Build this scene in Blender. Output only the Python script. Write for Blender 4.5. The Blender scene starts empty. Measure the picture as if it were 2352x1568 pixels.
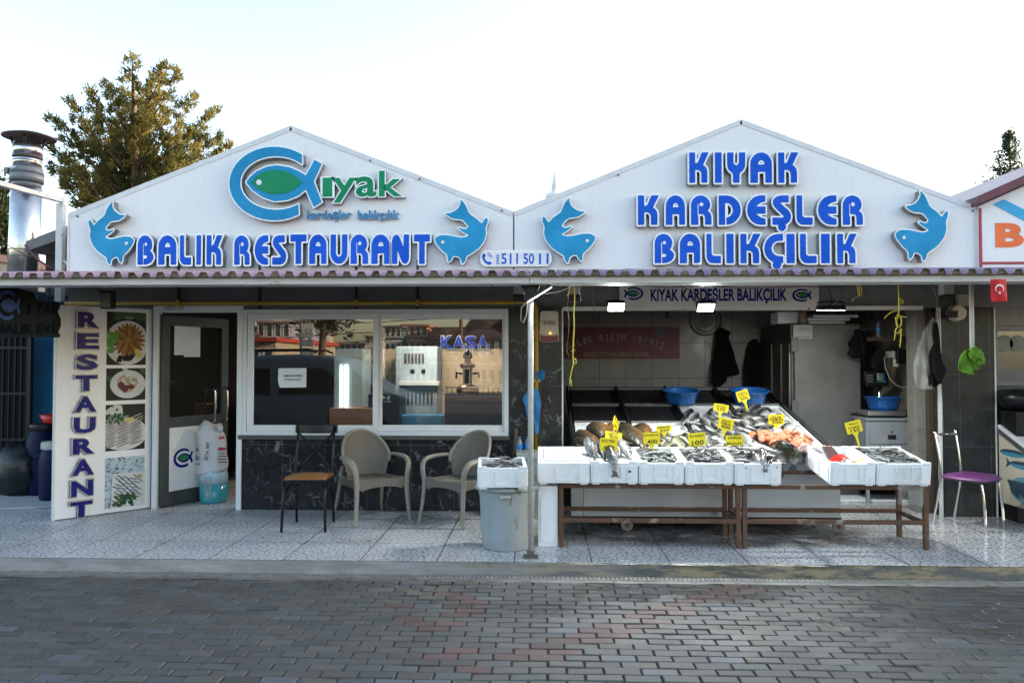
import bpy, bmesh, math, random
import numpy as np
from mathutils import Vector, Matrix, Quaternion, noise as mnoise

sc = bpy.context.scene
COL = sc.collection
R_ = math.radians

# ------------------------------------------------------------------ camera
F_, CX, CY = 1800.0, 1176.0, 784.0          # focal length and centre, in units of a 2352 px wide frame
CAM_H, YAW, PITCH = 1.55, R_(2.07), R_(1.46)
cam_d = bpy.data.cameras.new("camera")
cam_d.sensor_width = 36.0
cam_d.lens = F_ / 2352 * 36
cam_d.clip_end = 2000
cam = bpy.data.objects.new("camera", cam_d)
COL.objects.link(cam)
cam.location = (0, 0, CAM_H)
cam.rotation_euler = (math.pi / 2 + PITCH, 0, YAW)
sc.camera = cam
CR = cam.rotation_euler.to_matrix()
CO = Vector((0, 0, CAM_H))

# ------------------------------------------------------------------ world, sun, exposure
SUN_EL, SUN_AZ = R_(14), R_(74)             # azimuth clockwise from +Y towards +X
w = bpy.data.worlds.new("World")
sc.world = w
w.use_nodes = True
wn = w.node_tree
bg = wn.nodes["Background"]
sky = wn.nodes.new("ShaderNodeTexSky")
sky.sky_type = 'NISHITA'
sky.sun_disc = False
sky.sun_elevation = SUN_EL
sky.sun_rotation = SUN_AZ
sky.air_density = 1.0
sky.dust_density = 2.4
sky.ozone_density = 0.35
wn.links.new(sky.outputs[0], bg.inputs[0])
bg.inputs[1].default_value = 0.15
sl = bpy.data.lights.new("sun", 'SUN')
sl.energy = 3.4
sl.angle = R_(0.5)
sl.color = (1.0, 0.80, 0.58)
sun = bpy.data.objects.new("sun", sl)
COL.objects.link(sun)
sd = Vector((math.sin(SUN_AZ) * math.cos(SUN_EL), math.cos(SUN_AZ) * math.cos(SUN_EL), math.sin(SUN_EL)))
sun.rotation_euler = sd.to_track_quat('Z', 'Y').to_euler()
sun.location = (30, 30, 30)
sc.view_settings.view_transform = 'Standard'
sc.view_settings.look = 'None'
sc.view_settings.gamma = 1
sc.view_settings.exposure = 2.2
sc.cycles.max_bounces = 8
sc.cycles.transparent_max_bounces = 12
sc.cycles.use_denoising = True
sc.cycles.sample_clamp_indirect = 6

# ------------------------------------------------------------------ measuring helpers
def ray(px, py):
    return CR @ Vector(((px - CX) / F_, -(py - CY) / F_, -1.0))
def P(px, py, Y):                            # where a sight line meets the plane y = Y
    d = ray(px, py); t = (Y - CO.y) / d.y
    return CO + d * t
def G(px, py, z=0.0):                        # ... a level plane
    d = ray(px, py); t = (z - CO.z) / d.z
    return CO + d * t
def PL(px, py, p0, n):                       # ... any plane
    d = ray(px, py); t = (p0 - CO).dot(n) / d.dot(n)
    return CO + d * t
def XP(px, Y, z):
    a = CR.transposed() @ (Vector((0, Y, z)) - CO); b = CR.transposed() @ Vector((1, 0, 0))
    k = (px - CX) / F_
    return (-k * a.z - a.x) / (b.x + k * b.z)
def ZP(py, x, Y):
    a = CR.transposed() @ (Vector((x, Y, 0)) - CO); b = CR.transposed() @ Vector((0, 0, 1))
    k = (CY - py) / F_
    return (-k * a.z - a.y) / (b.y + k * b.z)

# ------------------------------------------------------------------ objects
def tag(o, label=None, cat=None, group=None, kind=None):
    if label: o["label"] = label
    if cat: o["category"] = cat
    if group: o["group"] = group
    if kind: o["kind"] = kind
    return o
def thing(name, label, cat, loc=(0, 0, 0), group=None):
    o = bpy.data.objects.new(name, None)
    o.empty_display_size = 0.1
    COL.objects.link(o); o.location = loc
    return tag(o, label, cat, group)
def root_of(o):
    while o.parent: o = o.parent
    return o
def link(name, me, parent=None, loc=None):
    o = bpy.data.objects.new(name, me)
    COL.objects.link(o)
    if parent: o.parent = parent
    elif loc is not None: o.location = loc
    return o
def dup(o, parent=None):
    c = o.copy(); COL.objects.link(c)
    if parent: c.parent = parent
    for ch in list(o.children): dup(ch, c)
    return c

class MB:
    """collects shapes in world coordinates, then links them as one mesh"""
    def __init__(s): s.v = []; s.f = []; s.mi = []; s.sm = []; s.M = None; s.m = 0; s.smooth = False
    def add(s, vs, fs, smooth=None):
        b = len(s.v)
        for p in vs:
            p = Vector(p)
            s.v.append(s.M @ p if s.M is not None else p)
        for f in fs:
            s.f.append([i + b for i in f]); s.mi.append(s.m); s.sm.append(s.smooth if smooth is None else smooth)
        return s
    def box(s, a, b):
        x0, y0, z0 = [min(a[i], b[i]) for i in range(3)]; x1, y1, z1 = [max(a[i], b[i]) for i in range(3)]
        return s.add([(x0, y0, z0), (x1, y0, z0), (x1, y1, z0), (x0, y1, z0), (x0, y0, z1), (x1, y0, z1), (x1, y1, z1), (x0, y1, z1)],
              [(0, 3, 2, 1), (4, 5, 6, 7), (0, 1, 5, 4), (1, 2, 6, 5), (2, 3, 7, 6), (3, 0, 4, 7)], False)
    def hexa(s, pts):                        # 8 corners, bottom ring then top ring
        return s.add(pts, [(0, 3, 2, 1), (4, 5, 6, 7), (0, 1, 5, 4), (1, 2, 6, 5), (2, 3, 7, 6), (3, 0, 4, 7)], False)
    def cyl(s, p, q, r0, r1=None, n=12, caps=True):
        if r1 is None: r1 = r0
        p = Vector(p); q = Vector(q); d = (q - p)
        if d.length < 1e-7: return s
        d.normalize()
        u = d.orthogonal().normalized(); v = d.cross(u)
        vs = []
        for c, r in ((p, r0), (q, r1)):
            for k in range(n):
                a = 2 * math.pi * k / n
                vs.append(c + (u * math.cos(a) + v * math.sin(a)) * r)
        s.add(vs, [(k, (k + 1) % n, n + (k + 1) % n, n + k) for k in range(n)], True)
        if caps:
            s.add(vs[:n], [tuple(range(n - 1, -1, -1))], False); s.add(vs[n:], [tuple(range(n))], False)
        return s
    def tube(s, pts, r, n=8, caps=True, flat=1.0, up=None):
        pts = [Vector(p) for p in pts]
        rs = r if isinstance(r, (list, tuple)) else [r] * len(pts)
        t0 = (pts[1] - pts[0]).normalized()
        u = (up - t0 * up.dot(t0)).normalized() if up is not None else t0.orthogonal().normalized()
        vs = []
        for i, p in enumerate(pts):
            t = ((pts[min(i + 1, len(pts) - 1)] - pts[max(i - 1, 0)])).normalized()
            u = (u - t * u.dot(t))
            u = u.normalized() if u.length > 1e-6 else t.orthogonal().normalized()
            v = t.cross(u)
            for k in range(n):
                a = 2 * math.pi * k / n
                vs.append(p + u * math.cos(a) * rs[i] + v * math.sin(a) * rs[i] * flat)
        fs = []
        for i in range(len(pts) - 1):
            for k in range(n):
                fs.append((i * n + k, i * n + (k + 1) % n, (i + 1) * n + (k + 1) % n, (i + 1) * n + k))
        s.add(vs, fs, True)
        if caps:
            s.add(vs[:n], [tuple(range(n - 1, -1, -1))], False); s.add(vs[-n:], [tuple(range(n))], False)
        return s
    def lathe(s, c, prof, n=24, close=True):
        c = Vector(c); vs = []; fs = []
        for r, z in prof:
            for k in range(n):
                a = 2 * math.pi * k / n
                vs.append(c + Vector((r * math.cos(a), r * math.sin(a), z)))
        for i in range(len(prof) - 1):
            for k in range(n):
                fs.append((i * n + k, i * n + (k + 1) % n, (i + 1) * n + (k + 1) % n, (i + 1) * n + k))
        s.add(vs, fs, True)
        if close:
            if prof[0][0] > 1e-5: s.add(vs[:n], [tuple(range(n - 1, -1, -1))], False)
            if prof[-1][0] > 1e-5: s.add(vs[-n:], [tuple(range(n))], False)
        return s
    def prism(s, poly, axis, a, b):          # poly in the two other axes, extruded from a to b
        def mk(p, t):
            return {'x': (t, p[0], p[1]), 'y': (p[0], t, p[1]), 'z': (p[0], p[1], t)}[axis]
        n = len(poly); vs = [mk(p, a) for p in poly] + [mk(p, b) for p in poly]
        return s.add(vs, [tuple(range(n - 1, -1, -1)), tuple(range(n, 2 * n))] + [(k, (k + 1) % n, n + (k + 1) % n, n + k) for k in range(n)], False)
    def ball(s, c, r, nu=12, nv=8):
        c = Vector(c); rr = r if isinstance(r, (tuple, list)) else (r, r, r); vs = []; fs = []
        for i in range(nv + 1):
            th = math.pi * i / nv
            for k in range(nu):
                a = 2 * math.pi * k / nu
                vs.append(c + Vector((rr[0] * math.sin(th) * math.cos(a), rr[1] * math.sin(th) * math.sin(a), rr[2] * math.cos(th))))
        for i in range(nv):
            for k in range(nu):
                fs.append((i * nu + k, (i + 1) * nu + k, (i + 1) * nu + (k + 1) % nu, i * nu + (k + 1) % nu))
        return s.add(vs, fs, True)
    def grid(s, fn, nu, nv, smooth=True):
        vs = [fn(i / nu, j / nv) for j in range(nv + 1) for i in range(nu + 1)]
        fs = [(j * (nu + 1) + i, j * (nu + 1) + i + 1, (j + 1) * (nu + 1) + i + 1, (j + 1) * (nu + 1) + i) for j in range(nv) for i in range(nu)]
        return s.add(vs, fs, smooth)
    def mesh(s, name, mats, org=Vector((0, 0, 0)), fix=True):
        me = bpy.data.meshes.new(name)
        me.from_pydata([tuple(v - org) for v in s.v], [], s.f)
        for m in (mats if isinstance(mats, (list, tuple)) else [mats]): me.materials.append(m)
        me.polygons.foreach_set("material_index", s.mi); me.polygons.foreach_set("use_smooth", s.sm)
        bm = bmesh.new(); bm.from_mesh(me)
        bmesh.ops.remove_doubles(bm, verts=bm.verts, dist=1e-6)
        if fix: bmesh.ops.recalc_face_normals(bm, faces=bm.faces)
        bm.to_mesh(me); bm.free(); me.update()
        return me
    def obj(s, name, mats, parent=None, org=None, bevel=0, fix=True, seg=2):
        o0 = root_of(parent).location if parent else Vector(org if org is not None else (0, 0, 0))
        o = link(name, s.mesh(name, mats, Vector(o0), fix), parent, None if parent else o0)
        if bevel:
            b = o.modifiers.new("bevel", 'BEVEL'); b.width = bevel; b.segments = seg; b.limit_method = 'ANGLE'; b.angle_limit = R_(40)
            b.harden_normals = False
        return o
def struct(o): return tag(o, kind="structure")

# ------------------------------------------------------------------ materials
class N:
    """tiny node-tree writer"""
    def __init__(s, name):
        s.mat = bpy.data.materials.new(name); s.mat.use_nodes = True
        s.t = s.mat.node_tree; s.b = s.t.nodes["Principled BSDF"]; s.out = s.t.nodes["Material Output"]
        s._tc = None
    def n(s, typ, **kw):
        nd = s.t.nodes.new("ShaderNode" + typ)
        for k, v in kw.items(): setattr(nd, k, v)
        return nd
    def link(s, a, b): s.t.links.new(a, b)
    def tc(s, which="Object"):
        if not s._tc: s._tc = s.n("TexCoord")
        return s._tc.outputs[which]
    def noise(s, scale, detail=4, rough=.55, co=None, dist=0):
        nd = s.n("TexNoise"); nd.inputs["Scale"].default_value = scale; nd.inputs["Detail"].default_value = detail
        nd.inputs["Roughness"].default_value = rough; nd.inputs["Distortion"].default_value = dist
        s.link(co if co is not None else s.tc(), nd.inputs["Vector"]); return nd.outputs["Fac"]
    def ramp(s, fac, stops, interp='LINEAR'):
        nd = s.n("ValToRGB"); e = nd.color_ramp.elements; nd.color_ramp.interpolation = interp
        while len(e) < len(stops): e.new(0.5)
        for i, (p, c) in enumerate(stops):
            e[i].position = p; e[i].color = (c, c, c, 1) if not isinstance(c, tuple) else (*c[:3], 1)
        s.link(fac, nd.inputs[0]); return nd.outputs[0]
    def mix(s, fac, a, b, mode='MIX'):
        nd = s.n("Mix", data_type='RGBA', blend_type=mode)
        for sock, v in ((nd.inputs[0], fac), (nd.inputs[6], a), (nd.inputs[7], b)):
            if isinstance(v, (int, float)): sock.default_value = v
            elif isinstance(v, tuple): sock.default_value = (*v[:3], 1)
            else: s.link(v, sock)
        return nd.outputs[2]
    def math(s, op, a, b=None, c=None):
        nd = s.n("Math", operation=op)
        for i, v in enumerate((a, b, c)):
            if v is None: continue
            if isinstance(v, (int, float)): nd.inputs[i].default_value = v
            else: s.link(v, nd.inputs[i])
        return nd.outputs[0]
    def sep(s, v):
        nd = s.n("SeparateXYZ"); s.link(v, nd.inputs[0]); return nd.outputs
    def comb(s, x, y, z=0.0):
        nd = s.n("CombineXYZ")
        for i, v in enumerate((x, y, z)):
            if isinstance(v, (int, float)): nd.inputs[i].default_value = v
            else: s.link(v, nd.inputs[i])
        return nd.outputs[0]
    def mapping(s, sc_=(1, 1, 1), rot=(0, 0, 0), loc=(0, 0, 0), co=None):
        nd = s.n("Mapping"); nd.inputs["Scale"].default_value = sc_; nd.inputs["Rotation"].default_value = rot; nd.inputs["Location"].default_value = loc
        s.link(co if co is not None else s.tc(), nd.inputs["Vector"]); return nd.outputs[0]
    def bump(s, h, strength=.3, dist=.01):
        nd = s.n("Bump"); nd.inputs["Strength"].default_value = strength; nd.inputs["Distance"].default_value = dist
        s.link(h, nd.inputs["Height"]); s.link(nd.outputs[0], s.b.inputs["Normal"]); return nd
    def set(s, **kw):
        names = dict(color="Base Color", rough="Roughness", metal="Metallic", spec="Specular IOR Level", alpha="Alpha",
                     trans="Transmission Weight", emit="Emission Color", estr="Emission Strength", coat="Coat Weight", sss="Subsurface Weight", ior="IOR")
        for k, v in kw.items():
            sk = s.b.inputs[names[k]]
            if isinstance(v, (int, float)): sk.default_value = v
            elif isinstance(v, tuple): sk.default_value = (*v[:3], 1)
            else: s.link(v, sk)
        return s.mat

def pm(name, c1, c2=None, scale=8, rough=.5, metal=0.0, bump=.0, bscale=None, rvar=.12, spots=None, sscale=12, sthr=.62, grime=None, spec=.5, stretch=None, coat=0):
    """a painted / plain surface with uneven colour, gloss and relief; spots = colour of wear patches with a hard edge"""
    m = N(name)
    co = m.mapping(stretch) if stretch else m.tc()
    f = m.noise(scale, 5, .6, co)
    if c2 is None: c2 = tuple(x * .82 for x in c1)
    col = m.mix(m.ramp(f, [(.3, 0.0), (.7, 1.0)]), c1, c2)
    if spots:
        g = m.noise(sscale, 6, .65, co)
        col = m.mix(m.ramp(g, [(sthr, 0.0), (sthr + .06, 1.0)]), col, spots)
    r = m.noise(scale * 2.3, 3)
    m.set(color=col, rough=m.math('ADD', m.math('MULTIPLY', m.math('SUBTRACT', r, .5), rvar * 2), rough), metal=metal, spec=spec, coat=coat)
    if bump: m.bump(m.noise(bscale or scale * 6, 4), bump, .006)
    return m.mat
def flat(name, c, rough=.5, metal=0.0, **k): return pm(name, c, tuple(x * .88 for x in c), 14, rough, metal, **k)
# ------------------------------------------------------------------ shared materials
M = {}
M['white_panel'] = None
def streaked(name, base, dirt, amt=.5):
    m = N(name)
    st = m.noise(3.0, 6, .6, m.mapping((9, 9, .9)))
    fine = m.noise(60, 3, .6, m.mapping((1, 1, .25)))
    spots = m.noise(7, 6, .7)
    f = m.math('MULTIPLY', m.ramp(st, [(.52, 0.0), (.75, 1.0)]), amt)
    col = m.mix(f, base, dirt)
    col = m.mix(m.ramp(m.math('MULTIPLY', spots, m.ramp(fine, [(.4, .6), (.7, 1.0)])), [(.6, 0.0), (.66, .55)]), col, tuple(x * .8 for x in dirt))
    m.set(color=col, rough=m.ramp(spots, [(.3, .32), (.7, .5)]), spec=.5)
    m.bump(m.noise(1.4, 3), .25, .02)
    return m.mat
M['gable'] = streaked('white_composite_panel', (.76, .765, .78), (.52, .50, .47), .20)
M['trim'] = pm('white_trim', (.70, .71, .73), (.58, .59, .60), 6, .4, spots=(.34, .32, .29), sscale=18, sthr=.66)
M['white_alu'] = pm('white_aluminium', (.74, .75, .77), (.66, .67, .69), 5, .35, bump=.03)
M['white_metal'] = pm('white_painted_metal', (.70, .71, .70), (.55, .56, .54), 9, .45, spots=(.26, .13, .06), sscale=14, sthr=.64)
m = N('fascia_paint')
rust = m.ramp(m.math('MULTIPLY', m.noise(2.2, 6, .7), m.noise(16, 5, .7, m.mapping((.5, 1, 1)))), [(.345, 0.0), (.39, 1.0)])
z = m.noise(9, 6, .7, m.mapping((.3, 1, 3)))
col = m.mix(m.ramp(z, [(.35, 0.0), (.7, 1.0)]), (.62, .59, .57), (.44, .41, .39))
col = m.mix(rust, col, m.mix(m.noise(40, 3), (.30, .14, .05), (.50, .28, .12)))
m.set(color=col, rough=.5); m.bump(m.noise(30, 4), .15, .004)
M['fascia'] = m.mat
M['roof_pink'] = pm('faded_pink_roof_sheet', (.36, .24, .33), (.28, .19, .27), 5, .55, spots=(.20, .15, .17), sscale=20, sthr=.62)
M['sheet_edge'] = pm('weathered_sheet_edge', (.10, .085, .07), (.17, .12, .08), 30, .8, bump=.4, spots=(.03, .028, .025), sscale=40, sthr=.55)
M['foam_filler'] = pm('dirty_foam_filler', (.17, .135, .09), (.10, .085, .06), 35, .85, bump=.5, spots=(.33, .20, .09), sscale=50, sthr=.6)
M['dark_soffit'] = pm('dark_soffit', (.12, .125, .13), (.08, .085, .09), 4, .7, bump=.1)
M['grey_panel'] = pm('grey_wall_panel', (.17, .173, .178), (.125, .128, .132), 5, .6, bump=.12)
M['black_strap'] = flat('black_strap', (.02, .02, .02), .6)
# dark marble with white veins, tiled 0.6 m wide
def marble(name, base, vein, amount, joint_x=.45, joint_z=.70, dirty=False):
    m = N(name)
    co = m.tc()
    warp = m.noise(2.2, 5, .6)
    wv = m.n("Vector" + "Math") if False else None
    mp = m.mapping((1, 1, 1), (0, .5, .3))
    nn = m.n("TexNoise"); nn.inputs["Scale"].default_value = 3.0; nn.inputs["Detail"].default_value = 4
    m.link(co, nn.inputs["Vector"])
    add = m.n("VectorMath", operation='MULTIPLY_ADD'); m.link(nn.outputs["Color"], add.inputs[0]); add.inputs[1].default_value = (.5, .5, .5); m.link(mp, add.inputs[2])
    def veins(scale, width, seed):
        mpp = m.mapping((1, 1, .55), (0, seed * .4, 0), (seed * 3.1, 0, seed), add.outputs[0])
        v = m.n("TexVoronoi", feature='DISTANCE_TO_EDGE'); v.inputs["Scale"].default_value = scale; m.link(mpp, v.inputs["Vector"])
        line = m.ramp(v.outputs["Distance"], [(0.0, 1.0), (width, 0.0)])
        br = m.ramp(m.noise(4 + seed, 4, .6, m.mapping(loc=(seed, seed, 0))), [(.50, 0.0), (.64, 1.0)])
        return m.math('MULTIPLY', line, br)
    v = m.math('MAXIMUM', veins(3.2, .035, 1), m.math('MULTIPLY', veins(8, .05, 2), .7))
    v = m.math('MULTIPLY', v, amount)
    cloud = m.ramp(m.noise(6, 7, .7), [(.4, 0.0), (.75, 1.0)])
    col = m.mix(cloud, base, tuple(x * 1.9 + .004 for x in base))
    col = m.mix(v, col, vein)
    xyz = m.sep(co)
    fx = m.math('ABSOLUTE', m.math('SUBTRACT', m.math('FRACT', m.math('DIVIDE', xyz[0], joint_x)), .5))
    fz = m.math('ABSOLUTE', m.math('SUBTRACT', m.math('FRACT', m.math('DIVIDE', m.math('ADD', xyz[2], .02), joint_z)), .5))
    jx = m.math('GREATER_THAN', fx, .5 - .0018 / joint_x); jz = m.math('GREATER_THAN', fz, .5 - .0018 / joint_z)
    j = m.math('MAXIMUM', jx, jz)
    col = m.mix(j, col, (.11, .11, .11))
    if dirty:
        d = m.ramp(m.noise(5, 6, .7, m.mapping((2, 2, .6))), [(.48, 0.0), (.6, 1.0)])
        col = m.mix(m.math('MULTIPLY', d, .6), col, (.035, .034, .022))
    m.set(color=col, rough=m.ramp(m.noise(9, 4), [(.3, .14), (.8, .34)]), spec=.3)
    m.bump(j, .3, -.002)
    return m.mat
M['marble'] = marble('dark_veined_marble', (.014, .014, .016), (.40, .40, .41), .6)
M['marble_pier'] = marble('dark_pier_marble', (.020, .021, .022), (.34, .34, .34), .6, 1.2, .66)
M['column_tile'] = marble('dark_column_tile', (.022, .0235, .026), (.07, .07, .07), .15, .30, .72, True)
M['granite'] = pm('grey_granite_ledge', (.10, .098, .095), (.05, .05, .05), 60, .35)
# glazed wall tiles
def tiles(name, c, grout, sx, sz, off=(0, 0), stain=None):
    m = N(name)
    xyz = m.sep(m.tc())
    hx = m.math('ADD', xyz[0], xyz[1])
    ux = m.math('DIVIDE', m.math('ADD', hx, off[0]), sx); uz = m.math('DIVIDE', m.math('ADD', xyz[2], off[1]), sz)
    fx = m.math('ABSOLUTE', m.math('SUBTRACT', m.math('FRACT', ux), .5)); fz = m.math('ABSOLUTE', m.math('SUBTRACT', m.math('FRACT', uz), .5))
    j = m.math('MAXIMUM', m.math('GREATER_THAN', fx, .5 - .004 / sx), m.math('GREATER_THAN', fz, .5 - .004 / sz))
    wn_ = m.n("TexWhiteNoise", noise_dimensions='2D'); m.link(m.comb(m.math('FLOOR', ux), m.math('FLOOR', uz)), wn_.inputs["Vector"])
    col = m.mix(m.math('MULTIPLY', wn_.outputs["Value"], .35), c, tuple(x * .7 for x in c))
    col = m.mix(m.ramp(m.noise(4, 6, .65), [(.45, 0.0), (.8, .6)]), col, tuple(x * .55 for x in c))
    if stain: col = m.mix(m.ramp(m.noise(2.6, 5, .6, m.mapping((1, 1, .8), loc=(3, 1, 0))), [(.60, 0.0), (.70, .6)]), col, stain)
    col = m.mix(j, col, grout)
    m.set(color=col, rough=m.ramp(m.noise(5, 4), [(.3, .22), (.8, .5)]))
    m.bump(j, .25, -.003)
    return m.mat
M['shop_tile'] = tiles('grey_wall_tile', (.20, .193, .182), (.02, .02, .02), .345, .46, (.12, .05), (.30, .21, .15))
M['cream_tile'] = tiles('cream_wall_tile', (.42, .37, .31), (.08, .07, .06), .25, 1.0, (0, .2))
# floor tiles with a crackle pattern
m = N('crackle_floor_tile')
co = m.tc(); xyz = m.sep(co)
nz = m.n("TexNoise"); nz.inputs["Scale"].default_value = 14; m.link(co, nz.inputs["Vector"])
ad = m.n("VectorMath", operation='MULTIPLY_ADD'); m.link(nz.outputs["Color"], ad.inputs[0]); ad.inputs[1].default_value = (.05, .05, 0); m.link(co, ad.inputs[2])
vo = m.n("TexVoronoi", feature='DISTANCE_TO_EDGE', voronoi_dimensions='2D'); vo.inputs["Scale"].default_value = 19; m.link(m.mapping((1, .9, 1), co=ad.outputs[0]), vo.inputs["Vector"])
br = m.ramp(m.noise(38, 2), [(.34, 0.0), (.46, 1.0)])
crack = m.math('MULTIPLY', m.ramp(vo.outputs["Distance"], [(.045, 1.0), (.105, 0.0)]), br)
fx = m.math('ABSOLUTE', m.math('SUBTRACT', m.math('FRACT', m.math('DIVIDE', m.math('ADD', xyz[0], .205), .602)), .5))
fy = m.math('ABSOLUTE', m.math('SUBTRACT', m.math('FRACT', m.math('DIVIDE', m.math('SUBTRACT', xyz[1], 6.70), .602)), .5))
joint = m.math('MAXIMUM', m.math('GREATER_THAN', fx, .4925), m.math('GREATER_THAN', fy, .4940))
mott = m.noise(2.2, 6, .6)
base = m.mix(m.ramp(mott, [(.3, 0.0), (.75, 1.0)]), (.62, .63, .64), (.48, .49, .50))
col = m.mix(m.math('MULTIPLY', crack, .80), base, (.06, .06, .06))
col = m.mix(joint, col, (.03, .03, .028))
# grime trodden and washed out under the stall
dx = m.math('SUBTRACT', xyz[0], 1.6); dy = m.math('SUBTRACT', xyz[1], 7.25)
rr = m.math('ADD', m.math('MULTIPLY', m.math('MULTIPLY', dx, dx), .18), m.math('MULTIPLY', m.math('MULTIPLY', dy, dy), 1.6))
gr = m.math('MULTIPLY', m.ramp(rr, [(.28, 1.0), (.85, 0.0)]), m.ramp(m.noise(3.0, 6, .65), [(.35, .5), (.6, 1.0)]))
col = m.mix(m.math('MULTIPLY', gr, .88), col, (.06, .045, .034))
wet = m.ramp(m.math('ADD', m.noise(1.3, 4, .6), m.math('MULTIPLY', xyz[0], .06)), [(.40, 0.0), (.58, 1.0)])
m.set(color=col, rough=m.mix(wet, (.42, .42, .42), (.14, .14, .14)), spec=.5)
m.bump(m.math('MULTIPLY', m.math('MAXIMUM', crack, joint), -1.0), .35, .002)
M['floor'] = m.mat
# kerb concrete with algae and mineral stains
m = N('stained_kerb_concrete')
xyz = m.sep(m.tc())
a = m.noise(2.2, 7, .7, m.mapping((1, 3, 5)))
b = m.noise(5, 6, .7, m.mapping((.6, 3, 3), loc=(3, 2, 1)))
right = m.ramp(m.math('ADD', m.math('MULTIPLY', xyz[0], .16), m.math('MULTIPLY', m.noise(1.5, 3), .5)), [(.05, 0.0), (.42, 1.0)])
dry = m.mix(m.ramp(a, [(.35, 0.0), (.65, 1.0)]), (.17, .17, .165), (.30, .29, .28))
wetc = m.mix(m.ramp(b, [(.40, 0.0), (.52, 1.0)]), (.035, .042, .018), (.21, .16, .085))
wetc = m.mix(m.ramp(a, [(.47, 0.0), (.58, 1.0)]), wetc, (.055, .055, .048))
col = m.mix(right, dry, wetc)
m.set(color=col, rough=m.mix(right, (.75, .75, .75), (.22, .22, .22)))
m.bump(m.noise(14, 6, .7), .6, .01)
M['kerb'] = m.mat
M['grate'] = pm('galvanised_grate', (.42, .42, .40), (.26, .25, .23), 14, .4, .6)
M['black'] = flat('black_void', (.004, .004, .004), .8, spec=.1)
# pavers: colour comes from a per-block attribute
m = N('concrete_paver')
at = m.n("Attribute", attribute_name="tint")
spk = m.noise(220, 3, .7); cl = m.noise(5, 6, .65)
c = m.mix(m.ramp(cl, [(.3, .0), (.75, .55)]), at.outputs["Color"], m.mix(.5, at.outputs["Color"], (.05, .05, .048)))
c = m.mix(m.ramp(spk, [(.30, .55), (.5, 0.0), (.70, .35)]), c, m.mix(m.ramp(spk, [(.49, 0.0), (.51, 1.0)]), (.03, .03, .03), (.30, .29, .27)))
xyz = m.sep(m.tc())
wet = m.ramp(m.math('ADD', m.math('ADD', m.noise(.9, 4, .6), m.math('MULTIPLY', m.math('SUBTRACT', xyz[1], 5.2), .14)), m.math('MULTIPLY', xyz[0], .04)), [(.40, 0.0), (.62, 1.0)])
c = m.mix(m.math('MULTIPLY', wet, .7), c, m.mix(.5, c, (.02, .02, .018)))
m.set(color=c, rough=m.mix(wet, (.62, .62, .62), (.24, .24, .24)), spec=.5)
m.bump(m.noise(160, 5, .75), .55, .004)
M['paver'] = m.mat
M['joint_sand'] = pm('joint_sand', (.045, .043, .038), (.025, .025, .022), 40, .9, bump=.4)
M['cement'] = pm('cement_band', (.20, .195, .18), (.11, .105, .10), 5, .6, bump=.5, spots=(.07, .065, .06), sscale=6, sthr=.55)
M['asphalt'] = pm('far_road', (.05, .05, .049), (.035, .035, .035), 30, .85, bump=.3)
# sign materials
def film(name, c, var=.12):
    m = N(name)
    f = m.noise(2.4, 4, .6)
    col = m.mix(m.ramp(f, [(.35, 0.0), (.7, 1.0)]), c, tuple(min(1, x * (1 + var * 2) + var * .08) for x in c))
    m.set(color=col, rough=m.ramp(m.noise(6, 4), [(.3, .2), (.7, .34)]), spec=.12)
    m.bump(m.noise(11, 2), .05, .01)
    return m.mat
M['blue'] = film('royal_blue_film', (.002, .078, .50))
M['sky_blue'] = film('sky_blue_film', (.012, .22, .44))
M['fish_blue'] = film('turquoise_film', (.010, .22, .42), .2)
M['green'] = film('green_film', (.002, .20, .085))
M['navy'] = film('navy_film', (.004, .008, .135))
M['rim'] = pm('white_metal_rim', (.78, .79, .80), (.70, .71, .72), 8, .28, .25)
M['return'] = pm('brushed_metal_return', (.36, .36, .36), (.22, .22, .22), 10, .42, .7, spots=(.10, .095, .09), sscale=12, sthr=.6)
M['paint_white'] = flat('white_paint', (.78, .79, .80), .45)
M['chrome'] = pm('chrome', (.78, .78, .78), (.66, .65, .62), 20, .12, 1.0, spots=(.20, .12, .07), sscale=40, sthr=.72)
M['steel'] = pm('brushed_stainless', (.46, .46, .46), (.36, .36, .36), 5, .38, .85, stretch=(1, 1, 12))
M['steel_dark'] = pm('dull_dark_steel', (.17, .165, .16), (.11, .108, .105), 6, .45, .6)
M['tray_dark'] = pm('black_plastic_tray', (.010, .010, .011), (.016, .016, .017), 10, .4, spec=.3)
M['tray_white'] = pm('wet_white_tray', (.66, .68, .68), (.56, .58, .58), 9, .22, bump=.1)
M['rust'] = pm('rusty_steel', (.13, .062, .034), (.075, .042, .028), 14, .8, .1, bump=.5, spots=(.27, .24, .20), sscale=7, sthr=.60)
M['foam'] = pm('white_foam', (.80, .82, .83), (.74, .76, .78), 10, .55, bump=.25, bscale=180, spots=(.62, .62, .58), sscale=5, sthr=.68)
M['blue_basin'] = pm('blue_basin_plastic', (.010, .085, .30), (.012, .10, .34), 12, .28)
M['yellow'] = pm('yellow_tag_card', (.86, .70, .010), (.80, .63, .008), 9, .4)
M['ink'] = flat('black_marker_ink', (.012, .012, .012), .5)
M['yellow_pipe'] = pm('yellow_gas_paint', (.46, .27, .012), (.36, .20, .012), 14, .4, spots=(.09, .05, .02), sscale=26, sthr=.62)
M['yellow_rope'] = pm('yellow_rope', (.62, .56, .04), (.46, .40, .03), 60, .6, bump=.5)
M['dark_wood'] = pm('dark_wood', (.10, .06, .04), (.06, .038, .026), 9, .6)
M['black_metal'] = pm('black_painted_metal', (.006, .0065, .008), (.011, .0115, .013), 9, .34, spec=.3)
M['tan'] = pm('tan_seat_vinyl', (.36, .16, .045), (.28, .12, .035), 9, .4, bump=.1)
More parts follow.
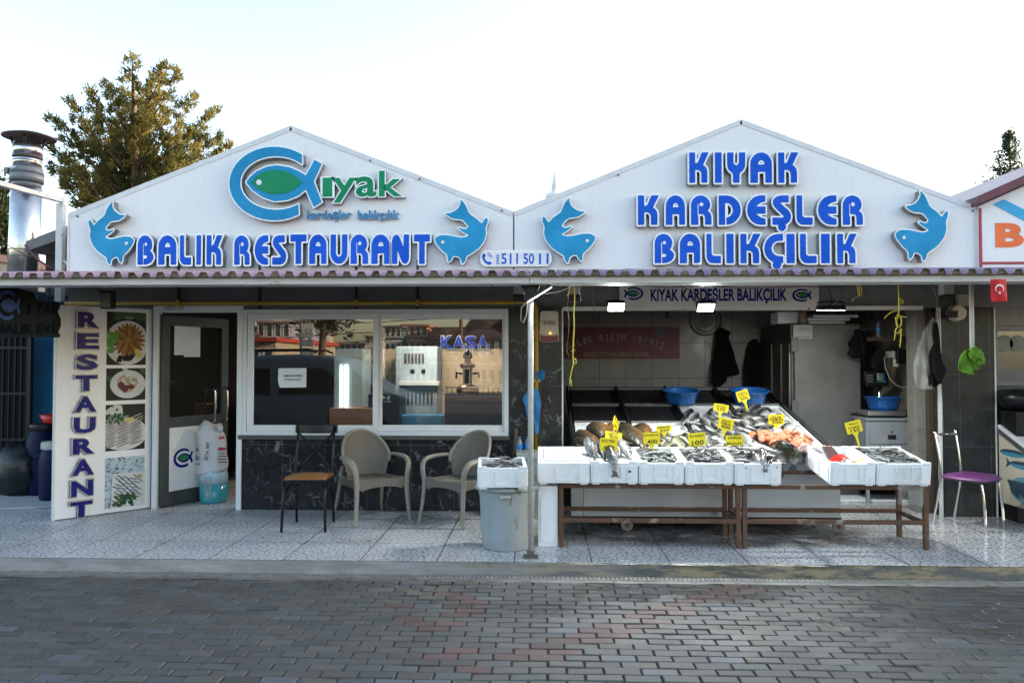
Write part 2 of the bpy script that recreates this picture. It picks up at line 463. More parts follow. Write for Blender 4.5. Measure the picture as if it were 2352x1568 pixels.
M['resin'] = pm('taupe_resin', (.30, .265, .215), (.24, .21, .17), 16, .5, bump=.15)
M['bin'] = pm('grey_green_bin_plastic', (.33, .37, .385), (.25, .29, .30), 4, .5, spots=(.11, .12, .07), sscale=5, sthr=.60, stretch=(1, 1, .35), bump=.1)
M['crate'] = pm('grey_crate_plastic', (.36, .39, .36), (.26, .29, .26), 7, .5)
M['blue_cloth'] = pm('blue_towel', (.030, .17, .40), (.02, .12, .30), 30, .9, bump=.6)
M['green_cloth'] = pm('green_towel', (.13, .30, .022), (.09, .22, .015), 30, .9, bump=.6)
M['purple'] = pm('purple_vinyl', (.17, .045, .17), (.14, .037, .14), 9, .4)
M['red'] = flat('red_plastic', (.60, .018, .012), .3)
M['flag_red'] = flat('red_flag_cloth', (.55, .010, .014), .7)
M['maroon'] = pm('maroon_banner', (.15, .006, .020), (.11, .005, .016), 5, .45)
M['banner_grey'] = flat('faded_print', (.26, .24, .22), .5)
M['cream'] = flat('cream_plastic', (.60, .56, .45), .4)
M['black_cloth'] = pm('black_cloth', (.004, .004, .005), (.008, .008, .009), 12, .9, bump=.2, spec=.15)
M['grey_cloth'] = pm('grey_lining', (.10, .09, .085), (.07, .065, .06), 12, .85)
M['door_grey'] = pm('grey_green_aluminium', (.075, .085, .085), (.055, .062, .062), 7, .42, .2, spec=.3)
M['cabinet'] = pm('blue_grey_enamel', (.30, .32, .34), (.24, .26, .28), 6, .45, bump=.08, spots=(.16, .14, .12), sscale=9, sthr=.66)
M['counter_panel'] = pm('white_counter_panel', (.50, .52, .55), (.42, .44, .46), 3, .35, spots=(.13, .10, .06), sscale=5, sthr=.66)
M['concrete'] = pm('rough_concrete', (.22, .215, .19), (.15, .145, .125), 9, .85, bump=.5, spots=(.10, .095, .07), sscale=8, sthr=.62)
M['barrel'] = pm('blue_barrel_plastic', (.0015, .005, .036), (.002, .007, .045), 7, .45, spec=.15)
M['blue_wall'] = pm('bright_blue_wall_paint', (.050, .32, .66), (.04, .26, .56), 3, .7, spots=(.20, .40, .60), sscale=5, sthr=.66)
M['galv'] = pm('galvanised_duct', (.66, .64, .62), (.50, .49, .48), 5, .22, .95, bump=.15, bscale=6)
M['pvc_grey'] = flat('grey_pvc', (.16, .18, .20), .4)
M['soot'] = flat('black_sooty_metal', (.012, .018, .020), .45)
M['bark'] = pm('bark', (.16, .10, .06), (.09, .06, .04), 20, .9, bump=.8)
M['maroon_roof'] = pm('maroon_roof_metal', (.13, .025, .045), (.10, .02, .035), 6, .4)
M['lightgrey'] = pm('pale_grey_plastic', (.45, .46, .45), (.36, .37, .36), 9, .5)
M['wire_black'] = flat('black_cable', (.012, .012, .012), .5)
M['wire_white'] = flat('white_cable', (.34, .34, .29), .5)
M['paper'] = flat('white_paper', (.76, .78, .80), .7)
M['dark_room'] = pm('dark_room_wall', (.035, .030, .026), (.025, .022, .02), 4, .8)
M['skin_pink'] = pm('pink_wall', (.50, .24, .17), (.42, .20, .14), 3, .8)
def emit(name, c, s):
    m = N(name); m.set(color=c, emit=c, estr=s); return m.mat
M['led'] = emit('led_panel', (1, 1, .97), 7)
M['led_soft'] = emit('strip_led', (1, 1, .97), 2.2)
M['led_orange'] = emit('orange_indicator', (1, .22, .01), 5)
def glass(name, tint, refl, rough=.0, bumpy=0):
    m = N(name)
    tr = m.n("BsdfTransparent"); tr.inputs[0].default_value = (*tint, 1)
    gl = m.n("BsdfGlossy"); gl.inputs["Roughness"].default_value = rough
    lw = m.n("LayerWeight"); lw.inputs[0].default_value = .25
    fac = m.math('ADD', m.math('MULTIPLY', lw.outputs["Fresnel"], .6), refl)
    mx = m.n("MixShader"); m.link(fac, mx.inputs[0]); m.link(tr.outputs[0], mx.inputs[1]); m.link(gl.outputs[0], mx.inputs[2])
    m.link(mx.outputs[0], m.out.inputs[0])
    if bumpy:
        bp = m.n("Bump"); bp.inputs["Strength"].default_value = bumpy; bp.inputs["Distance"].default_value = .02
        m.link(m.noise(1.2, 2), bp.inputs["Height"]); m.link(bp.outputs[0], gl.inputs["Normal"])
    return m.mat
M['glass'] = glass('window_glass', (.84, .90, .90), .17, 0, .015)
M['door_glass'] = glass('door_glass', (.70, .76, .76), .07)
m = N('clear_bottle'); M['bottle'] = m.set(color=(.75, .88, .95), rough=.08, trans=.85, ior=1.2)
m = N('milky_film'); tr = m.n("BsdfTransparent"); mx = m.n("MixShader"); m.set(color=(.55, .57, .57), rough=.3)
m.link(m.ramp(m.noise(9, 4), [(.35, .10), (.7, .30)]), mx.inputs[0]); m.link(tr.outputs[0], mx.inputs[1]); m.link(m.b.outputs[0], mx.inputs[2]); m.link(mx.outputs[0], m.out.inputs[0])
M['film'] = m.mat
# fish: z of the bounding box runs belly to back
def fish_mat(name, belly, flank, back, spot=None, rough=.22, scales=160):
    m = N(name)
    g = m.sep(m.tc("Generated"))
    oi = m.n("ObjectInfo")
    f = m.math('ADD', g[2], m.math('MULTIPLY', m.math('SUBTRACT', m.noise(9, 4), .5), .35))
    f = m.math('ADD', f, m.math('MULTIPLY', m.math('SUBTRACT', oi.outputs["Random"], .5), .25))
    col = m.ramp(f, [(.18, belly), (.45, flank), (.72, back), (.95, tuple(x * .6 for x in back))])
    v = m.n("TexVoronoi"); v.inputs["Scale"].default_value = scales * .32; m.link(m.mapping((.75, 1, 1)), v.inputs["Vector"])
    col = m.mix(m.ramp(v.outputs["Distance"], [(.25, 0.0), (.75, .55)]), col, (.02, .018, .014))
    if spot: col = m.mix(m.ramp(m.noise(30, 3), [(.58, 0.0), (.66, .7)]), col, spot)
    m.set(color=col, rough=m.ramp(m.noise(20, 3), [(.3, rough), (.7, rough + .18)]), spec=.6, metal=.15)
    m.bump(v.outputs["Distance"], .5, .006)
    return m.mat
FM = {
 'carp': fish_mat('carp_skin', (.21, .095, .030), (.085, .050, .019), (.020, .017, .009), None, .25, 90),
 'kotek': fish_mat('croaker_skin', (.52, .52, .52), (.20, .21, .225), (.035, .04, .05), None, .2, 120),
 'bream': fish_mat('bream_skin', (.56, .56, .55), (.22, .225, .23), (.022, .024, .027), None, .2, 150),
 'mullet': fish_mat('mullet_skin', (.55, .55, .45), (.19, .185, .095), (.025, .026, .012), None, .2, 150),
 'salmon': fish_mat('sea_trout_skin', (.60, .60, .60), (.30, .31, .32), (.04, .046, .05), None, .18, 150),
 'small': fish_mat('silver_small_fish_skin', (.62, .64, .64), (.24, .26, .26), (.010, .013, .013), None, .16, 200),
 'pale': fish_mat('pale_small_fish_skin', (.66, .68, .66), (.38, .42, .40), (.035, .045, .04), None, .16, 200),
 'whiting': fish_mat('whiting_skin', (.64, .63, .63), (.36, .34, .35), (.07, .06, .065), None, .18, 180),
}
M['fin'] = pm('fish_fin', (.075, .070, .065), (.12, .11, .10), 30, .35)
M['eye'] = flat('fish_eye', (.015, .012, .01), .1)
M['flesh'] = pm('salmon_flesh', (.50, .13, .05), (.58, .24, .13), 24, .3, bump=.3, spots=(.66, .40, .29), sscale=30, sthr=.58)
M['ray_skin'] = pm('skate_flesh', (.50, .32, .28), (.34, .24, .21), 22, .4, bump=.6, spots=(.14, .11, .09), sscale=24, sthr=.58)
def leaf(name, c1, c2):
    m = N(name)
    oi = m.n("Attribute", attribute_name="tint")
    col = m.mix(oi.outputs["Fac"], c1, c2)
    df = m.n("BsdfDiffuse"); tl = m.n("BsdfTranslucent"); mx = m.n("MixShader"); mx.inputs[0].default_value = .5
    m.link(col, df.inputs[0]); m.link(col, tl.inputs[0]); m.link(df.outputs[0], mx.inputs[1]); m.link(tl.outputs[0], mx.inputs[2]); m.link(mx.outputs[0], m.out.inputs[0])
    return m.mat
M['leaf'] = leaf('cypress_foliage', (.040, .062, .028), (.26, .215, .065))
M['leaf_dark'] = leaf('dark_foliage', (.020, .032, .018), (.05, .06, .028))
M['leaf_blue'] = leaf('spruce_foliage', (.035, .060, .042), (.07, .095, .06))
# ------------------------------------------------------------------ key planes
YW = G(860, 1172).y                     # shop front
YK = G(1241, 1291).y                    # edge of the tiled terrace
YA = YK - 0.02                          # front of the awning
ZR = -0.09                              # road level
rnd = random.Random(7)

def wrect(mb, px0, py0, px1, py1, Y, depth):
    """a slab standing on plane Y, its front given by what it covers in the photo"""
    c = P((px0 + px1) / 2, (py0 + py1) / 2, Y)
    x0, x1 = XP(px0, Y, c.z), XP(px1, Y, c.z); z1, z0 = ZP(py0, c.x, Y), ZP(py1, c.x, Y)
    mb.box((x0, Y, z0), (x1, Y + depth, z1)); return x0, x1, z0, z1

# ------------------------------------------------------------------ ground
b = MB(); b.box((-150, -150, -.5), (150, 150, ZR - .035)); struct(b.obj('ground', M['asphalt']))
b = MB(); b.box((-9, YK, -.3), (9, 12.5, 0)); struct(b.obj('terrace_floor', M['floor']))
a0, a1, a2 = G(-10, 1168, .004), G(124, 1130, .004), G(130, 1164, .004)  # pale wedge: skylight falling on the passage floor, painted as a light slab
b = MB(); b.hexa([(a0.x, a0.y, .001), (a2.x, a2.y, .001), (a1.x, a1.y, .001), (a1.x - 1.6, a1.y - .2, .001), (a0.x, a0.y, .012), (a2.x, a2.y, .012), (a1.x, a1.y, .012), (a1.x - 1.6, a1.y - .2, .012)])
struct(b.obj('path', pm('skylit_floor_wedge', (.50, .52, .54), (.42, .44, .46), 5, .5)))
# kerb: a cast strip with chipped edge
b = MB()
n = 220
prof = [(YK, -.002), (YK - .012, -.006), (YK - .020, -.04), (YK - .028, -.052), (YK - .050, -.085), (YK - .052, -.2), (YK + .004, -.2)]
vs = []
for i in range(n + 1):
    x = -9 + 18 * i / n
    for j, (y, z) in enumerate(prof):
        k = mnoise.noise(Vector((x * 5, j * 3.1, 0))) * .006 if 1 <= j <= 4 else 0
        vs.append((x, y + k, z + k * .6))
L = len(prof)
b.add(vs, [(i * L + j, (i + 1) * L + j, (i + 1) * L + (j + 1) % L, i * L + (j + 1) % L) for i in range(n) for j in range(L)], False)
struct(b.obj('kerb', M['kerb']))
# drain grate: two rails, a bar every 32 mm
YD1 = YK - .056; YD0 = YD1 - .085
g = thing('drain_grate', 'long slotted metal drain grate running along the foot of the kerb', 'drain grate', (0, YD0, ZR - .004))
b = MB()
b.box((-6, YD0, ZR - .03), (6, YD0 + .012, ZR + .002)); b.box((-6, YD1 - .012, ZR - .03), (6, YD1, ZR + .002)); b.box((-6, (YD0 + YD1) / 2 - .004, ZR - .02), (6, (YD0 + YD1) / 2 + .004, ZR))
b.obj('rail', M['grate'], g)
b = MB()
x = -5.99
while x < 6: b.box((x, YD0 + .012, ZR - .018), (x + .017, YD1 - .012, ZR - .001 - rnd.random() * .002)); x += .034
o = b.obj('bars', M['grate'], g); tag(o, kind='stuff')
b = MB(); b.box((-9, YD0 - .002, ZR - .036), (9, YD1 + .004, ZR - .030)); struct(b.obj('drain_channel', M['black']))
# cement bedding beside the drain
YC = YD0 - .075
b = MB(); b.grid(lambda u, v: (-9 + 18 * u, YC + (YD0 - YC) * v, ZR - .004 + .006 * mnoise.noise(Vector((u * 60, v * 2, 0)))), 300, 3)
struct(b.obj('cement_band', M['cement']))
# pavers
b = MB(); b.box((-9, -9, -.4), (9, YC, ZR - .011)); struct(b.obj('joint_bed', M['joint_sand']))
vs, fs, cols = [], [], []
PW, PH = .198, .090
la, lb = G(1700, 1343, ZR), G(1215, 1503, ZR)
row = 0; y1 = YC - .003
def seg_d(p, a, b_):
    ab = b_ - a; t = max(0, min(1, (p - a).dot(ab) / ab.dot(ab))); return (p - a - ab * t).length
reds = [G(*q, ZR) for q in ((1050, 1366), (1095, 1383), (1075, 1392), (1052, 1407), (1010, 1432), (1045, 1502), (1270, 1512), (960, 1425), (1085, 1548), (905, 1390))]
while y1 > 1.2:
    y0 = y1 - PH
    x = -6.2 + (row % 2) * PW / 2 + rnd.uniform(-.006, .006)
    while x < 6.4:
        gx, gy = .0035 + rnd.random() * .002, .003 + rnd.random() * .002
        dz = [rnd.uniform(-.003, .0025) + .004 * mnoise.noise(Vector((x * 1.5, y0 * 1.5, 3)))] * 4
        tx, ty = rnd.uniform(-.002, .002), rnd.uniform(-.002, .002)
        X0, X1, Y0, Y1 = x + gx, x + PW - gx, y0 + gy, y1 - gy
        c = .004
        base = len(vs)
        for (ax, ay, zz, sx, sy) in ((X0, Y0, -1, -1, -1), (X1, Y0, -1, 1, -1), (X1, Y1, -1, 1, 1), (X0, Y1, -1, -1, 1)):
            z = ZR + dz[0] + sx * tx + sy * ty
            vs.append((ax, ay, z - .03))
        for (ax, ay, sx, sy) in ((X0, Y0, -1, -1), (X1, Y0, 1, -1), (X1, Y1, 1, 1), (X0, Y1, -1, 1)):
            z = ZR + dz[0] + sx * tx + sy * ty; vs.append((ax, ay, z - .006))
        for (ax, ay, sx, sy) in ((X0, Y0, -1, -1), (X1, Y0, 1, -1), (X1, Y1, 1, 1), (X0, Y1, -1, 1)):
            z = ZR + dz[0] + sx * tx + sy * ty; vs.append((ax - sx * c * rnd.uniform(.6, 1.5), ay - sy * c * rnd.uniform(.6, 1.5), z))
        for k in range(4):
            k2 = (k + 1) % 4
            fs.append((base + k, base + k2, base + 4 + k2, base + 4 + k)); fs.append((base + 4 + k, base + 4 + k2, base + 8 + k2, base + 8 + k))
        fs.append((base + 8, base + 9, base + 10, base + 11))
        ctr = Vector(((X0 + X1) / 2, (Y0 + Y1) / 2, ZR))
        v = rnd.gauss(1, .15); h = rnd.uniform(-.012, .012)
        col = (.070 * v + h * .6, .072 * v, .066 * v - h * .4)
        if rnd.random() < .05: col = (.095 * v, .10 * v, .11 * v)
        if (seg_d(ctr, la, lb) < .125 and rnd.random() < .93) or any((ctr - r).length < .09 for r in reds) or rnd.random() < .001:
            col = (.095 * v, .044 * v, .040 * v)
        cols += [(*[max(.02, q) for q in col], 1)] * 12
        x += PW
    y1 = y0; row += 1
me = bpy.data.meshes.new('road'); me.from_pydata(vs, [], fs); me.materials.append(M['paver'])
at = me.attributes.new('tint', 'FLOAT_COLOR', 'POINT'); at.data.foreach_set('color', [q for c in cols for q in c]); me.update()
struct(link('road', me))

# ------------------------------------------------------------------ the shop building
shop = thing('shop_building', 'low white double-gabled fish shop with dark marble front and open stall bay', 'building', (0, YW, 0))
def wall_box(name, mat, px0, py0, px1, py1, Y, depth, zfloor=False, parent=shop, bevel=0):
    b = MB(); c = P((px0 + px1) / 2, (py0 + py1) / 2, Y)
    x0, x1 = XP(px0, Y, c.z), XP(px1, Y, c.z); z1 = ZP(py0, c.x, Y); z0 = 0.0 if zfloor else ZP(py1, c.x, Y)
    b.box((x0, Y, z0), (x1, Y + depth, z1)); return b.obj(name, mat, parent, bevel=bevel)
ZG = P(1180, 640, YW).z                       # bottom of the gable cladding
def xz(px, py, Y=YW): p = P(px, py, Y); return (p.x, p.z)
gl = [xz(157, 492), xz(668, 291), xz(1179, 488)]; gr = [xz(1181, 488), xz(1702, 276), xz(2244, 476)]
for pts in (gl, gr):
    b = MB(); b.prism([(pts[0][0], ZG), pts[0], pts[1], pts[2], (pts[2][0], ZG)], 'y', YW, YW + .09)
    b.obj('gable_panel', M['gable'], shop, bevel=.004)
    b = MB()
    for p, q in ((pts[0], pts[1]), (pts[1], pts[2])):      # folded flashing over the edge
        d = Vector((q[0] - p[0], 0, q[1] - p[1])).normalized(); nrm = Vector((-d.z, 0, d.x))
        A = Vector((p[0], 0, p[1])); B = Vector((q[0], 0, q[1]))
        lo = -.042; hi = .010
        b.hexa([A + nrm * lo + Vector((0, YW - .006, 0)), B + nrm * lo + Vector((0, YW - .006, 0)), B + nrm * lo + Vector((0, YW - .0005, 0)), A + nrm * lo + Vector((0, YW - .0005, 0)),
                A + nrm * hi + Vector((0, YW - .006, 0)), B + nrm * hi + Vector((0, YW - .006, 0)), B + nrm * hi + Vector((0, YW - .0005, 0)), A + nrm * hi + Vector((0, YW - .0005, 0))])
        b.hexa([A + nrm * .003 + Vector((0, YW, 0)), B + nrm * .003 + Vector((0, YW, 0)), B + nrm * .003 + Vector((0, YW + .16, 0)), A + nrm * .003 + Vector((0, YW + .16, 0)),
                A + nrm * hi + Vector((0, YW, 0)), B + nrm * hi + Vector((0, YW, 0)), B + nrm * hi + Vector((0, YW + .16, 0)), A + nrm * hi + Vector((0, YW + .16, 0))])
    b.obj('edge_flashing', M['trim'], shop)
    b = MB()                                               # roof behind the gable
    up = .03
    b.prism([(pts[0][0], pts[0][1] - up), (pts[1][0], pts[1][1] - up), (pts[2][0], pts[2][1] - up), (pts[2][0], pts[2][1] - up - .12), (pts[1][0], pts[1][1] - up - .12), (pts[0][0], pts[0][1] - up - .12)], 'y', YW + .092, YW + 6)
    b.obj('roof', M['maroon_roof'], shop)
b = MB()                                                   # seam and corner strips, bolts
x0 = xz(1180, 560)[0]; b.box((x0 - .004, YW - .003, ZG + .02), (x0 + .004, YW + .002, gl[2][1] - .02)); b.m = 0
b.obj('panel_seam', M['black'], shop)
b = MB()
xr = gr[2][0]; b.box((xr - .035, YW - .008, ZG), (xr + .006, YW - .001, gr[2][1] - .01)); b.obj('corner_strip', M['trim'], shop); b = MB()
xl = gl[0][0]; b.box((xl - .006, YW - .008, ZG), (xl + .020, YW - .001, gl[0][1] - .01))
b.obj('corner_strip', M['trim'], shop)
for px, py in ((964, 411), (1153, 484), (2234, 484), (850, 369), (1420, 402), (178, 497)):
    p = P(px, py, YW - .008); b = MB(); b.cyl(p, p + Vector((0, -.008, 0)), .011, n=10); b.obj('bolt', M['steel_dark'], shop)
xL, xR = gl[0][0], gr[2][0]
# wall band under the awning
ZL0 = P(860, 709, YW).z
b = MB(); b.box((xL, YW + .02, ZL0), (XP(2350, YW, 2.1) + .5, YW + .10, ZG + .3)); b.obj('lintel_band', M['grey_panel'], shop)
for px in (410, 818, 959, 596):
    p = P(px, 690, YW); b = MB(); b.box((p.x - .012, YW - .004, ZL0), (p.x + .012, YW + .018, ZG + .2)); b.obj('strap', M['black_strap'], shop)
b = MB(); x0, x1 = XP(1293, YW, 2.1), XP(2118, YW, 2.1); z0, z1 = ZP(713, 1.5, YW), ZP(704, 1.5, YW)
b.box((x0, YW - .02, z0), (x1, YW + .019, z1)); b.obj('lintel_trim', M['white_metal'], shop)
# restaurant front: marble below, window above
wall_box('marble_wall', M['marble'], 549, 1009, 1168, 1172, YW, .15, True)
wall_box('window_ledge', M['granite'], 546, 1000, 1171, 1009.5, YW - .035, .20, bevel=.003)
b = MB(); x0, x1 = XP(1170, YW, 1), XP(1290.5, YW, 1); b.box((x0, YW - .015, 0), (x1, YW + .30, ZL0 + .01)); b.obj('marble_pier', M['marble_pier'], shop)
b = MB(); b.box((x1 + .0005, YW - .024, 0), (x1 + .014, YW + .29, ZL0)); b.obj('pier_trim', M['white_alu'], shop)
b = MB(); b.box((xL, YW + .03, 0), (XP(352, YW, 1), YW + .15, ZL0)); b.obj('side_wall', M['dark_soffit'], shop)
# window
wf = MB(); px0, px1, py0, py1 = 556, 1168, 713, 998
A = P(px0, py1, YW); B_ = P(px1, py0, YW); x0, x1 = A.x, B_.x
z0 = ZP(py1 + 2, (x0 + x1) / 2, YW) ; z1 = ZP(py0 - 3, (x0 + x1) / 2, YW)
zm = (z0 + z1) / 2
fw = .055
xm0, xm1 = XP(858, YW, zm), XP(874, YW, zm)
def frame(mb, xa, xb, za, zb, wd, y0, y1):
    mb.box((xa, y0, za), (xb, y1, za + wd)); mb.box((xa, y0, zb - wd), (xb, y1, zb))
    mb.box((xa, y0, za + wd), (xa + wd, y1, zb - wd)); mb.box((xb - wd, y0, za + wd), (xb, y1, zb - wd))
frame(wf, x0, x1, z0, z1, .045, YW - .01, YW + .07)
wfo = wf.obj('window_frame', M['white_alu'], shop, bevel=.003)
def pane(px0, px1, Yp):
    xa, xb = XP(px0, YW, zm), XP(px1, YW, zm); za, zb = ZP(985, (xa + xb) / 2, YW), ZP(728, (xa + xb) / 2, YW)
    m_ = MB(); frame(m_, xa - .058, xb + .058, max(z0 + .046, za - .06), min(z1 - .046, zb + .06), .058, Yp - .02, Yp + .02)
    m_.obj('sash', M['white_alu'], wfo, bevel=.004)
    g_ = MB(); g_.add([(xa, Yp, za), (xb, Yp, za), (xb, Yp, zb), (xa, Yp, zb)], [(0, 1, 2, 3)])
    g_.obj('pane', M['glass'], wfo, fix=False)
    return xa, xb, za, zb
pa = pane(582, 857, YW + .004); pb = pane(876, 1153, YW + .046)
# door: frame, grey leaf standing ajar inwards
DX0, DX1 = XP(362, YW, 1), XP(552, YW, 1); DZ = ZP(716, (DX0 + DX1) / 2, YW)
b = MB(); b.box((DX0 - .05, YW - .02, 0), (DX0, YW + .08, DZ)); b.box((DX1 - .035, YW - .02, 0), (DX1 + .02, YW + .08, DZ)); b.box((DX0 - .05, YW - .02, DZ), (DX1 + .02, YW + .08, DZ + .065))
b.obj('door_frame', M['white_alu'], shop, bevel=.004)
hp = Vector((DX0 + .01, YW + .03, 0)); ang = R_(66); ld = Vector((math.cos(ang), math.sin(ang), 0)); ln = Vector((ld.y, -ld.x, 0)); LW = .92
def leaf_pt(u, n_, z): return hp + ld * u + ln * n_ + Vector((0, 0, z))
def leaf_box(mb, u0, u1, z0, z1, n0, n1):
    mb.hexa([leaf_pt(u0, n1, z0), leaf_pt(u1, n1, z0), leaf_pt(u1, n0, z0), leaf_pt(u0, n0, z0), leaf_pt(u0, n1, z1), leaf_pt(u1, n1, z1), leaf_pt(u1, n0, z1), leaf_pt(u0, n0, z1)])
lt = DZ - .03
b = MB(); leaf_box(b, 0, .10, .02, lt, -.025, .025); leaf_box(b, LW - .10, LW, .02, lt, -.025, .025); leaf_box(b, .10, LW - .10, .02, .16, -.025, .025); leaf_box(b, .10, LW - .10, lt - .11, lt, -.025, .025); leaf_box(b, .10, LW - .10, .84, .95, -.025, .025)
door = b.obj('door', M['door_grey'], shop, bevel=.004); tag(door, 'grey aluminium glazed door standing ajar')
b = MB(); leaf_box(b, .10, LW - .10, .16, .84, -.012, .012); b.obj('lower_panel', M['paint_white'], door)
b = MB(); b.add([leaf_pt(.10, 0, .95), leaf_pt(LW - .10, 0, .95), leaf_pt(LW - .10, 0, lt - .11), leaf_pt(.10, 0, lt - .11)], [(0, 1, 2, 3)]); b.obj('pane', M['door_glass'], door, fix=False)
for u in (LW - .06, LW - .24):
    b = MB(); b.tube([leaf_pt(u, .025, 1.25), leaf_pt(u, .07, 1.24), leaf_pt(u, .075, 1.2), leaf_pt(u, .075, .92), leaf_pt(u, .07, .88), leaf_pt(u, .025, .87)], .014, 10)
    b.obj('handle', M['chrome'], door)
b = MB(); leaf_box(b, .17, .30, 1.62, 1.98, .004, .006); leaf_box(b, .30, .52, 1.60, 1.96, .004, .007); b.obj('paper_sheet', M['paper'], door)
b = MB(); c0 = P(400, 721, YW - .03); b.box((c0.x - .10, YW - .06, DZ + .015), (c0.x + .10, YW - .021, DZ + .055)); b.obj('door_closer', M['lightgrey'], shop, bevel=.004)
# restaurant room
b = MB(); xa, xb = DX0 - .3, XP(1290, YW, 1)
yb = YW + 3.4
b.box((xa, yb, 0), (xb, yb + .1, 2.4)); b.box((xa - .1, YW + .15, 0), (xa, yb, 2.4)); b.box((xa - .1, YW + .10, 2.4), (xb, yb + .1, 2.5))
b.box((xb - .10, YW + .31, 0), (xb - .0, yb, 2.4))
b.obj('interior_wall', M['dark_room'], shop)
# fish bay: tiled back and side walls, ceiling
YB = 10.35; XW = 4.24
bx0, bx1 = XP(1290, YW, 1) + .016, XP(2104, YW, 1)
b = MB(); b.box((bx0, YB, 0), (XW + .1, YB + .1, 2.45)); b.obj('tiled_wall', M['shop_tile'], shop)

b = MB(); b.box((XW, 8.46, 0), (XW + .1, YB, 2.45)); b.obj('tiled_wall', M['cream_tile'], shop)
b = MB(); b.box((bx0 - .1, YW + .12, 2.40), (XW + .1, YB + .1, 2.5)); b.obj('ceiling', M['dark_soffit'], shop)
b = MB(); p0 = XP(2104, 8.25, .9); p1 = XP(2128, 8.25, .9); b.box((p0, 8.25, 0), (p1, 8.45, ZL0)); b.obj('concrete_post', M['concrete'], shop, bevel=.006)
b = MB(); q1 = XP(2163, 8.15, .9); b.box((p1 + .002, 8.2, 0), (q1, 8.45, ZL0)); b.obj('post_cladding', M['dark_wood'], shop)
YCOL = 8.02
b = MB(); c0, c1 = XP(2164, YCOL, .9), XP(2286, YCOL, .9); b.box((c0, YCOL, 0), (c1, YCOL + .5, ZL0 - .005)); b.obj('tiled_column', M['column_tile'], shop)
b = MB(); b.box((c1 + .001, YCOL - .006, 0), (c1 + .014, YCOL + .3, ZL0 - .01)); b.box((c0 - .016, YCOL - .006, 0), (c0 - .001, YCOL + .05, ZL0 - .01)); b.obj('column_trim', M['white_metal'], shop)

# ------------------------------------------------------------------ awning
aw = thing('awning', 'long corrugated awning with rust-stained white beam above both shop fronts', 'awning', (0, YA, 0))
ax0, ax1 = -6.0, 6.0
zt = P(1241, 634, YA).z; zb = P(1241, 651.5, YA).z
b = MB(); b.box((ax0, YA, zb), (XP(1216, YA, zt) - .002, YA + .05, zt)); b.box((XP(1216, YA, zt) + .002, YA, zb + .002), (ax1, YA + .05, zt - .001))
b.obj('front_beam', M['fascia'], aw, bevel=.006)
b = MB(); z2 = P(1241, 655.5, YA + .16).z; b.box((ax0, YA + .13, z2), (ax1, YA + .19, zb + .03)); b.obj('inner_beam', M['white_metal'], aw, bevel=.004)
RS = .1135; slope = math.tan(R_(6.9)); nx = int((ax1 - ax0) / RS)
zs = zt + .006
prof = []
for i in range(nx):
    x = ax0 + i * RS; hgt = .039 + .004 * math.sin(i * 1.7)
    prof += [(x, 0), (x + RS * .26, 0), (x + RS * .42, hgt), (x + RS * .80, hgt), (x + RS * .96, 0)]
prof.append((ax0 + nx * RS, 0))
yb_ = YW - .002
b = MB()
def sheet(y, dz): return [(x, y, zs + (y - YA) * slope + h + dz) for x, h in prof]
ys = [YA - .045 , YA + .5, YA + 1.2, yb_]
nP = len(prof); vs = []
for y in ys: vs += sheet(y, 0)
rv = random.Random(3)
for i in range(nP): vs[i] = (vs[i][0], vs[i][1] + rv.uniform(-.012, .012), vs[i][2] + rv.uniform(-.004, .003))
b.add(vs, [(k * nP + i, k * nP + i + 1, (k + 1) * nP + i + 1, (k + 1) * nP + i) for k in range(len(ys) - 1) for i in range(nP - 1)], False)
o = b.obj('roof_sheet', [M['roof_pink'], M['sheet_edge']], aw, fix=False)
so = o.modifiers.new('solid', 'SOLIDIFY'); so.thickness = .006; so.offset = -1; so.material_offset_rim = 1; so.material_offset = 1
for i in range(nx):                                        # closure strips stuffed in the ridges
    x = ax0 + i * RS
    if abs(x + .2) > 4.7: continue
    b = MB()
    hgt = (.039 + .004 * math.sin(i * 1.7)) * rv.uniform(.80, .98)
    y0 = YA - .034 + rv.uniform(-.008, .008)
    zz = zs + (y0 - YA) * slope
    pts = [(x + RS * .27, -.003), (x + RS * .95, -.003), (x + RS * .79, hgt - .006), (x + RS * .43, hgt - .006)]
    b.prism([(px, zz + pz) for px, pz in pts], 'y', y0, y0 + .06)
    b.obj('ridge_filler', M['foam_filler'], aw)
for x in np.arange(ax0 + .3, ax1, 1.15):                     # rafters
    b = MB(); b.hexa([(x, YA + .051, zb + .06), (x + .04, YA + .051, zb + .06), (x + .04, YW, zb + .30), (x, YW, zb + .30), (x, YA + .051, zb + .10), (x + .04, YA + .051, zb + .10), (x + .04, YW, zb + .345), (x, YW, zb + .345)])
    b.obj('rafter', M['white_metal'], aw)
# the post that carries it
pc = G(1219, 1279); pr = .0225
b = MB(); b.cyl((pc.x, pc.y, .01), (pc.x, pc.y, z2), pr, n=20); b.obj('support_post', pm('worn_white_post', (.44, .45, .42), (.32, .32, .30), 16, .45, spots=(.22, .20, .17), sscale=30, sthr=.62, bump=.15), aw)
b = MB(); b.box((pc.x - .06, pc.y - .06, 0), (pc.x + .06, pc.y + .06, .012)); b.box((pc.x - .03, pc.y - .03, .012), (pc.x + .03, pc.y + .03, .05)); b.obj('base_plate', M['steel_dark'], aw, bevel=.003)
b = MB(); b.prism([(pc.x - .075, z2), (pc.x + .075, z2), (pc.x + .03, z2 - .10), (pc.x - .03, z2 - .10)], 'y', pc.y - .028, pc.y + .028); b.obj('post_head', M['black_metal'], aw)
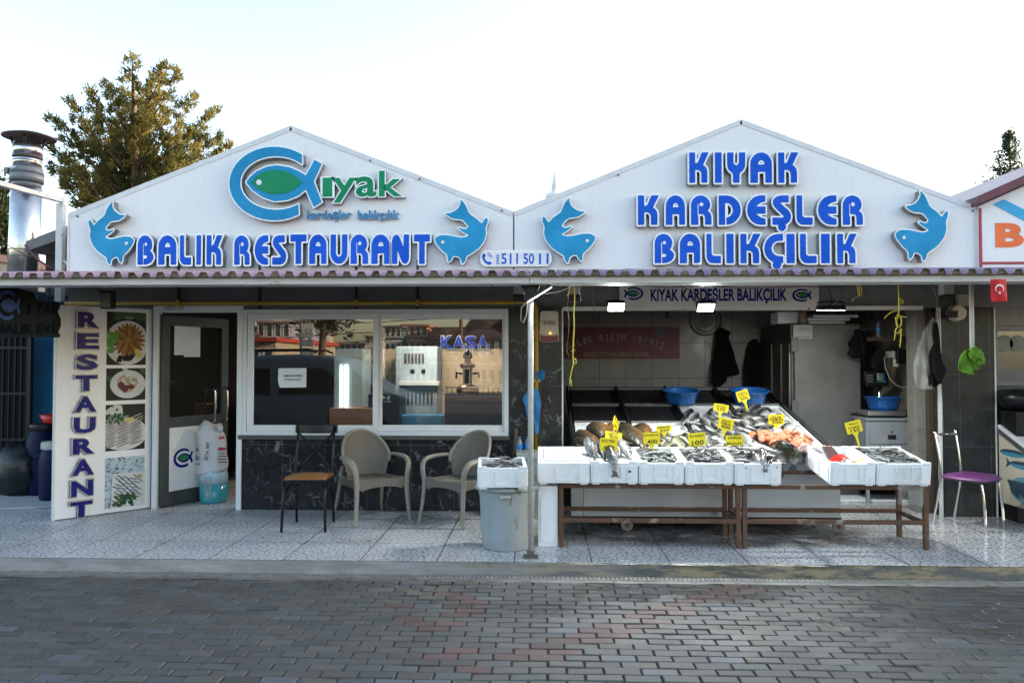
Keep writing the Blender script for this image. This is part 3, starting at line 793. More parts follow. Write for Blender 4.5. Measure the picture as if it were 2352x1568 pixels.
# ------------------------------------------------------------------ lettering
def earc(cx, cy, rx, ry, a0, a1, n=12):
    return [(cx + rx * math.cos(R_(a0 + (a1 - a0) * i / n)), cy + ry * math.sin(R_(a0 + (a1 - a0) * i / n))) for i in range(n + 1)]
def bx(x0, y0, x1, y1): return [(x0, y0), (x1, y0), (x1, y1), (x0, y1)]
def circ(x, y, r): return earc(x, y, r, r, 0, 345, 23)
# each glyph: (outer polygons, holes) on a height of 1; the width is the largest x
GL = {
 'I': ([bx(0, 0, .22, 1)], []),
 'K': ([[(0, 0), (0, 1), (.21, 1), (.21, .65), (.27, .65), (.31, .68), (.45, 1), (.70, 1), (.49, .58), (.56, .55), (.62, .47), (.645, .36), (.645, 0), (.43, 0), (.43, .30), (.41, .37), (.36, .41), (.30, .425), (.21, .425), (.21, 0)]], []),
 'A': ([[(0, 0)] + earc(.36, .62, .36, .38, 180, 0) + [(.72, 0), (.50, 0), (.50, .36), (.25, .36), (.25, 0)]], [[(.265, .60)] + earc(.37, .62, .105, .13, 180, 0, 8) + [(.475, .60)]]),
 'R': ([[(0, 0)] + earc(.33, .68, .33, .32, 180, -35) + [(.545, .475), (.62, .44), (.68, .36), (.70, .27), (.70, 0), (.48, 0), (.48, .24), (.46, .32), (.41, .36), (.25, .365), (.25, 0)]], [circ(.36, .70, .07), bx(.225, .30, .262, .72)]),
 'B': ([[(0, 0)] + earc(.31, .68, .31, .32, 180, -35) + [(.52, .485)] + earc(.30, .26, .38, .26, 50, -90)], [circ(.345, .70, .06), bx(.225, -.02, .262, .72), [(.24, .21), (.34, .21)] + earc(.34, .265, .07, .055, -90, 90, 8) + [(.24, .32)]]),
 'D': ([[(0, 0), (0, 1), (.25, 1)] + earc(.25, .5, .50, .5, 90, -90)], [[(.255, .26)] + earc(.27, .5, .21, .245, -90, 90) + [(.255, .74)], bx(.215, -.02, .262, .745)]),
 'E': ([earc(.45, .5, .45, .5, 90, 270) + [(.62, 0), (.62, .21), (.46, .25), (.33, .345), (.33, .375), (.62, .375), (.62, .625), (.33, .625), (.33, .655), (.46, .75), (.62, .79), (.62, 1)]], []),
 'S': ([[(.57, 1), (.28, 1), (.14, .96), (.05, .88), (.015, .77), (.05, .65), (.13, .55), (.36, .33), (.40, .285), (.37, .25), (0, .25), (0, 0), (.36, 0), (.50, .03), (.60, .12), (.645, .25), (.63, .38), (.57, .48), (.32, .70), (.27, .76), (.57, .76)]], []),
 'L': ([[(0, 1), (.22, 1), (.22, .33), (.25, .27), (.32, .25), (.62, .25), (.62, 0)] + earc(.25, .25, .25, .25, -90, -180, 8)], []),
 'C': ([earc(.45, .5, .45, .5, 90, 270) + [(.60, 0), (.60, .24)] + earc(.47, .5, .24, .26, 270, 90) + [(.60, .76), (.60, 1)]], []),
 'Y': ([[(0, 1), (.22, 1)] + earc(.315, .68, .095, .10, 180, 360, 8) + [(.41, 1), (.63, 1), (.63, .62)] + earc(.36, .60, .27, .28, 0, -60, 6) + [(.43, .30), (.43, 0), (.20, 0), (.20, .30)] + earc(.27, .60, .27, .28, 240, 180, 6)], []),
 'N': ([[(0, 0), (0, .78), (.02, .88), (.08, .96), (.16, 1), (.25, .97), (.31, .89), (.45, .56), (.46, 1), (.67, 1), (.67, .22), (.65, .10), (.58, .02), (.49, 0), (.41, .05), (.36, .13), (.21, .48), (.21, 0)]], []),
 'U': ([[(0, 1), (.22, 1)] + earc(.345, .38, .125, .14, 180, 360, 10) + [(.47, 1), (.69, 1)] + earc(.345, .36, .345, .36, 0, -180, 16)], []),
 'T': ([[(0, 1), (.66, 1), (.66, .76), (.445, .76), (.445, 0), (.215, 0), (.215, .76), (0, .76)]], []),
}
GL['Ş'] = (GL['S'][0] + [circ(.33, -.07, .14)], []); GL['Ç'] = (GL['C'][0] + [circ(.40, -.06, .14)], [])

def poly_sdf(X, Y, pts):
    d = np.full(X.shape, 1e9); ins = np.zeros(X.shape, bool); n = len(pts)
    for i in range(n):
        ax, ay = pts[i]; bx_, by = pts[(i + 1) % n]
        ex, ey = bx_ - ax, by - ay
        t = np.clip(((X - ax) * ex + (Y - ay) * ey) / max(ex * ex + ey * ey, 1e-12), 0, 1)
        d = np.minimum(d, (X - ax - t * ex) ** 2 + (Y - ay - t * ey) ** 2)
        if ay != by:
            c = ((ay > Y) != (by > Y)) & (X < (bx_ - ax) * (Y - ay) / (by - ay) + ax)
            ins ^= c
    return np.where(ins, -1, 1) * np.sqrt(d)
def contours(F, xs, ys, lev):
    """closed lines where F == lev (marching squares)"""
    nx, ny = len(xs), len(ys); S = F < lev; segs = {}
    def pt(i0, j0, i1, j1):
        a, b_ = F[j0, i0] - lev, F[j1, i1] - lev; t = a / (a - b_)
        return (xs[i0] + (xs[i1] - xs[i0]) * t, ys[j0] + (ys[j1] - ys[j0]) * t)
    nxt = {}; pos = {}
    for j in range(ny - 1):
        for i in range(nx - 1):
            c = (S[j, i], S[j, i + 1], S[j + 1, i + 1], S[j + 1, i])
            k = c[0] + 2 * c[1] + 4 * c[2] + 8 * c[3]
            if k in (0, 15): continue
            e = {'b': ('h', i, j), 'r': ('v', i + 1, j), 't': ('h', i, j + 1), 'l': ('v', i, j)}
            T = {1: ['lb'], 2: ['br'], 3: ['lr'], 4: ['rt'], 5: ['lt', 'rb'], 6: ['bt'], 7: ['lt'], 8: ['tl'], 9: ['tb'], 10: ['bl', 'tr'], 11: ['tr'], 12: ['rl'], 13: ['rb'], 14: ['bl']}[k]
            for s_ in T:
                for q in s_:
                    if e[q] not in pos:
                        h, a, b_ = e[q]
                        pos[e[q]] = pt(a, b_, a + 1, b_) if h == 'h' else pt(a, b_, a, b_ + 1)
                nxt.setdefault(e[s_[0]], []).append(e[s_[1]])
    out = []
    while nxt:
        st = next(iter(nxt)); cur = st; line = []
        while cur in nxt:
            line.append(pos[cur]); l = nxt[cur]; q = l.pop()
            if not l: del nxt[cur]
            cur = q
            if cur == st: break
        if len(line) > 4: out.append(line)
    return out
def simplify(line, eps):
    out = []; n = len(line)
    for i in range(n):
        a, p, q = line[i - 1], line[i], line[(i + 1) % n]
        dx, dy = q[0] - a[0], q[1] - a[1]
        if abs(dx * (p[1] - a[1]) - dy * (p[0] - a[0])) > eps * math.hypot(dx, dy) or i % 7 == 0: out.append(p)
    return out
def shape_lines(outers, holes, lev, res=.02, pad=.16):
    P_ = [p for o in outers for p in o]
    x0, x1 = min(p[0] for p in P_) - pad, max(p[0] for p in P_) + pad; y0, y1 = min(p[1] for p in P_) - pad, max(p[1] for p in P_) + pad
    xs = np.arange(x0, x1, res) + .00137; ys = np.arange(y0, y1, res) + .00171
    X, Y = np.meshgrid(xs, ys)
    F = np.minimum.reduce([poly_sdf(X, Y, o) for o in outers])
    for h in holes: F = np.maximum(F, -poly_sdf(X, Y, h))
    return [simplify(l, res * .05) for l in contours(F, xs, ys, lev)]
_dg = None
def fill_mesh(lines, depth, name):
    """lines in local x,z -> solid of the given depth towards -y (front at y = -depth)"""
    cu = bpy.data.curves.new('tmp', 'CURVE'); cu.dimensions = '2D'; cu.fill_mode = 'BOTH'; cu.extrude = depth / 2
    for l in lines:
        sp = cu.splines.new('POLY'); sp.points.add(len(l) - 1)
        for p, q in zip(sp.points, l): p.co = (q[0], q[1], 0, 1)
        sp.use_cyclic_u = True
    return curve_to_mesh(cu, name, depth)
def curve_to_mesh(cu, name, depth):
    o = bpy.data.objects.new('tmp', cu); COL.objects.link(o)
    dg = bpy.context.evaluated_depsgraph_get()
    me = bpy.data.meshes.new_from_object(o.evaluated_get(dg)); me.name = name
    bpy.data.objects.remove(o); bpy.data.curves.remove(cu)
    # curve plane xy -> xz, front towards -y
    me.transform(Matrix(((1, 0, 0, 0), (0, 0, -1, -depth / 2), (0, 1, 0, 0), (0, 0, 0, 1))))
    bm = bmesh.new(); bm.from_mesh(me); bmesh.ops.remove_doubles(bm, verts=bm.verts, dist=1e-6); bmesh.ops.recalc_face_normals(bm, faces=bm.faces); bm.to_mesh(me); bm.free()
    return me
def two_mats(me, front, side):
    me.materials.clear(); me.materials.append(front); me.materials.append(side)
    for p in me.polygons: p.material_index = 0 if p.normal.y < -.7 else 1; p.use_smooth = False
    return me
def channel(parent, outers, holes, M4, face_mat, name='letter', depth=.085, rim=.05, res=.02, keep_holes=True, face_name='face'):
    """built-up letter: metal return with a pale rim, coloured face a hair proud"""
    body = fill_mesh(shape_lines(outers, holes if keep_holes else [], rim, res), depth, name)
    face = fill_mesh(shape_lines(outers, holes, 0, res), .006, face_name)
    face.transform(Matrix.Translation((0, -depth + .001, 0)))
    body.transform(M4); face.transform(M4)
    bo = link(name, two_mats(body, M['rim'], M['return']), parent)
    face.materials.clear(); face.materials.append(face_mat)
    link(face_name, face, bo)
    return bo
BFONT = bpy.data.fonts.load('<builtin>') if False else None
def text_mesh(txt, size, bold=0.0, depth=.002, sx=1.0, align='CENTER', spacing=1.0, shear=0.0, name='lettering'):
    cu = bpy.data.curves.new('tmp', 'FONT'); cu.body = txt; cu.size = size; cu.extrude = depth / 2; cu.offset = bold * size
    cu.align_x = align; cu.align_y = 'CENTER'; cu.space_character = spacing; cu.shear = shear; cu.resolution_u = 3
    me = curve_to_mesh(cu, name, depth)
    if sx != 1.0: me.transform(Matrix.Diagonal((sx, 1, 1, 1)))
    return me
def fit_text(txt, w, h, bold=0.02, depth=.002, spacing=1.0, name='lettering'):
    """text scaled to fill w x h, centred on the origin, in the xz plane"""
    me = text_mesh(txt, 1.0, bold, depth, spacing=spacing, name=name)
    xs = [v.co.x for v in me.vertices]; zs_ = [v.co.z for v in me.vertices]
    sx, sz = w / (max(xs) - min(xs)), h / (max(zs_) - min(zs_))
    me.transform(Matrix.Diagonal((sx, 1, sz, 1)) @ Matrix.Translation((-(max(xs) + min(xs)) / 2, 0, -(max(zs_) + min(zs_)) / 2)))
    return me
def put_text(parent, txt, w, h, mat, M4, bold=.02, name='lettering', depth=.002, spacing=1.0):
    me = fit_text(txt, w, h, bold, depth, spacing, name); me.transform(M4); me.materials.clear(); me.materials.append(mat)
    return link(name, me, parent)
def pix_rect(px0, py0, px1, py1, Y):
    c = P((px0 + px1) / 2, (py0 + py1) / 2, Y)
    x0, x1 = XP(px0, Y, c.z), XP(px1, Y, c.z); z1, z0 = ZP(py0, c.x, Y), ZP(py1, c.x, Y)
    return c, x0, x1, z0, z1

YF = YW - .10                               # plane of the letter fronts
def letter_row(name, label, rows, mat):
    c0 = P(rows[0][1], rows[0][3], YW); t = thing(name, label, 'sign', (c0.x, YW, c0.z))
    for ch, px0, px1, py0, py1 in rows:
        outers, holes = GL[ch]
        if ch == ' ': continue
        c, x0, x1, z0, z1 = pix_rect(px0, py0, px1, py1, YF)
        Wd = max(p[0] for o in outers for p in o); sx = (x1 - x0) / Wd; sz = z1 - z0
        ow = [[(p[0] * sx / sz, p[1]) for p in o] for o in outers]; hw = [[(p[0] * sx / sz, p[1]) for p in o] for o in holes]
        M4 = Matrix.Translation((x0 - c0.x, -.015, z0 - c0.z)) @ Matrix.Diagonal((sz, 1, sz, 1))
        b_ = channel(t, ow, hw, M4, mat, rim=.055)
        # stand-offs to the panel
        st = MB()
        q = .5; st.cyl((x0 + min(.04, (x1 - x0) * .4), YW + .001, z0 + sz * q), (x0 + min(.04, (x1 - x0) * .4), YW - .016, z0 + sz * q), .008, n=6)
        st.obj('stand_off', M['steel_dark'], b_)
    return t
D1 = lambda x: 1148.4 + .3662 * x
row1 = [(c, D1(a), D1(b_), 350.5, 420) for c, a, b_ in (('K', 1187, 1310), ('I', 1348, 1390), ('Y', 1425, 1538), ('A', 1570, 1705), ('K', 1745, 1872))]
row2 = [(c, D1(a), D1(b_), 449, 516.5) for c, a, b_ in (('K', 865, 998), ('A', 1040, 1160), ('R', 1198, 1326), ('D', 1372, 1510), ('E', 1550, 1665), ('Ş', 1708, 1825), ('L', 1860, 1960), ('E', 1995, 2110), ('R', 2150, 2275))]
row3 = [(c, D1(a), D1(b_), 537, 604.5) for c, a, b_ in (('B', 970, 1092), ('A', 1128, 1255), ('L', 1295, 1385), ('I', 1420, 1465), ('K', 1508, 1635), ('Ç', 1658, 1775), ('I', 1797, 1848), ('L', 1882, 1985), ('I', 2014, 2068), ('K', 2115, 2238))]
letter_row('letter_sign', 'topmost row of raised blue letters on the right gable reading KIYAK', row1, M['blue'])
letter_row('letter_sign', 'middle and longest row of raised blue letters on the right gable', row2, M['blue'])
letter_row('letter_sign', 'lowest row of raised blue letters on the right gable reading BALIKÇILIK', row3, M['blue'])
D2 = lambda x: 287.1 + .17089 * x
D3 = lambda x: 459.4 + .3418 * x
row4 = [(c, D2(a), D2(b_), 540.5, 608) for c, a, b_ in (('B', 172, 385), ('A', 450, 690), ('L', 740, 890), ('I', 962, 1022), ('K', 1098, 1310), ('R', 1470, 1675), ('E', 1745, 1925), ('S', 1982, 2168))]
row4 += [(c, D3(a), D3(b_), 538.5, 606) for c, a, b_ in (('T', 608, 715), ('A', 735, 850), ('U', 878, 990), ('R', 1013, 1130), ('A', 1152, 1275), ('N', 1290, 1405), ('T', 1438, 1545))]
letter_row('letter_sign', 'raised blue BALIK RESTAURANT letters along the foot of the left gable', row4, M['blue'])
# the fish emblem
def D3p(pts): return [(D3(x), 258.4 + .3418 * y) for x, y in pts]
c0 = P(625, 422, YW); t = thing('emblem_sign', 'big blue ring-shaped fish emblem with green body and small lettering on left gable', 'sign', (c0.x, YW, c0.z))
def to_unit(pts, Yp=YF, s=1.0):
    return [((P(px, py, Yp).x - c0.x) * s, (P(px, py, Yp).z - c0.z) * s) for px, py in pts]
T4 = Matrix.Translation((0, -.015, 0))
ring_o = earc(500, 478, 302, 248, 50, 312, 40); ring_i = earc(512, 474, 240, 180, 318, 40, 36)
ring = [p for p in ring_o] + [(662, 602)] + [p for p in ring_i if p[0] < 690] + [(690, 350)]
ring = [(min(p[0], 694), p[1]) for p in earc(500, -478, 302, 248, 50, 310, 40)]
def flip(pts): return [(x, -y) for x, y in pts]
ro = [(500 + 302 * math.cos(R_(a)), 478 - 247 * math.sin(R_(a))) for a in np.linspace(52, 303, 44)]
ri = [(512 + 242 * math.cos(R_(a)), 474 - 180 * math.sin(R_(a))) for a in np.linspace(308, 44, 40)]
ring = to_unit(D3p(ro + ri))
fish = to_unit(D3p([(310, 468), (340, 430), (380, 396), (450, 364), (520, 355), (600, 368), (665, 395), (712, 424), (770, 318), (818, 346), (765, 465), (818, 602), (765, 636), (712, 518), (660, 560), (590, 588), (500, 598), (420, 570), (350, 520)]))
channel(t, [ring], [], T4, M['sky_blue'], 'ring', .085, .013, .008)
fb = channel(t, [fish], [], T4, M['sky_blue'], 'fish_shape', .085, .013, .008)
lens = to_unit(D3p([(345, 475), (380, 430), (420, 405), (470, 392), (520, 388), (580, 396), (640, 425), (688, 470), (640, 515), (580, 542), (520, 551), (460, 545), (400, 520)]))
me = fill_mesh([lens], .006, 'body'); me.transform(T4 @ Matrix.Translation((0, -.089, 0))); me.materials.append(M['green']); link('body', me, fb)
e0 = to_unit(D3p([(398, 471)]))[0]
b = MB(); b.cyl((c0.x + e0[0], YW - .015 - .094, c0.z + e0[1]), (c0.x + e0[0], YW - .015 - .098, c0.z + e0[1]), .028, n=20); b.obj('eye', M['paint_white'], fb)
M['small_blue'] = film('small_blue_film', (.012, .19, .42))
def text_channel(parent, txt, px0, py0, px1, py1, mat, bold_face, bold_body, depth=.06, name='letter'):
    """raised word from the font: body is the same outline, swollen"""
    c, x0, x1, z0, z1 = pix_rect(px0, py0, px1, py1, YW - depth - .015)
    for k, (bold, dp, mt) in enumerate(((bold_body, depth, None), (bold_face, .006, mat))):
        me = text_mesh(txt, 1.0, 0, 1.0)
        xs = [v.co.x for v in me.vertices]; zz = [v.co.z for v in me.vertices]
        sx, sz = (x1 - x0) / (max(xs) - min(xs)), (z1 - z0) / (max(zz) - min(zz)); mx, mz = (max(xs) + min(xs)) / 2, (max(zz) + min(zz)) / 2
        bpy.data.meshes.remove(me)
        me = text_mesh(txt, 1.0, bold, dp)
        me.transform(Matrix.Translation((c.x - c0.x, -.015 - (depth - .001 if k else 0), c.z - c0.z)) @ Matrix.Diagonal((sx, 1, sz, 1)) @ Matrix.Translation((-mx, 0, -mz)))
        if k == 0: bo = link(name, two_mats(me, M['rim'], M['return']), parent)
        else: me.materials.clear(); me.materials.append(mt); link('face', me, bo)
for ch, a, b_, y0, y1 in (('ı', 833, 880, 443, 562), ('y', 900, 1040, 443, 602), ('a', 1052, 1180, 435, 562), ('k', 1208, 1345, 396, 560)):
    (p0, q0), (p1, q1) = D3p([(a, y0), (b_, y1)]); text_channel(t, ch, p0, q0, p1, q1, M['green'], .016, .046)
text_channel(t, 'kardeşler', 706, 483, 806, 508, M['small_blue'], .012, .030, .016, 'lettering'); text_channel(t, 'balıkçılık', 822, 483, 916, 508, M['small_blue'], .012, .030, .016, 'lettering')
# leaping fish cut-outs
FP = [(705, 572), (735, 600), (757, 645), (775, 695), (830, 732), (868, 778), (885, 740), (908, 722), (912, 760), (893, 812), (900, 855), (885, 920), (840, 980), (790, 1018), (752, 1040), (745, 1080), (720, 1108), (713, 1060), (690, 1040), (652, 1035), (643, 1070), (617, 1092), (612, 1025), (570, 990), (525, 930), (516, 893), (548, 868), (610, 866), (660, 877), (720, 890), (777, 872), (715, 835), (687, 802), (745, 822), (771, 800), (747, 765), (720, 738), (650, 733), (588, 688), (640, 685), (690, 652), (712, 605)]
def smooth_poly(pts, it=2):
    for _ in range(it):
        out = []
        for i in range(len(pts)):
            a, b_ = Vector(pts[i]), Vector(pts[(i + 1) % len(pts)])
            out += [tuple(a * .8 + b_ * .2), tuple(a * .2 + b_ * .8)]
        pts = out
    return pts
fx0, fx1, fy0, fy1 = 512, 914, 570, 1110
for (px0, py0, px1, py1, mirror, lab) in ((203, 462, 309, 610, True, 'turquoise leaping fish cut-out at the far left end of the left gable'), (997, 457, 1121, 608, False, 'turquoise leaping fish cut-out after the word RESTAURANT, facing left'),
                                  (1245, 453, 1369, 606, True, 'turquoise leaping fish cut-out at the left foot of the right gable, facing right'), (2055, 437, 2178, 602, False, 'turquoise leaping fish cut-out at the right end of the right gable')):
    c, x0, x1, z0, z1 = pix_rect(px0, py0, px1, py1, YF)
    ft = thing('fish_sign', lab, 'sign', (c.x, YW, c.z), 'turquoise fish cut-outs on the gables')
    S = z1 - z0
    pts = []
    for x, y in FP:
        u = (x - fx0) / (fx1 - fx0); u = 1 - u if mirror else u
        pts.append(((u - .5) * (x1 - x0), (.5 - (y - fy0) / (fy1 - fy0)) * S))
    bo = channel(ft, [smooth_poly(pts, 1)], [], T4, M['fish_blue'], 'panel', .085, .012, .008)
    u = (578 - fx0) / (fx1 - fx0); u = 1 - u if mirror else u
    ex, ez = (u - .5) * (x1 - x0), (.5 - (925 - fy0) / (fy1 - fy0)) * S
    b = MB(); b.cyl((c.x + ex, YW - .107, c.z + ez), (c.x + ex, YW - .111, c.z + ez), .017, n=16); b.obj('eye', M['paint_white'], bo)
# phone number plate
c, x0, x1, z0, z1 = pix_rect(1103, 575, 1267, 612, YW - .05)
t = thing('phone_sign', 'white rounded plate with blue phone number between the gables', 'sign', (c.x, YW, c.z))
Wd, Ht = (x1 - x0) / 2, (z1 - z0) / 2; r = Ht * .8
rr = earc(Wd - r, Ht - r, r, r, 0, 90, 6) + earc(-Wd + r, Ht - r, r, r, 90, 180, 6) + earc(-Wd + r, -Ht + r, r, r, 180, 270, 6) + earc(Wd - r, -Ht + r, r, r, 270, 360, 6)
me = fill_mesh([rr], .045, 'plate'); pl_ = link('plate', two_mats(me, M['rim'], M['return']), t)
me = fill_mesh([[(p[0] * .955, p[1] * .86) for p in rr]], .004, 'face'); me.transform(Matrix.Translation((0, -.0435, 0))); me.materials.append(M['paint_white']); link('face', me, t)
TT = lambda px, py: Matrix.Translation((P(px, py, YW - .05).x - c.x, -.0475, P(px, py, YW - .05).z - c.z))
k = .00445
for tx, a, b_ in (('511', 1151, 1190), ('50', 1202, 1227), ('11', 1238, 1260)): put_text(t, tx, (b_ - a) * k, 25 * k, M['blue'], TT((a + b_) / 2, 594), .015, 'number')
put_text(t, '0362', 23 * k, 7 * k, M['blue'], TT(1143, 595) @ Matrix.Rotation(-math.pi / 2, 4, 'Y'), .02, 'number')
s_ = 13 * k
ph = [(-.75, .85), (-.45, .95), (-.25, .45), (-.5, .2), (-.2, -.35), (.15, -.6), (.45, -.45), (.85, -.8), (.65, -1.0), (.25, -1.1), (-.35, -.75), (-.8, -.1), (-.95, .5)]
me = fill_mesh([[(p[0] * s_, p[1] * s_) for p in ph]], .002, 'phone_icon'); me.transform(TT(1119, 594)); me.materials.append(M['blue']); link('phone_icon', me, t)
for rr_ in (.55, .85):
    a = earc(-.1, .1, rr_ + .07, rr_ + .07, 0, 85, 8) + earc(-.1, .1, rr_ - .05, rr_ - .05, 85, 0, 8)
    me = fill_mesh([[(p[0] * s_, p[1] * s_) for p in a]], .002, 'sound_wave'); me.transform(TT(1120, 593)); me.materials.append(M['blue']); link('sound_wave', me, t)

# ------------------------------------------------------------------ flat board over the stall
def plate_text(parent, txt, px0, py0, px1, py1, Y, mat, bold=.02, name='lettering'):
    c, x0, x1, z0, z1 = pix_rect(px0, py0, px1, py1, Y)
    o = root_of(parent).location
    return put_text(parent, txt, x1 - x0, z1 - z0, mat, Matrix.Translation((c.x - o.x, Y - o.y, c.z - o.z)), bold, name)
def mini_logo(parent, pxc, pyc, h, Y, mirror=False, ringmat=None, bodymat=None, k=None):
    """flat print of the fish emblem, h pixels tall"""
    o = root_of(parent).location; cc = P(pxc, pyc, Y); s = (P(pxc, pyc - h / 2, Y).z - P(pxc, pyc + h / 2, Y).z) / 494 * (k or 1)
    sx = (-1 if mirror else 1) * s * 1.18
    def mp(pts): return [(((x - 510) * sx), ((478 - y) * s)) for x, y in pts]
    M4 = Matrix.Translation((cc.x - o.x, Y - o.y, cc.z - o.z))
    fishp = [(300, 470), (380, 385), (450, 350), (520, 340), (600, 355), (665, 385), (712, 424), (770, 318), (818, 346), (765, 465), (818, 602), (765, 636), (712, 518), (660, 570), (590, 600), (500, 612), (420, 585), (350, 530)]
    for nm, pts, mt, dy in (('ring_print', ro + ri, ringmat, 0), ('fish_print', fishp, ringmat, 0), ('body_print', [(345, 475), (380, 430), (470, 392), (520, 388), (580, 396), (640, 425), (680, 470), (640, 515), (580, 542), (520, 551), (460, 545), (400, 520)], bodymat, -.0012)):
        me = fill_mesh([mp(pts)], .001, nm); me.transform(M4 @ Matrix.Translation((0, dy, 0))); me.materials.append(mt); link(nm, me, parent)
    e = mp([(400, 470)])[0]
    b_ = MB(); b_.cyl((cc.x + e[0], Y - .0022, cc.z + e[1]), (cc.x + e[0], Y - .003, cc.z + e[1]), 20 * s, n=12); b_.obj('eye_print', M['paint_white'], parent)
YBN = YW - .26
c, x0, x1, z0, z1 = pix_rect(1423, 656, 1881, 707, YBN)
t = thing('banner_board', 'white board with navy shop lettering and two fish logos under the awning', 'sign', (c.x, YBN, c.z))
b = MB(); b.box((x0, YBN, z0), (x1, YBN + .03, z1)); b.obj('board', pm('dull_white_board', (.60, .60, .59), (.50, .50, .49), 3, .45), t, bevel=.003)
plate_text(t, 'KIYAK KARDEŞLER BALIKÇILIK', 1494, 661, 1807, 699, YBN - .001, M['navy'], .03)
M['logo_green'] = flat('logo_green_print', (.02, .20, .05), .5)
mini_logo(t, 1455, 674, 30, YBN - .001, True, M['navy'], M['logo_green']); mini_logo(t, 1842, 678, 30, YBN - .001, False, M['navy'], M['logo_green'])
# ------------------------------------------------------------------ left side: passage, sign board, chimney
YBL = 9.6
bw = thing('blue_wall', 'bright blue painted wall at the end of the passage left of the restaurant sign', 'wall', (-6, YBL, 0))
b = MB(); b.box((XP(62, YBL, 1), YBL, 0), (xL + .4, YBL + .1, 2.42)); b.obj('wall', M['blue_wall'], bw)
b = MB(); p = P(148, 700, YBL - .06); b.cyl((p.x - .01, YBL - .05, 0), (p.x - .01, YBL - .05, 2.4), .03); b.obj('drain_pipe', M['blue_wall'], bw)
b = MB(); b.box((-9, YK + 2.05, .0015), (xL - .0, 12, .0045)); struct(b.obj('passage_floor', pm('shaded_passage_floor', (.06, .06, .06), (.03, .03, .03), 4, .7)))  # dark sheet over the tiles, the passage's shade put into its colour
YG = 9.2
gt = thing('lattice_gate', 'dark metal lattice gate in the shadowed passage at the far left', 'gate', (XP(20, YG, 1), YG, 0))
b = MB(); gx0, gx1 = XP(-150, YG, 1), XP(62, YG, 1)
for x in np.arange(gx0, gx1, .075): b.box((x, YG, .06), (x + .012, YG + .012, 2.25))
for z in (.06, .6, 1.15, 1.7, 2.2): b.box((gx0, YG - .014, z), (gx1, YG - .001, z + .03))
b.obj('bars', M['black_metal'], gt)
b = MB(); b.box((gx0, YG + .02, .05), (gx1 - .02, YG + .03, 1.95)); b.obj('shade_sheet', pm('recess_shade', (.003, .005, .008), (.006, .010, .014), 5, .7, spec=.2), gt)  # dark sheet behind the bars stands in for the shade of the recess
b = MB(); b.box((gx1, YG - .02, 0), (gx1 + .05, YG + .03, 2.3)); b.obj('gate_post', M['black_metal'], gt)
def lumpy(mb, c, r, seed, amp=.25, nu=20, nv=14):
    c = Vector(c); k = len(mb.v); mb.ball(c, r, nu, nv)
    for i in range(k, len(mb.v)):
        d = mb.v[i] - c; nn = mnoise.noise(d * 4.5 / max(r) + Vector((seed * 7.3, seed, 0)))
        mb.v[i] = c + d * (1 + amp * nn)
pbg = G(35, 1135); pbg.y = 8.9
b = MB(); lumpy(b, (XP(38, 8.9, .35), 8.9, .30), (.30, .22, .30), 4); o = b.obj('rubbish_bag', pm('black_bin_bag', (.005, .008, .011), (.012, .017, .022), 10, .35, bump=.8, bscale=14), org=(XP(38, 8.9, .35), 8.9, 0)); tag(o, 'bulging black rubbish bag on the floor in front of the dark lattice gate', 'rubbish bag')
def barrel(px, Y, r, h, lab, lid, scale=1):
    x = XP(px, Y, .4); t = thing('plastic_barrel', lab, 'barrel', (x, Y, 0), 'blue plastic barrels in the passage')
    b = MB(); b.lathe((x, Y, 0), [(r * .88, 0), (r * .95, .03), (r, h * .25), (r * 1.03, h * .5), (r, h * .75), (r * .86, h * .9), (r * .78, h * .93), (r * .80, h * .94), (r * .80, h)], 28); b.obj('drum', M['barrel'], t)
    b = MB(); b.lathe((x, Y, h + .001), [(r * .86, -.05), (r * .88, -.04), (r * .88, .01), (r * .84, .03), (0, .035)], 28); b.obj('lid', lid, t)
    b = MB(); b.tube([(x - r * .84, Y, h * .82), (x - r * 1.15, Y - .02, h * .79), (x - r * 1.22, Y - .02, h * .76), (x - r * .98, Y, h * .74)], .012, 6); b.obj('handle', M['black_metal'], t)
    return t
b = MB(); b.box((gx0, YK + 2.3, 2.32), (gx1 + .35, YG + .6, 2.36)); o = b.obj('passage_shade_roof', M['dark_soffit'], org=(gx1, YG, 2.32)); tag(o, 'dark flat roof sheet added over the lattice gate to shade the passage', 'roof')  # roof sheet added to keep skylight off the gate
barrel(102, 9.0, .20, .80, 'tall blue plastic barrel with black lid against the bright blue wall', M['black_metal'])
barrel(128, 8.65, .17, .62, 'shorter blue plastic barrel with pale lid half hidden behind the restaurant sign board', M['lightgrey'])
b = MB(); x = XP(124, 9.0, .9); b.lathe((x, 9.0, .842), [(.10, 0), (.15, .09), (.155, .09), (.105, -.004)], 20, False); o = b.obj('red_bowl', M['red'], org=(x, 9.0, .84)); tag(o, 'red bowl resting on the lid of the tall blue barrel', 'bowl')
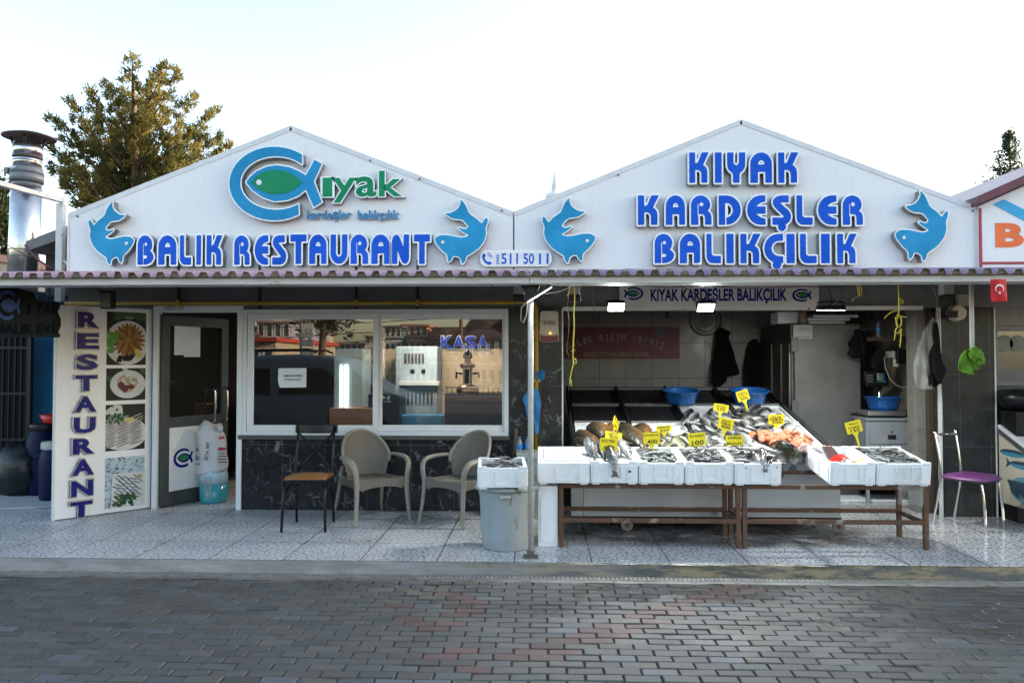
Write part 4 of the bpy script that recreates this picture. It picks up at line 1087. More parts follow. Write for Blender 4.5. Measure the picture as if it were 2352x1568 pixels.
# RESTAURANT board standing askew beside the door
A = G(123.5, 1197); B_ = G(346, 1167)
su = Vector((B_.x - A.x, B_.y - A.y, 0)); SW = su.length; su.normalize(); sn = Vector((su.y, -su.x, 0))
SH = ZP(700, A.x, A.y)
sb = thing('restaurant_sign_board', 'tall white board standing by the door with vertical navy RESTAURANT letters and food photos', 'sign', (A.x, A.y, 0))
def S(u, v, n_=0.0): return A + su * u + sn * n_ + Vector((0, 0, v))
def sbox(mb, u0, u1, v0, v1, n0, n1):
    mb.hexa([S(u0, v0, n1), S(u1, v0, n1), S(u1, v0, n0), S(u0, v0, n0), S(u0, v1, n1), S(u1, v1, n1), S(u1, v1, n0), S(u0, v1, n0)])
b = MB(); sbox(b, 0, SW, .012, SH, -.055, 0); b.obj('panel', M['gable'], sb, bevel=.004)
b = MB(); sbox(b, -.006, .004, .005, SH + .004, -.058, .004); b.obj('edge_strip', M['white_metal'], sb)
b = MB(); sbox(b, .02, .06, 0, .02, -.05, -.01); b.obj('foot', M['steel_dark'], sb)
SR = Matrix.Rotation(math.atan2(su.y, su.x), 4, 'Z')
def board_uv(px, py):
    p = PL(px, py, A, sn); d = p - A; return d.dot(su), d.z
lets = "RESTAURANT"
for i, ch in enumerate(lets):
    cy = 735 + (1168 - 735) * i / 9; cx = 201 + (184 - 201) * i / 9
    u, v = board_uv(cx, cy); u0, _ = board_uv(cx - 25, cy); u1, _ = board_uv(cx + 25, cy); v0 = board_uv(cx, cy + 18)[1]; v1 = board_uv(cx, cy - 18)[1]
    wd, ht = u1 - u0, v1 - v0
    c_ = S(u, v) - A
    for k, (bold, dp, gx) in enumerate(((.070, .035, 1.15), (.045, .004, 1.0))):
        me = fit_text(ch, wd * (1 + .10 * (k == 0)), ht * (1 + .13 * (k == 0)), bold, dp)
        me.transform(Matrix.Translation(c_) @ SR @ Matrix.Translation((0, -.034 * k, 0)))
        if k == 0:
            me.materials.clear(); me.materials.append(M['return']); bo = link('letter', me, sb)
        else: me.materials.clear(); me.materials.append(M['navy']); link('face', me, bo)
# printed food photographs on the board
def fm(name, c, r=.45): return flat('print_' + name, c, r, spec=.15)
FPm = {k: fm(k, c) for k, c in dict(dark=(.02, .022, .02), leaf=(.05, .11, .04), leaf2=(.16, .26, .15), plate=(.60, .60, .60), fry=(.30, .16, .05), fry2=(.18, .085, .025), lettuce=(.10, .28, .05), olive=(.012, .012, .015), lemon=(.60, .48, .12), beet=(.14, .03, .04), cream=(.42, .34, .22), grey=(.30, .27, .24), grey2=(.14, .12, .11), ice=(.45, .55, .60), fishblue=(.06, .12, .17), herb=(.02, .07, .04), garlic=(.55, .57, .50)).items()}
prng = random.Random(11)
def photo(label, py0, py1, draw):
    u0, v0 = board_uv(242 + (1168 - py1) * .027 + 4, py1); u1, v1 = board_uv(338, py0 + 2)
    u0 = .50 * SW; u1 = .925 * SW
    o = None
    layers = {}
    order = [0]
    def quadpts(pts, key):
        order[0] += 1; n_ = .0012 + order[0] * .00004
        layers.setdefault(key, MB()).add([S(u0 + (u1 - u0) * min(1, max(0, x)), v0 + (v1 - v0) * min(1, max(0, y)), n_) for x, y in pts], [tuple(range(len(pts)))], False)
    def ell(cx, cy, rx, ry, key, rot=0, n=14, wob=0):
        pts = []
        for k in range(n):
            a = 2 * math.pi * k / n; q = 1 + wob * prng.uniform(-1, 1)
            x, y = rx * q * math.cos(a), ry * q * math.sin(a)
            pts.append((cx + x * math.cos(rot) - y * math.sin(rot) * (v1 - v0) / (u1 - u0), cy + x * math.sin(rot) * (u1 - u0) / (v1 - v0) + y * math.cos(rot)))
        quadpts(pts, key)
    draw(quadpts, ell, (v1 - v0) / (u1 - u0))
    mb = MB(); mats = []
    for i, (k, l) in enumerate(layers.items()):
        mats.append(FPm[k]); mb.m = i; mb.add(l.v, l.f, False)
    o = mb.obj('food_photo', mats, sb, fix=False); tag(o, label); return o
def bgd(q, key): q([(0, 0), (1, 0), (1, 1), (0, 1)], key)
def d1(q, e, asp):
    bgd(q, 'dark')
    for _ in range(7): e(prng.uniform(.2, .95), prng.uniform(.84, .97), .16, .05, prng.choice(['leaf', 'leaf2', 'leaf']), prng.uniform(-.6, .6))
    e(.52, .42, .56, .42, 'plate', n=28)
    for r_, cnt in ((.30, 22), (.17, 13)):
        for k in range(cnt):
            a = 2 * math.pi * k / cnt
            e(.55 + r_ * 1.0 * math.cos(a), .47 + r_ * .78 * math.sin(a), .14, .035, 'fry' if k % 2 else 'fry2', math.atan2(math.sin(a) * asp, math.cos(a)) * 1.0, 8)
    e(.55, .47, .07, .05, 'fry')
    for _ in range(9): e(prng.uniform(.02, .22), prng.uniform(.28, .58), .10, .06, 'lettuce', prng.uniform(0, 3), 9, .3)
    for _ in range(9): e(prng.uniform(.3, .68), prng.uniform(.08, .18), .07, .05, 'olive', 0, 9, .2)
    e(.80, .22, .08, .10, 'lemon', .5)
def d2(q, e, asp):
    bgd(q, 'dark')
    for _ in range(10): e(prng.uniform(0, 1), prng.uniform(0, 1), .12, .08, prng.choice(['leaf', 'ice', 'dark']), prng.uniform(0, 3), 9, .3)
    e(.55, .50, .45, .44, 'plate', n=28); e(.52, .52, .28, .27, 'cream', 0, 14, .12)
    for _ in range(16): e(prng.uniform(.35, .70), prng.uniform(.30, .50), .08, .07, 'beet', prng.uniform(0, 3), 8, .3)
    for _ in range(22): e(prng.uniform(.42, .72), prng.uniform(.50, .76), .045, .04, prng.choice(['cream', 'grey', 'plate']), prng.uniform(0, 3), 7, .3)
def d3(q, e, asp):
    bgd(q, 'dark')
    for _ in range(8): e(prng.uniform(.05, .45), prng.uniform(.78, .97), .11, .05, 'garlic', prng.uniform(0, 3), 9, .2)
    e(.45, .36, .62, .36, 'plate', n=28)
    for r_ in range(11):
        for c_ in range(3):
            y = .10 + r_ * .058 + c_ * .03; x = .10 + c_ * .33
            if y < .78: e(x + prng.uniform(-.03, .03), y, .20, .017, 'grey', .30 + prng.uniform(-.1, .1), 8); e(x, y - .02, .19, .007, 'grey2', .30, 6)
    for _ in range(16): e(prng.uniform(.05, .42), prng.uniform(.60, .80), .07, .03, prng.choice(['herb', 'leaf', 'leaf2']), prng.uniform(0, 3), 8, .3)
    e(.60, .66, .13, .045, 'lemon')
def d4(q, e, asp):
    bgd(q, 'ice')
    for _ in range(260): e(prng.uniform(0, 1), prng.uniform(.0, 1), .055, .008, prng.choice(['fishblue', 'plate', 'grey2', 'fishblue']), prng.uniform(-1.2, 1.2), 6)
    q([(.14, 0), (1, 0), (1, .68), (.18, .68)], 'plate')
    for k in range(34): e(.25 + .62 * ((k * .37) % 1), .12 + .50 * k / 34, .12, .014, 'fishblue' if k % 2 else 'grey2', -.5 + prng.uniform(-.2, .2), 6)
    for _ in range(22): e(prng.uniform(.25, .75), prng.uniform(.03, .22), .09, .035, prng.choice(['herb', 'herb', 'leaf']), prng.uniform(0, 3), 8, .3)
    e(.84, .57, .10, .05, 'cream', .4)
photo('photo of fried fish fanned out on a white plate', 717, 838, d1); photo('photo of a round white plate with a dark red and cream dish', 843, 920, d2)
photo('photo of grilled fish fillets piled on a plate', 924, 1036, d3); photo('photo of small blue fish and a plate with greens', 1042, 1168, d4)
# unlit floodlight above the board, dark hanging sign
fl = thing('floodlight', 'unlit dark floodlight on a rusty bracket above the restaurant sign board', 'lamp', P(250, 672, 7.1))
o_ = P(250, 690, 7.1); b = MB(); b.box((o_.x - .055, 7.05, o_.z - .08), (o_.x + .055, 7.13, o_.z + .09)); b.obj('housing', M['black_metal'], fl, bevel=.008)
b = MB(); b.box((o_.x - .045, 7.044, o_.z - .065), (o_.x + .045, 7.049, o_.z + .065)); b.obj('lens', M['steel_dark'], fl)
b = MB(); b.tube([(o_.x - .05, 7.09, o_.z + .02), (o_.x - .12, 7.1, o_.z + .12), (o_.x - .16, 7.1, o_.z + .19)], .018, 6); b.obj('bracket', M['foam_filler'], fl)
YH = 6.9
hs = thing('hanging_sign', 'dark hanging cut-out sign with blue fish ring in the shade at the far left', 'sign', P(60, 720, YH))
hc = hs.location
outl = [(-75, 720), (-70, 690), (-5, 672), (0, 663), (40, 660), (78, 672), (84, 689), (110, 692), (136, 694), (139, 703), (133, 717), (140, 732), (140, 748), (134, 762), (139, 771), (136, 775), (-75, 775)]
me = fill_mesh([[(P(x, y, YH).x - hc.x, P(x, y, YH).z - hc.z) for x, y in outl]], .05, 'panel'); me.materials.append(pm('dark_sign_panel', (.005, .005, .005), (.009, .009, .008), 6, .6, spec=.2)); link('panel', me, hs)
def hs_shape(nm, pts, mat, dy): me = fill_mesh([[(P(x, y, YH).x - hc.x, P(x, y, YH).z - hc.z) for x, y in pts]], .006, nm); me.transform(Matrix.Translation((0, dy, 0))); me.materials.append(mat); link(nm, me, hs)
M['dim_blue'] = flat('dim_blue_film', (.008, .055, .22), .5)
hr = [(27 + 27 * math.cos(R_(a)), 702 - 34 * math.sin(R_(a))) for a in np.linspace(50, 305, 36)] + [(27 + 20 * math.cos(R_(a)), 702 - 26 * math.sin(R_(a))) for a in np.linspace(310, 45, 32)]
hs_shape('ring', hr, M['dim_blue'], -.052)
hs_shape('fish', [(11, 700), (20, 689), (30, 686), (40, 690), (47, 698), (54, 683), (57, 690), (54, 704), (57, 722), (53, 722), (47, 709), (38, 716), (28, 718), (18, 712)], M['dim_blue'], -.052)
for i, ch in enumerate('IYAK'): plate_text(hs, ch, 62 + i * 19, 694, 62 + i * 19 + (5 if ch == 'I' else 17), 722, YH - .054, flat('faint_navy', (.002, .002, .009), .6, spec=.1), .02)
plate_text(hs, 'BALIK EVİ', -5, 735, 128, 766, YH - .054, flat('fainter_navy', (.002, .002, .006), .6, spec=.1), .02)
for px in (20, 110): p = P(px, 690, YH); b = MB(); b.cyl((p.x, YH + .02, p.z - .1), (p.x, YH + .02, zb + .15), .006, n=6); b.obj('hanger', M['black_metal'], hs)
# yellow gas pipe along the lintel and down the pier
gp = thing('gas_pipe', 'yellow gas pipe running above the window and down the marble pier', 'pipe', P(1232, 1035, YW - .07))
Yp = YW - .06
a = P(150, 697, Yp); c = P(1222, 694, Yp); dwn = P(1232, 708, Yp); e_ = P(1234, 1036, Yp - .0)
zpipe = c.z
b = MB(); rp = .021
b.tube([(a.x, Yp, zpipe), (c.x - .06, Yp, zpipe), (c.x - .01, Yp, zpipe - .005), (dwn.x - .012, Yp, zpipe - .03), (dwn.x, Yp, zpipe - .075), (dwn.x, Yp, .62)], rp, 12); b.obj('tube', M['yellow_pipe'], gp)
b = MB(); b.tube([(dwn.x, Yp, .619), (dwn.x, Yp, .40)], rp * 1.02, 12); b.obj('rusty_end', pm('rusted_pipe', (.12, .05, .02), (.06, .03, .015), 20, .9, bump=.5), gp)
for px in (410, 818, 959): q = P(px, 697, Yp); b = MB(); b.box((q.x - .018, Yp - .03, zpipe - .032), (q.x + .018, YW + .018, zpipe + .032)); b.obj('clamp', M['yellow_pipe'], gp, bevel=.004)
for py in (762, 874): q = P(1232, py, Yp); b = MB(); b.box((dwn.x - .04, Yp - .024, q.z - .014), (dwn.x + .04, YW - .016, q.z + .014)); b.obj('clamp', M['yellow_pipe'], gp, bevel=.003)
# alarm box
Ya = YW - .09
c, x0, x1, z0, z1 = pix_rect(1240, 714, 1283, 785, Ya)
al = thing('alarm_box', 'cream alarm box with dark red base on the marble pier', 'alarm', (c.x, YW - .015, c.z))
wv, hv = (x1 - x0) / 2, (z1 - z0) / 2
def rr_poly(w_, h_, r): return earc(w_ - r, h_ - r, r, r, 0, 90, 6) + earc(-w_ + r, h_ - r, r, r, 90, 180, 6) + earc(-w_ + r, -h_ + r, r, r, 180, 270, 6) + earc(w_ - r, -h_ + r, r, r, 270, 360, 6)
me = fill_mesh([[(p[0] * (1 + .04 * p[1] / hv * -1), p[1]) for p in rr_poly(wv, hv, .03)]], .06, 'body'); me.materials.append(M['cream']); bo = link('body', me, al); bv = bo.modifiers.new('bevel', 'BEVEL'); bv.width = .012; bv.segments = 3
me = fill_mesh([[(-wv * .98, -hv * .62), (-wv * .8, -hv * .50), (-wv * .66, -hv * .60), (wv * .66, -hv * .60), (wv * .8, -hv * .50), (wv * .98, -hv * .62), (wv * .93, -hv * .9), (wv * .8, -hv * .985), (-wv * .8, -hv * .985), (-wv * .93, -hv * .9)]], .064, 'strobe_lens'); me.materials.append(flat('dark_red_lens', (.16, .004, .006), .2)); link('strobe_lens', me, al)
put_text(al, 'DESi', .105, .028, flat('maroon_print', (.20, .01, .02)), Matrix.Translation((0, -.0605, hv * .25)), .03)
me = fill_mesh([rr_poly(.068, .024, .006), rr_poly(.064, .020, .005)], .001, 'print_border'); me.transform(Matrix.Translation((0, -.0603, hv * .25))); me.materials.append(flat('maroon_print2', (.20, .01, .02))); link('print_border', me, al)
b = MB(); b.cyl((c.x + .01, YW - .075, c.z - hv * .43), (c.x + .01, YW - .080, c.z - hv * .43), .007, n=10); b.obj('indicator', M['led_orange'], al)
# ------------------------------------------------------------------ lamps of the stall
def flood(px, py, Y, lab, lit, size=.15, tilt=50, power=30, name='led_floodlight'):
    c = P(px, py, Y); t = thing(name, lab, 'lamp', c, 'led floodlights under the awning')
    Rm = Matrix.Rotation(R_(tilt), 3, 'X')            # 0: facing down; positive leans its face to the street
    def L(x, y, z): return c + Rm @ Vector((x, y, z))
    w_, h_ = size / 2, size * .36
    b = MB(); b.hexa([L(-w_, -h_, -.012), L(w_, -h_, -.012), L(w_, h_, -.012), L(-w_, h_, -.012), L(-w_ * .9, -h_ * .9, .03), L(w_ * .9, -h_ * .9, .03), L(w_ * .9, h_ * .9, .03), L(-w_ * .9, h_ * .9, .03)]); b.obj('housing', M['black_metal'], t, bevel=.004)
    b = MB(); b.hexa([L(-w_ * .88, -h_ * .85, -.016), L(w_ * .88, -h_ * .85, -.016), L(w_ * .88, h_ * .85, -.016), L(-w_ * .88, h_ * .85, -.016), L(-w_ * .88, -h_ * .85, -.0125), L(w_ * .88, -h_ * .85, -.0125), L(w_ * .88, h_ * .85, -.0125), L(-w_ * .88, h_ * .85, -.0125)]); b.obj('led_panel', M['led'] if lit else M['lightgrey'], t)
    b = MB(); b.tube([L(-w_, 0, 0), L(-w_, 0, .06), L(0, 0, .075), L(w_, 0, .06), L(w_, 0, 0)], .008, 6); b.obj('bracket', M['black_metal'], t)
    b = MB(); zt_ = zb + .12; b.tube([L(0, 0, .03), c + Vector((.03, .05, .10)), c + Vector((.01, .1, zt_ - c.z))], .004, 6); b.obj('cable', M['wire_black'], t)
    if lit and power:
        l = bpy.data.lights.new('lamp_light', 'AREA'); l.shape = 'RECTANGLE'; l.size = size * .8; l.size_y = size * .5; l.energy = power; l.color = (.97, 1.0, .96); l.spread = R_(176)
        lo = bpy.data.objects.new('lamp_light', l); COL.objects.link(lo); lo.parent = t
        lo.location = Rm @ Vector((0, 0, -.03)); lo.rotation_euler = (R_(tilt), 0, 0)
    return t
flood(1415, 703, 7.35, 'lit white floodlight at the left end of the shop name board', True, .165, -38, 9)
flood(1621, 704, 7.35, 'lit white floodlight under the middle of the shop name board', True, .165, -38, 9)
flood(1908, 709, 7.5, 'slim floodlight seen edge-on right of the shop name board', True, .24, 4, 8)
pl0, pl1 = P(1212, 695, pc.y - .06), P(1267, 661, pc.y - .06)
t = thing('strip_floodlight', 'lit slim lamp tilted on a black bracket at the top of the white awning post', 'lamp', (pl0 + pl1) / 2)
d = (pl1 - pl0).normalized(); nu_ = Vector((-d.z, 0, d.x))
def strip(mb, e0, e1, y0, y1):
    A_, B2 = pl0 + nu_ * e0, pl1 + nu_ * e0; C_, D_ = pl1 + nu_ * e1, pl0 + nu_ * e1
    mb.hexa([A_ + Vector((0, y0, 0)), B2 + Vector((0, y0, 0)), B2 + Vector((0, y1, 0)), A_ + Vector((0, y1, 0)), D_ + Vector((0, y0, 0)), C_ + Vector((0, y0, 0)), C_ + Vector((0, y1, 0)), D_ + Vector((0, y1, 0))])
b = MB(); strip(b, .004, .028, -.05, .09); b.obj('housing', M['black_metal'], t, bevel=.003)
b = MB(); strip(b, -.002, .003, -.052, -.03); b.obj('led_panel', M['led_soft'], t)
b = MB(); b.hexa([(pc.x - .03, pc.y - .05, z2 - .02), (pc.x + .03, pc.y - .05, z2 - .02), (pc.x + .03, pc.y - .026, z2 - .02), (pc.x - .03, pc.y - .026, z2 - .02)] + [(pl0.x + q, pc.y + y, pl0.z + .05) for q, y in ((.02, -.05), (.075, -.05), (.075, -.026), (.02, -.026))]); b.obj('bracket', M['black_metal'], t)
b = MB(); b.tube([pl0 + Vector((.01, 0, .02)), pl0 + Vector((-.05, .0, -.04)), pl0 + Vector((-.055, 0, -.14)), pl0 + Vector((-.035, 0, -.16)), pl0 + Vector((-.01, 0, -.10)), pl0 + Vector((0, 0, 0))], .004, 6); b.obj('cable', M['wire_white'], t)
l = bpy.data.lights.new('lamp_light', 'AREA'); l.shape = 'RECTANGLE'; l.size = .2; l.size_y = .1; l.energy = .3; l.color = (.97, 1, .97); lo = bpy.data.objects.new('lamp_light', l); COL.objects.link(lo); lo.parent = t
lo.location = -nu_ * .012 + Vector((0, .02, 0)); lo.rotation_euler = nu_.to_track_quat('Z', 'Y').to_euler()
# ------------------------------------------------------------------ ropes and wires
def rope(name, lab, cat, pts, Y, r=.0045, mat='yellow_rope', grp=None, extra=()):
    W = [P(x, y, Y) for x, y in pts]; b = MB(); b.tube(W, r, 6)
    for e in extra: b.tube([P(x, y, Y) for x, y in e], r * .8, 6)
    o = b.obj(name, M[mat], org=W[0]); return tag(o, lab, cat, grp)
rope('rope', 'long knotted yellow rope hanging from the awning left of the red banner', 'rope', [(1319, 656), (1320, 690), (1318, 722), (1319, 750), (1317, 780), (1316, 806), (1316, 822), (1317, 836), (1313, 850), (1309, 872), (1308, 885)], 6.45, .0048, extra=[[(1316, 822), (1322, 824), (1324, 833), (1320, 836), (1316, 826)], [(1311, 872), (1313, 887)], [(1312, 806), (1321, 804)], [(1308, 655), (1306, 672), (1303, 681)]])
rope('rope', 'yellow rope tied in a big loose knot hanging near the concrete post', 'rope', [(2064, 652), (2064, 675), (2065, 712), (2063, 728), (2058, 735), (2060, 748), (2066, 752), (2071, 742), (2069, 726), (2062, 722), (2057, 730), (2062, 750), (2057, 757), (2056, 766), (2064, 764), (2070, 754)], 6.5, .0050, extra=[[(2066, 712), (2048, 716), (2034, 727), (2032, 732)], [(2066, 727), (2083, 728)], [(2057, 762), (2054, 781)], [(2070, 756), (2069, 775), (2067, 797)], [(2064, 684), (2070, 688), (2076, 694), (2070, 697), (2065, 690)]])
rope('rope', 'short frayed yellow rope ends dangling from the awning beam right of the board', 'rope', [(1969, 653), (1971, 668), (1973, 680), (1978, 680), (1980, 668), (1977, 655)], 6.6, .0035, extra=[[(1973, 680), (1962, 684), (1958, 692)], [(1974, 654), (1975, 680)]])
rope('twine', 'thin brown twine dangling from the awning beside the long yellow rope', 'twine', [(1305, 660), (1302, 705), (1307, 735), (1305, 775), (1301, 800), (1309, 825)], 6.7, .0025, 'dark_wood', extra=[[(1301, 800), (1303, 815)], [(1310, 655), (1304, 700)], [(1364, 656), (1363, 700), (1365, 715)]])
rope('cable', 'white cable looping from the post lamp up to the awning beam', 'cable', [(1240, 674), (1258, 674), (1280, 671), (1300, 664), (1312, 656)], 6.25, .003, 'wire_white')
rope('cable', 'pair of pale cables running down the edge of the dark tiled column', 'cable', [(2135, 655), (2146, 668), (2152, 690), (2150, 720), (2149, 760), (2152, 800), (2160, 850)], 7.95, .0035, 'wire_white', extra=[[(2164, 655), (2154, 690), (2158, 760), (2163, 900), (2167, 1000)]])
rope('cable', 'black cables sagging under the awning beam above the shop name board', 'cable', [(1480, 657), (1530, 660), (1600, 657), (1640, 659), (1700, 661), (1780, 660), (1850, 658), (1900, 660), (1940, 658)], 6.6, .004, 'wire_black', extra=[[(1560, 656), (1590, 668), (1605, 690), (1613, 700)], [(1928, 662), (1935, 680), (1915, 700)]])
def small_box(name, lab, cat, px0, py0, px1, py1, Y, depth, mat, grp=None, bevel=.006):
    c, x0, x1, z0, z1 = pix_rect(px0, py0, px1, py1, Y); b = MB(); b.box((x0, Y, z0), (x1, Y + depth, z1)); o = b.obj(name, M[mat], org=(c.x, Y, z0), bevel=bevel); return tag(o, lab, cat, grp)
def cctv(px, lab):
    c, x0, x1, z0, z1 = pix_rect(px - 12, 658, px + 12, 676, 6.9); t = thing('camera_bracket', lab, 'bracket', (c.x, 6.9, z0))
    b = MB(); b.box((x0, 6.9, z0), (x1, 7.0, zb + .1)); b.obj('holder', M['lightgrey'], t, bevel=.005); b = MB(); b.box((x0 - .006, 6.88, z0 - .06), (x1 + .006, 6.98, z0 - .002)); b.obj('housing', M['black_metal'], t, bevel=.005)
cctv(1192, 'grey box with black housing under the beam left of the white post'); cctv(1320, 'grey box with black housing under the beam behind the long yellow rope'); cctv(2180, 'grey box with black housing under the beam above the tiled column')
small_box('junction_box', 'pale square junction box on the wall right of the pale cables', 'junction box', 2200, 676, 2232, 704, YW - .05, .06, 'lightgrey')
c = P(2203, 718, YCOL - .09); cm = thing('round_lamp', 'round cream lamp on the tiled column beside the hanging white pipe', 'lamp', c)
b = MB(); b.cyl(c + Vector((0, .09, 0)), c + Vector((0, 0, 0)), .085, .075, 24); b.obj('body', M['cream'], cm, bevel=.006); b = MB(); b.box((c.x - .12, c.y - .02, c.z - .05), (c.x - .02, c.y + .0, c.z + .02)); b.obj('bracket', M['black_metal'], cm, bevel=.004)
# white pipe with green cloth, flag
Yh = 6.75; c = P(2233, 735, Yh)
pz0, pz1 = P(2230, 818, Yh).z, zb + .1; px_ = P(2232, 735, Yh).x
t = thing('hanging_pipe', 'white pipe hanging from the awning in front of the tiled column', 'pipe', (px_, Yh, pz0)); b = MB(); b.cyl((px_, Yh, pz0), (px_, Yh, pz1), .018, n=16); b.obj('pipe', M['white_metal'], t); b = MB(); b.cyl((px_, Yh, pz0 + .05), (px_, Yh, pz0 + .058), .0195, n=16); b.obj('clip', M['steel_dark'], t)
def cloth(name, lab, cat, outline, Y, mat, fold=.025, seed=1, thick=.006, grp=None, freq=14):
    """a hanging cloth: outline in photo pixels, pushed into folds"""
    pts = smooth_poly(outline, 1); cs = [P(x, y, Y) for x, y in pts]
    xs_ = [p.x for p in cs]; zs_ = [p.z for p in cs]; cx_ = sum(xs_) / len(xs_); zt_ = max(zs_); org = Vector((cx_, Y, zt_))
    bm = bmesh.new(); f = bm.faces.new([bm.verts.new((p.x - org.x, 0, p.z - org.z)) for p in cs])
    step = .022
    for ax in (0, 2):
        lo, hi = (min(xs_) - org.x, max(xs_) - org.x) if ax == 0 else (min(zs_) - org.z, 0)
        for v in np.arange(lo + step, hi, step):
            no = (1, 0, 0) if ax == 0 else (0, 0, 1); co_ = (v, 0, 0) if ax == 0 else (0, 0, v)
            bmesh.ops.bisect_plane(bm, geom=bm.verts[:] + bm.edges[:] + bm.faces[:], plane_co=co_, plane_no=no)
    H_ = zt_ - min(zs_)
    for v in bm.verts:
        dpt = min(1, (-v.co.z) / H_ + .25)
        k = (math.sin((v.co.x + .25 * v.co.z) * freq * 2.6 + seed) + .7 * math.sin(v.co.x * freq * 5.1 + seed * 2 + v.co.z * 6) + 1.4 * mnoise.noise(Vector((v.co.x * 9, seed, v.co.z * 5))))
        v.co.y = fold * k * dpt * .6
    me = bpy.data.meshes.new(name); bmesh.ops.recalc_face_normals(bm, faces=bm.faces); bm.to_mesh(me); bm.free()
    for p in me.polygons: p.use_smooth = True
    me.materials.append(M[mat]); o = link(name, me, None, org); so = o.modifiers.new('solid', 'SOLIDIFY'); so.thickness = thick; so.offset = 0
    return tag(o, lab, cat, grp)
cloth('green_cloth', 'bright green cloth knotted round the lower end of the hanging white pipe', 'cloth', [(2222, 803), (2236, 801), (2246, 803), (2244, 815), (2243, 830), (2245, 842), (2246, 849), (2239, 856), (2229, 861), (2219, 857), (2209, 848), (2206, 838), (2208, 818), (2214, 804)], Yh - .05, 'green_cloth', .042, 2, freq=24); gco = COL.objects[-1]; b = MB(); kp = P(2240, 813, Yh - .07); lumpy(b, kp, (.055, .045, .055), 2, .55); lumpy(b, kp + Vector((.045, .01, -.04)), (.035, .035, .055), 5, .5); b.obj('knot', M['green_cloth'], gco)
c, x0, x1, z0, z1 = pix_rect(2276, 641, 2312, 693, 6.02)
t = thing('flag', 'small red flag with white crescent and star hanging from the awning edge', 'flag', (c.x, 6.02, z1))
b = MB(); b.grid(lambda u, v: (x0 + (x1 - x0) * u, 6.02 + .006 * math.sin(u * 5 + v * 3), z0 + (z1 - z0) * v), 10, 14); o = b.obj('cloth', M['flag_red'], t); so = o.modifiers.new('s', 'SOLIDIFY'); so.thickness = .002
fw_ = x1 - x0
mo = [(.0 + .27 * math.cos(R_(a)), .27 * math.sin(R_(a))) for a in np.linspace(-38 - 90, 218 - 90 + 0, 26)]
cres = [(.28 * math.cos(R_(a)), .28 * math.sin(R_(a))) for a in np.linspace(-52, 232, 30)] + [(.23 * math.cos(R_(a)), -.055 + .23 * math.sin(R_(a))) for a in np.linspace(226, -46, 26)]
me = fill_mesh([[(p[0] * fw_, p[1] * fw_) for p in cres]], .001, 'crescent'); me.transform(Matrix.Translation((0, -.012, -fw_ * .62))); me.materials.append(M['paint_white']); link('crescent', me, t)
star = [((.11 if k % 2 == 0 else .045) * math.cos(R_(90 + 36 * k)), (.11 if k % 2 == 0 else .045) * math.sin(R_(90 + 36 * k))) for k in range(10)]
me = fill_mesh([[(p[0] * fw_, p[1] * fw_) for p in star]], .001, 'star'); me.transform(Matrix.Translation((0, -.012, -fw_ * .90))); me.materials.append(M['paint_white']); link('star', me, t)
# ------------------------------------------------------------------ by the pier: towel, crate, bottles, bin
cloth('blue_towel', 'blue towel draped over the gas pipe behind the white post', 'towel', [(1216, 890), (1236, 893), (1240, 912), (1243, 930), (1240, 945), (1238, 970), (1238, 990), (1236, 1000), (1230, 994), (1226, 975), (1218, 960), (1210, 955), (1206, 930), (1198, 918), (1206, 905)], YW - .12, 'blue_cloth', .034, 5, freq=22)
cloth('blue_cloth', 'small bunched blue cloth stuffed behind the gas pipe above the towel', 'cloth', [(1230, 856), (1238, 851), (1250, 850), (1253, 858), (1250, 872), (1242, 876), (1232, 874)], YW - .10, 'blue_cloth', .03, 8)
Yc = 7.75
c, x0, x1, z0, z1 = pix_rect(1186, 1041, 1236, 1112, Yc)
t = thing('plastic_crate', 'grey-green plastic crate behind the bin at the foot of the marble pier', 'crate', (c.x, Yc, 0))
b = MB()
for (a_, c_) in (((x0, Yc, 0), (x1 + .1, Yc + .02, z1)), ((x0, Yc + .3, 0), (x1 + .1, Yc + .32, z1)), ((x0, Yc + .02, 0), (x0 + .02, Yc + .3, z1)), ((x1 + .08, Yc + .02, 0), (x1 + .1, Yc + .3, z1)), ((x0 + .02, Yc + .02, z1 - .07), (x1 + .08, Yc + .30, z1 - .05))): b.box(a_, c_)
b.obj('body', M['crate'], t, bevel=.006)
b = MB(); frame(b, x0 + .05, x1 + .05, z1 - .22, z1 - .04, .012, Yc - .008, Yc + .0); b.obj('rib_frame', M['crate'], t); b = MB(); b.box((x0 + .10, Yc - .005, z1 - .2), (x0 + .16, Yc - .0005, z1 - .12)); b.obj('moulded_label', M['lightgrey'], t)
def bottle(px, pyb, Y, h, lab, z=None):
    p = P(px, pyb, Y); z = p.z if z is None else z; t = thing('water_bottle', lab, 'bottle', (p.x, Y, z), 'plastic water bottles'); r = h * .145
    b = MB(); b.lathe((p.x, Y, z), [(r * .9, 0), (r, h * .04), (r * .96, h * .25), (r, h * .45), (r, h * .66), (r * .8, h * .78), (r * .38, h * .9), (r * .36, h * .93)], 18); b.obj('body', M['bottle'], t)
    b = MB(); b.lathe((p.x, Y, z), [(r * 1.02, h * .42), (r * 1.03, h * .44), (r * 1.03, h * .64), (r * 1.02, h * .65)], 18, False); b.obj('label', flat('blue_bottle_label', (.02, .22, .55), .4), t)
    b = MB(); b.cyl((p.x, Y, z + h * .931), (p.x, Y, z + h), r * .45, n=14); b.obj('cap', flat('blue_cap', (.01, .16, .50), .35), t)
zc = P(1192, 1041, Yc + .1).z
bottle(1193, 1041, Yc + .10, .205, 'water bottle with blue cap standing fully visible on the grey-green crate', z1 - .05); bottle(1211, 1041, Yc + .14, .20, 'water bottle on the grey-green crate half hidden by the white post', z1 - .05)
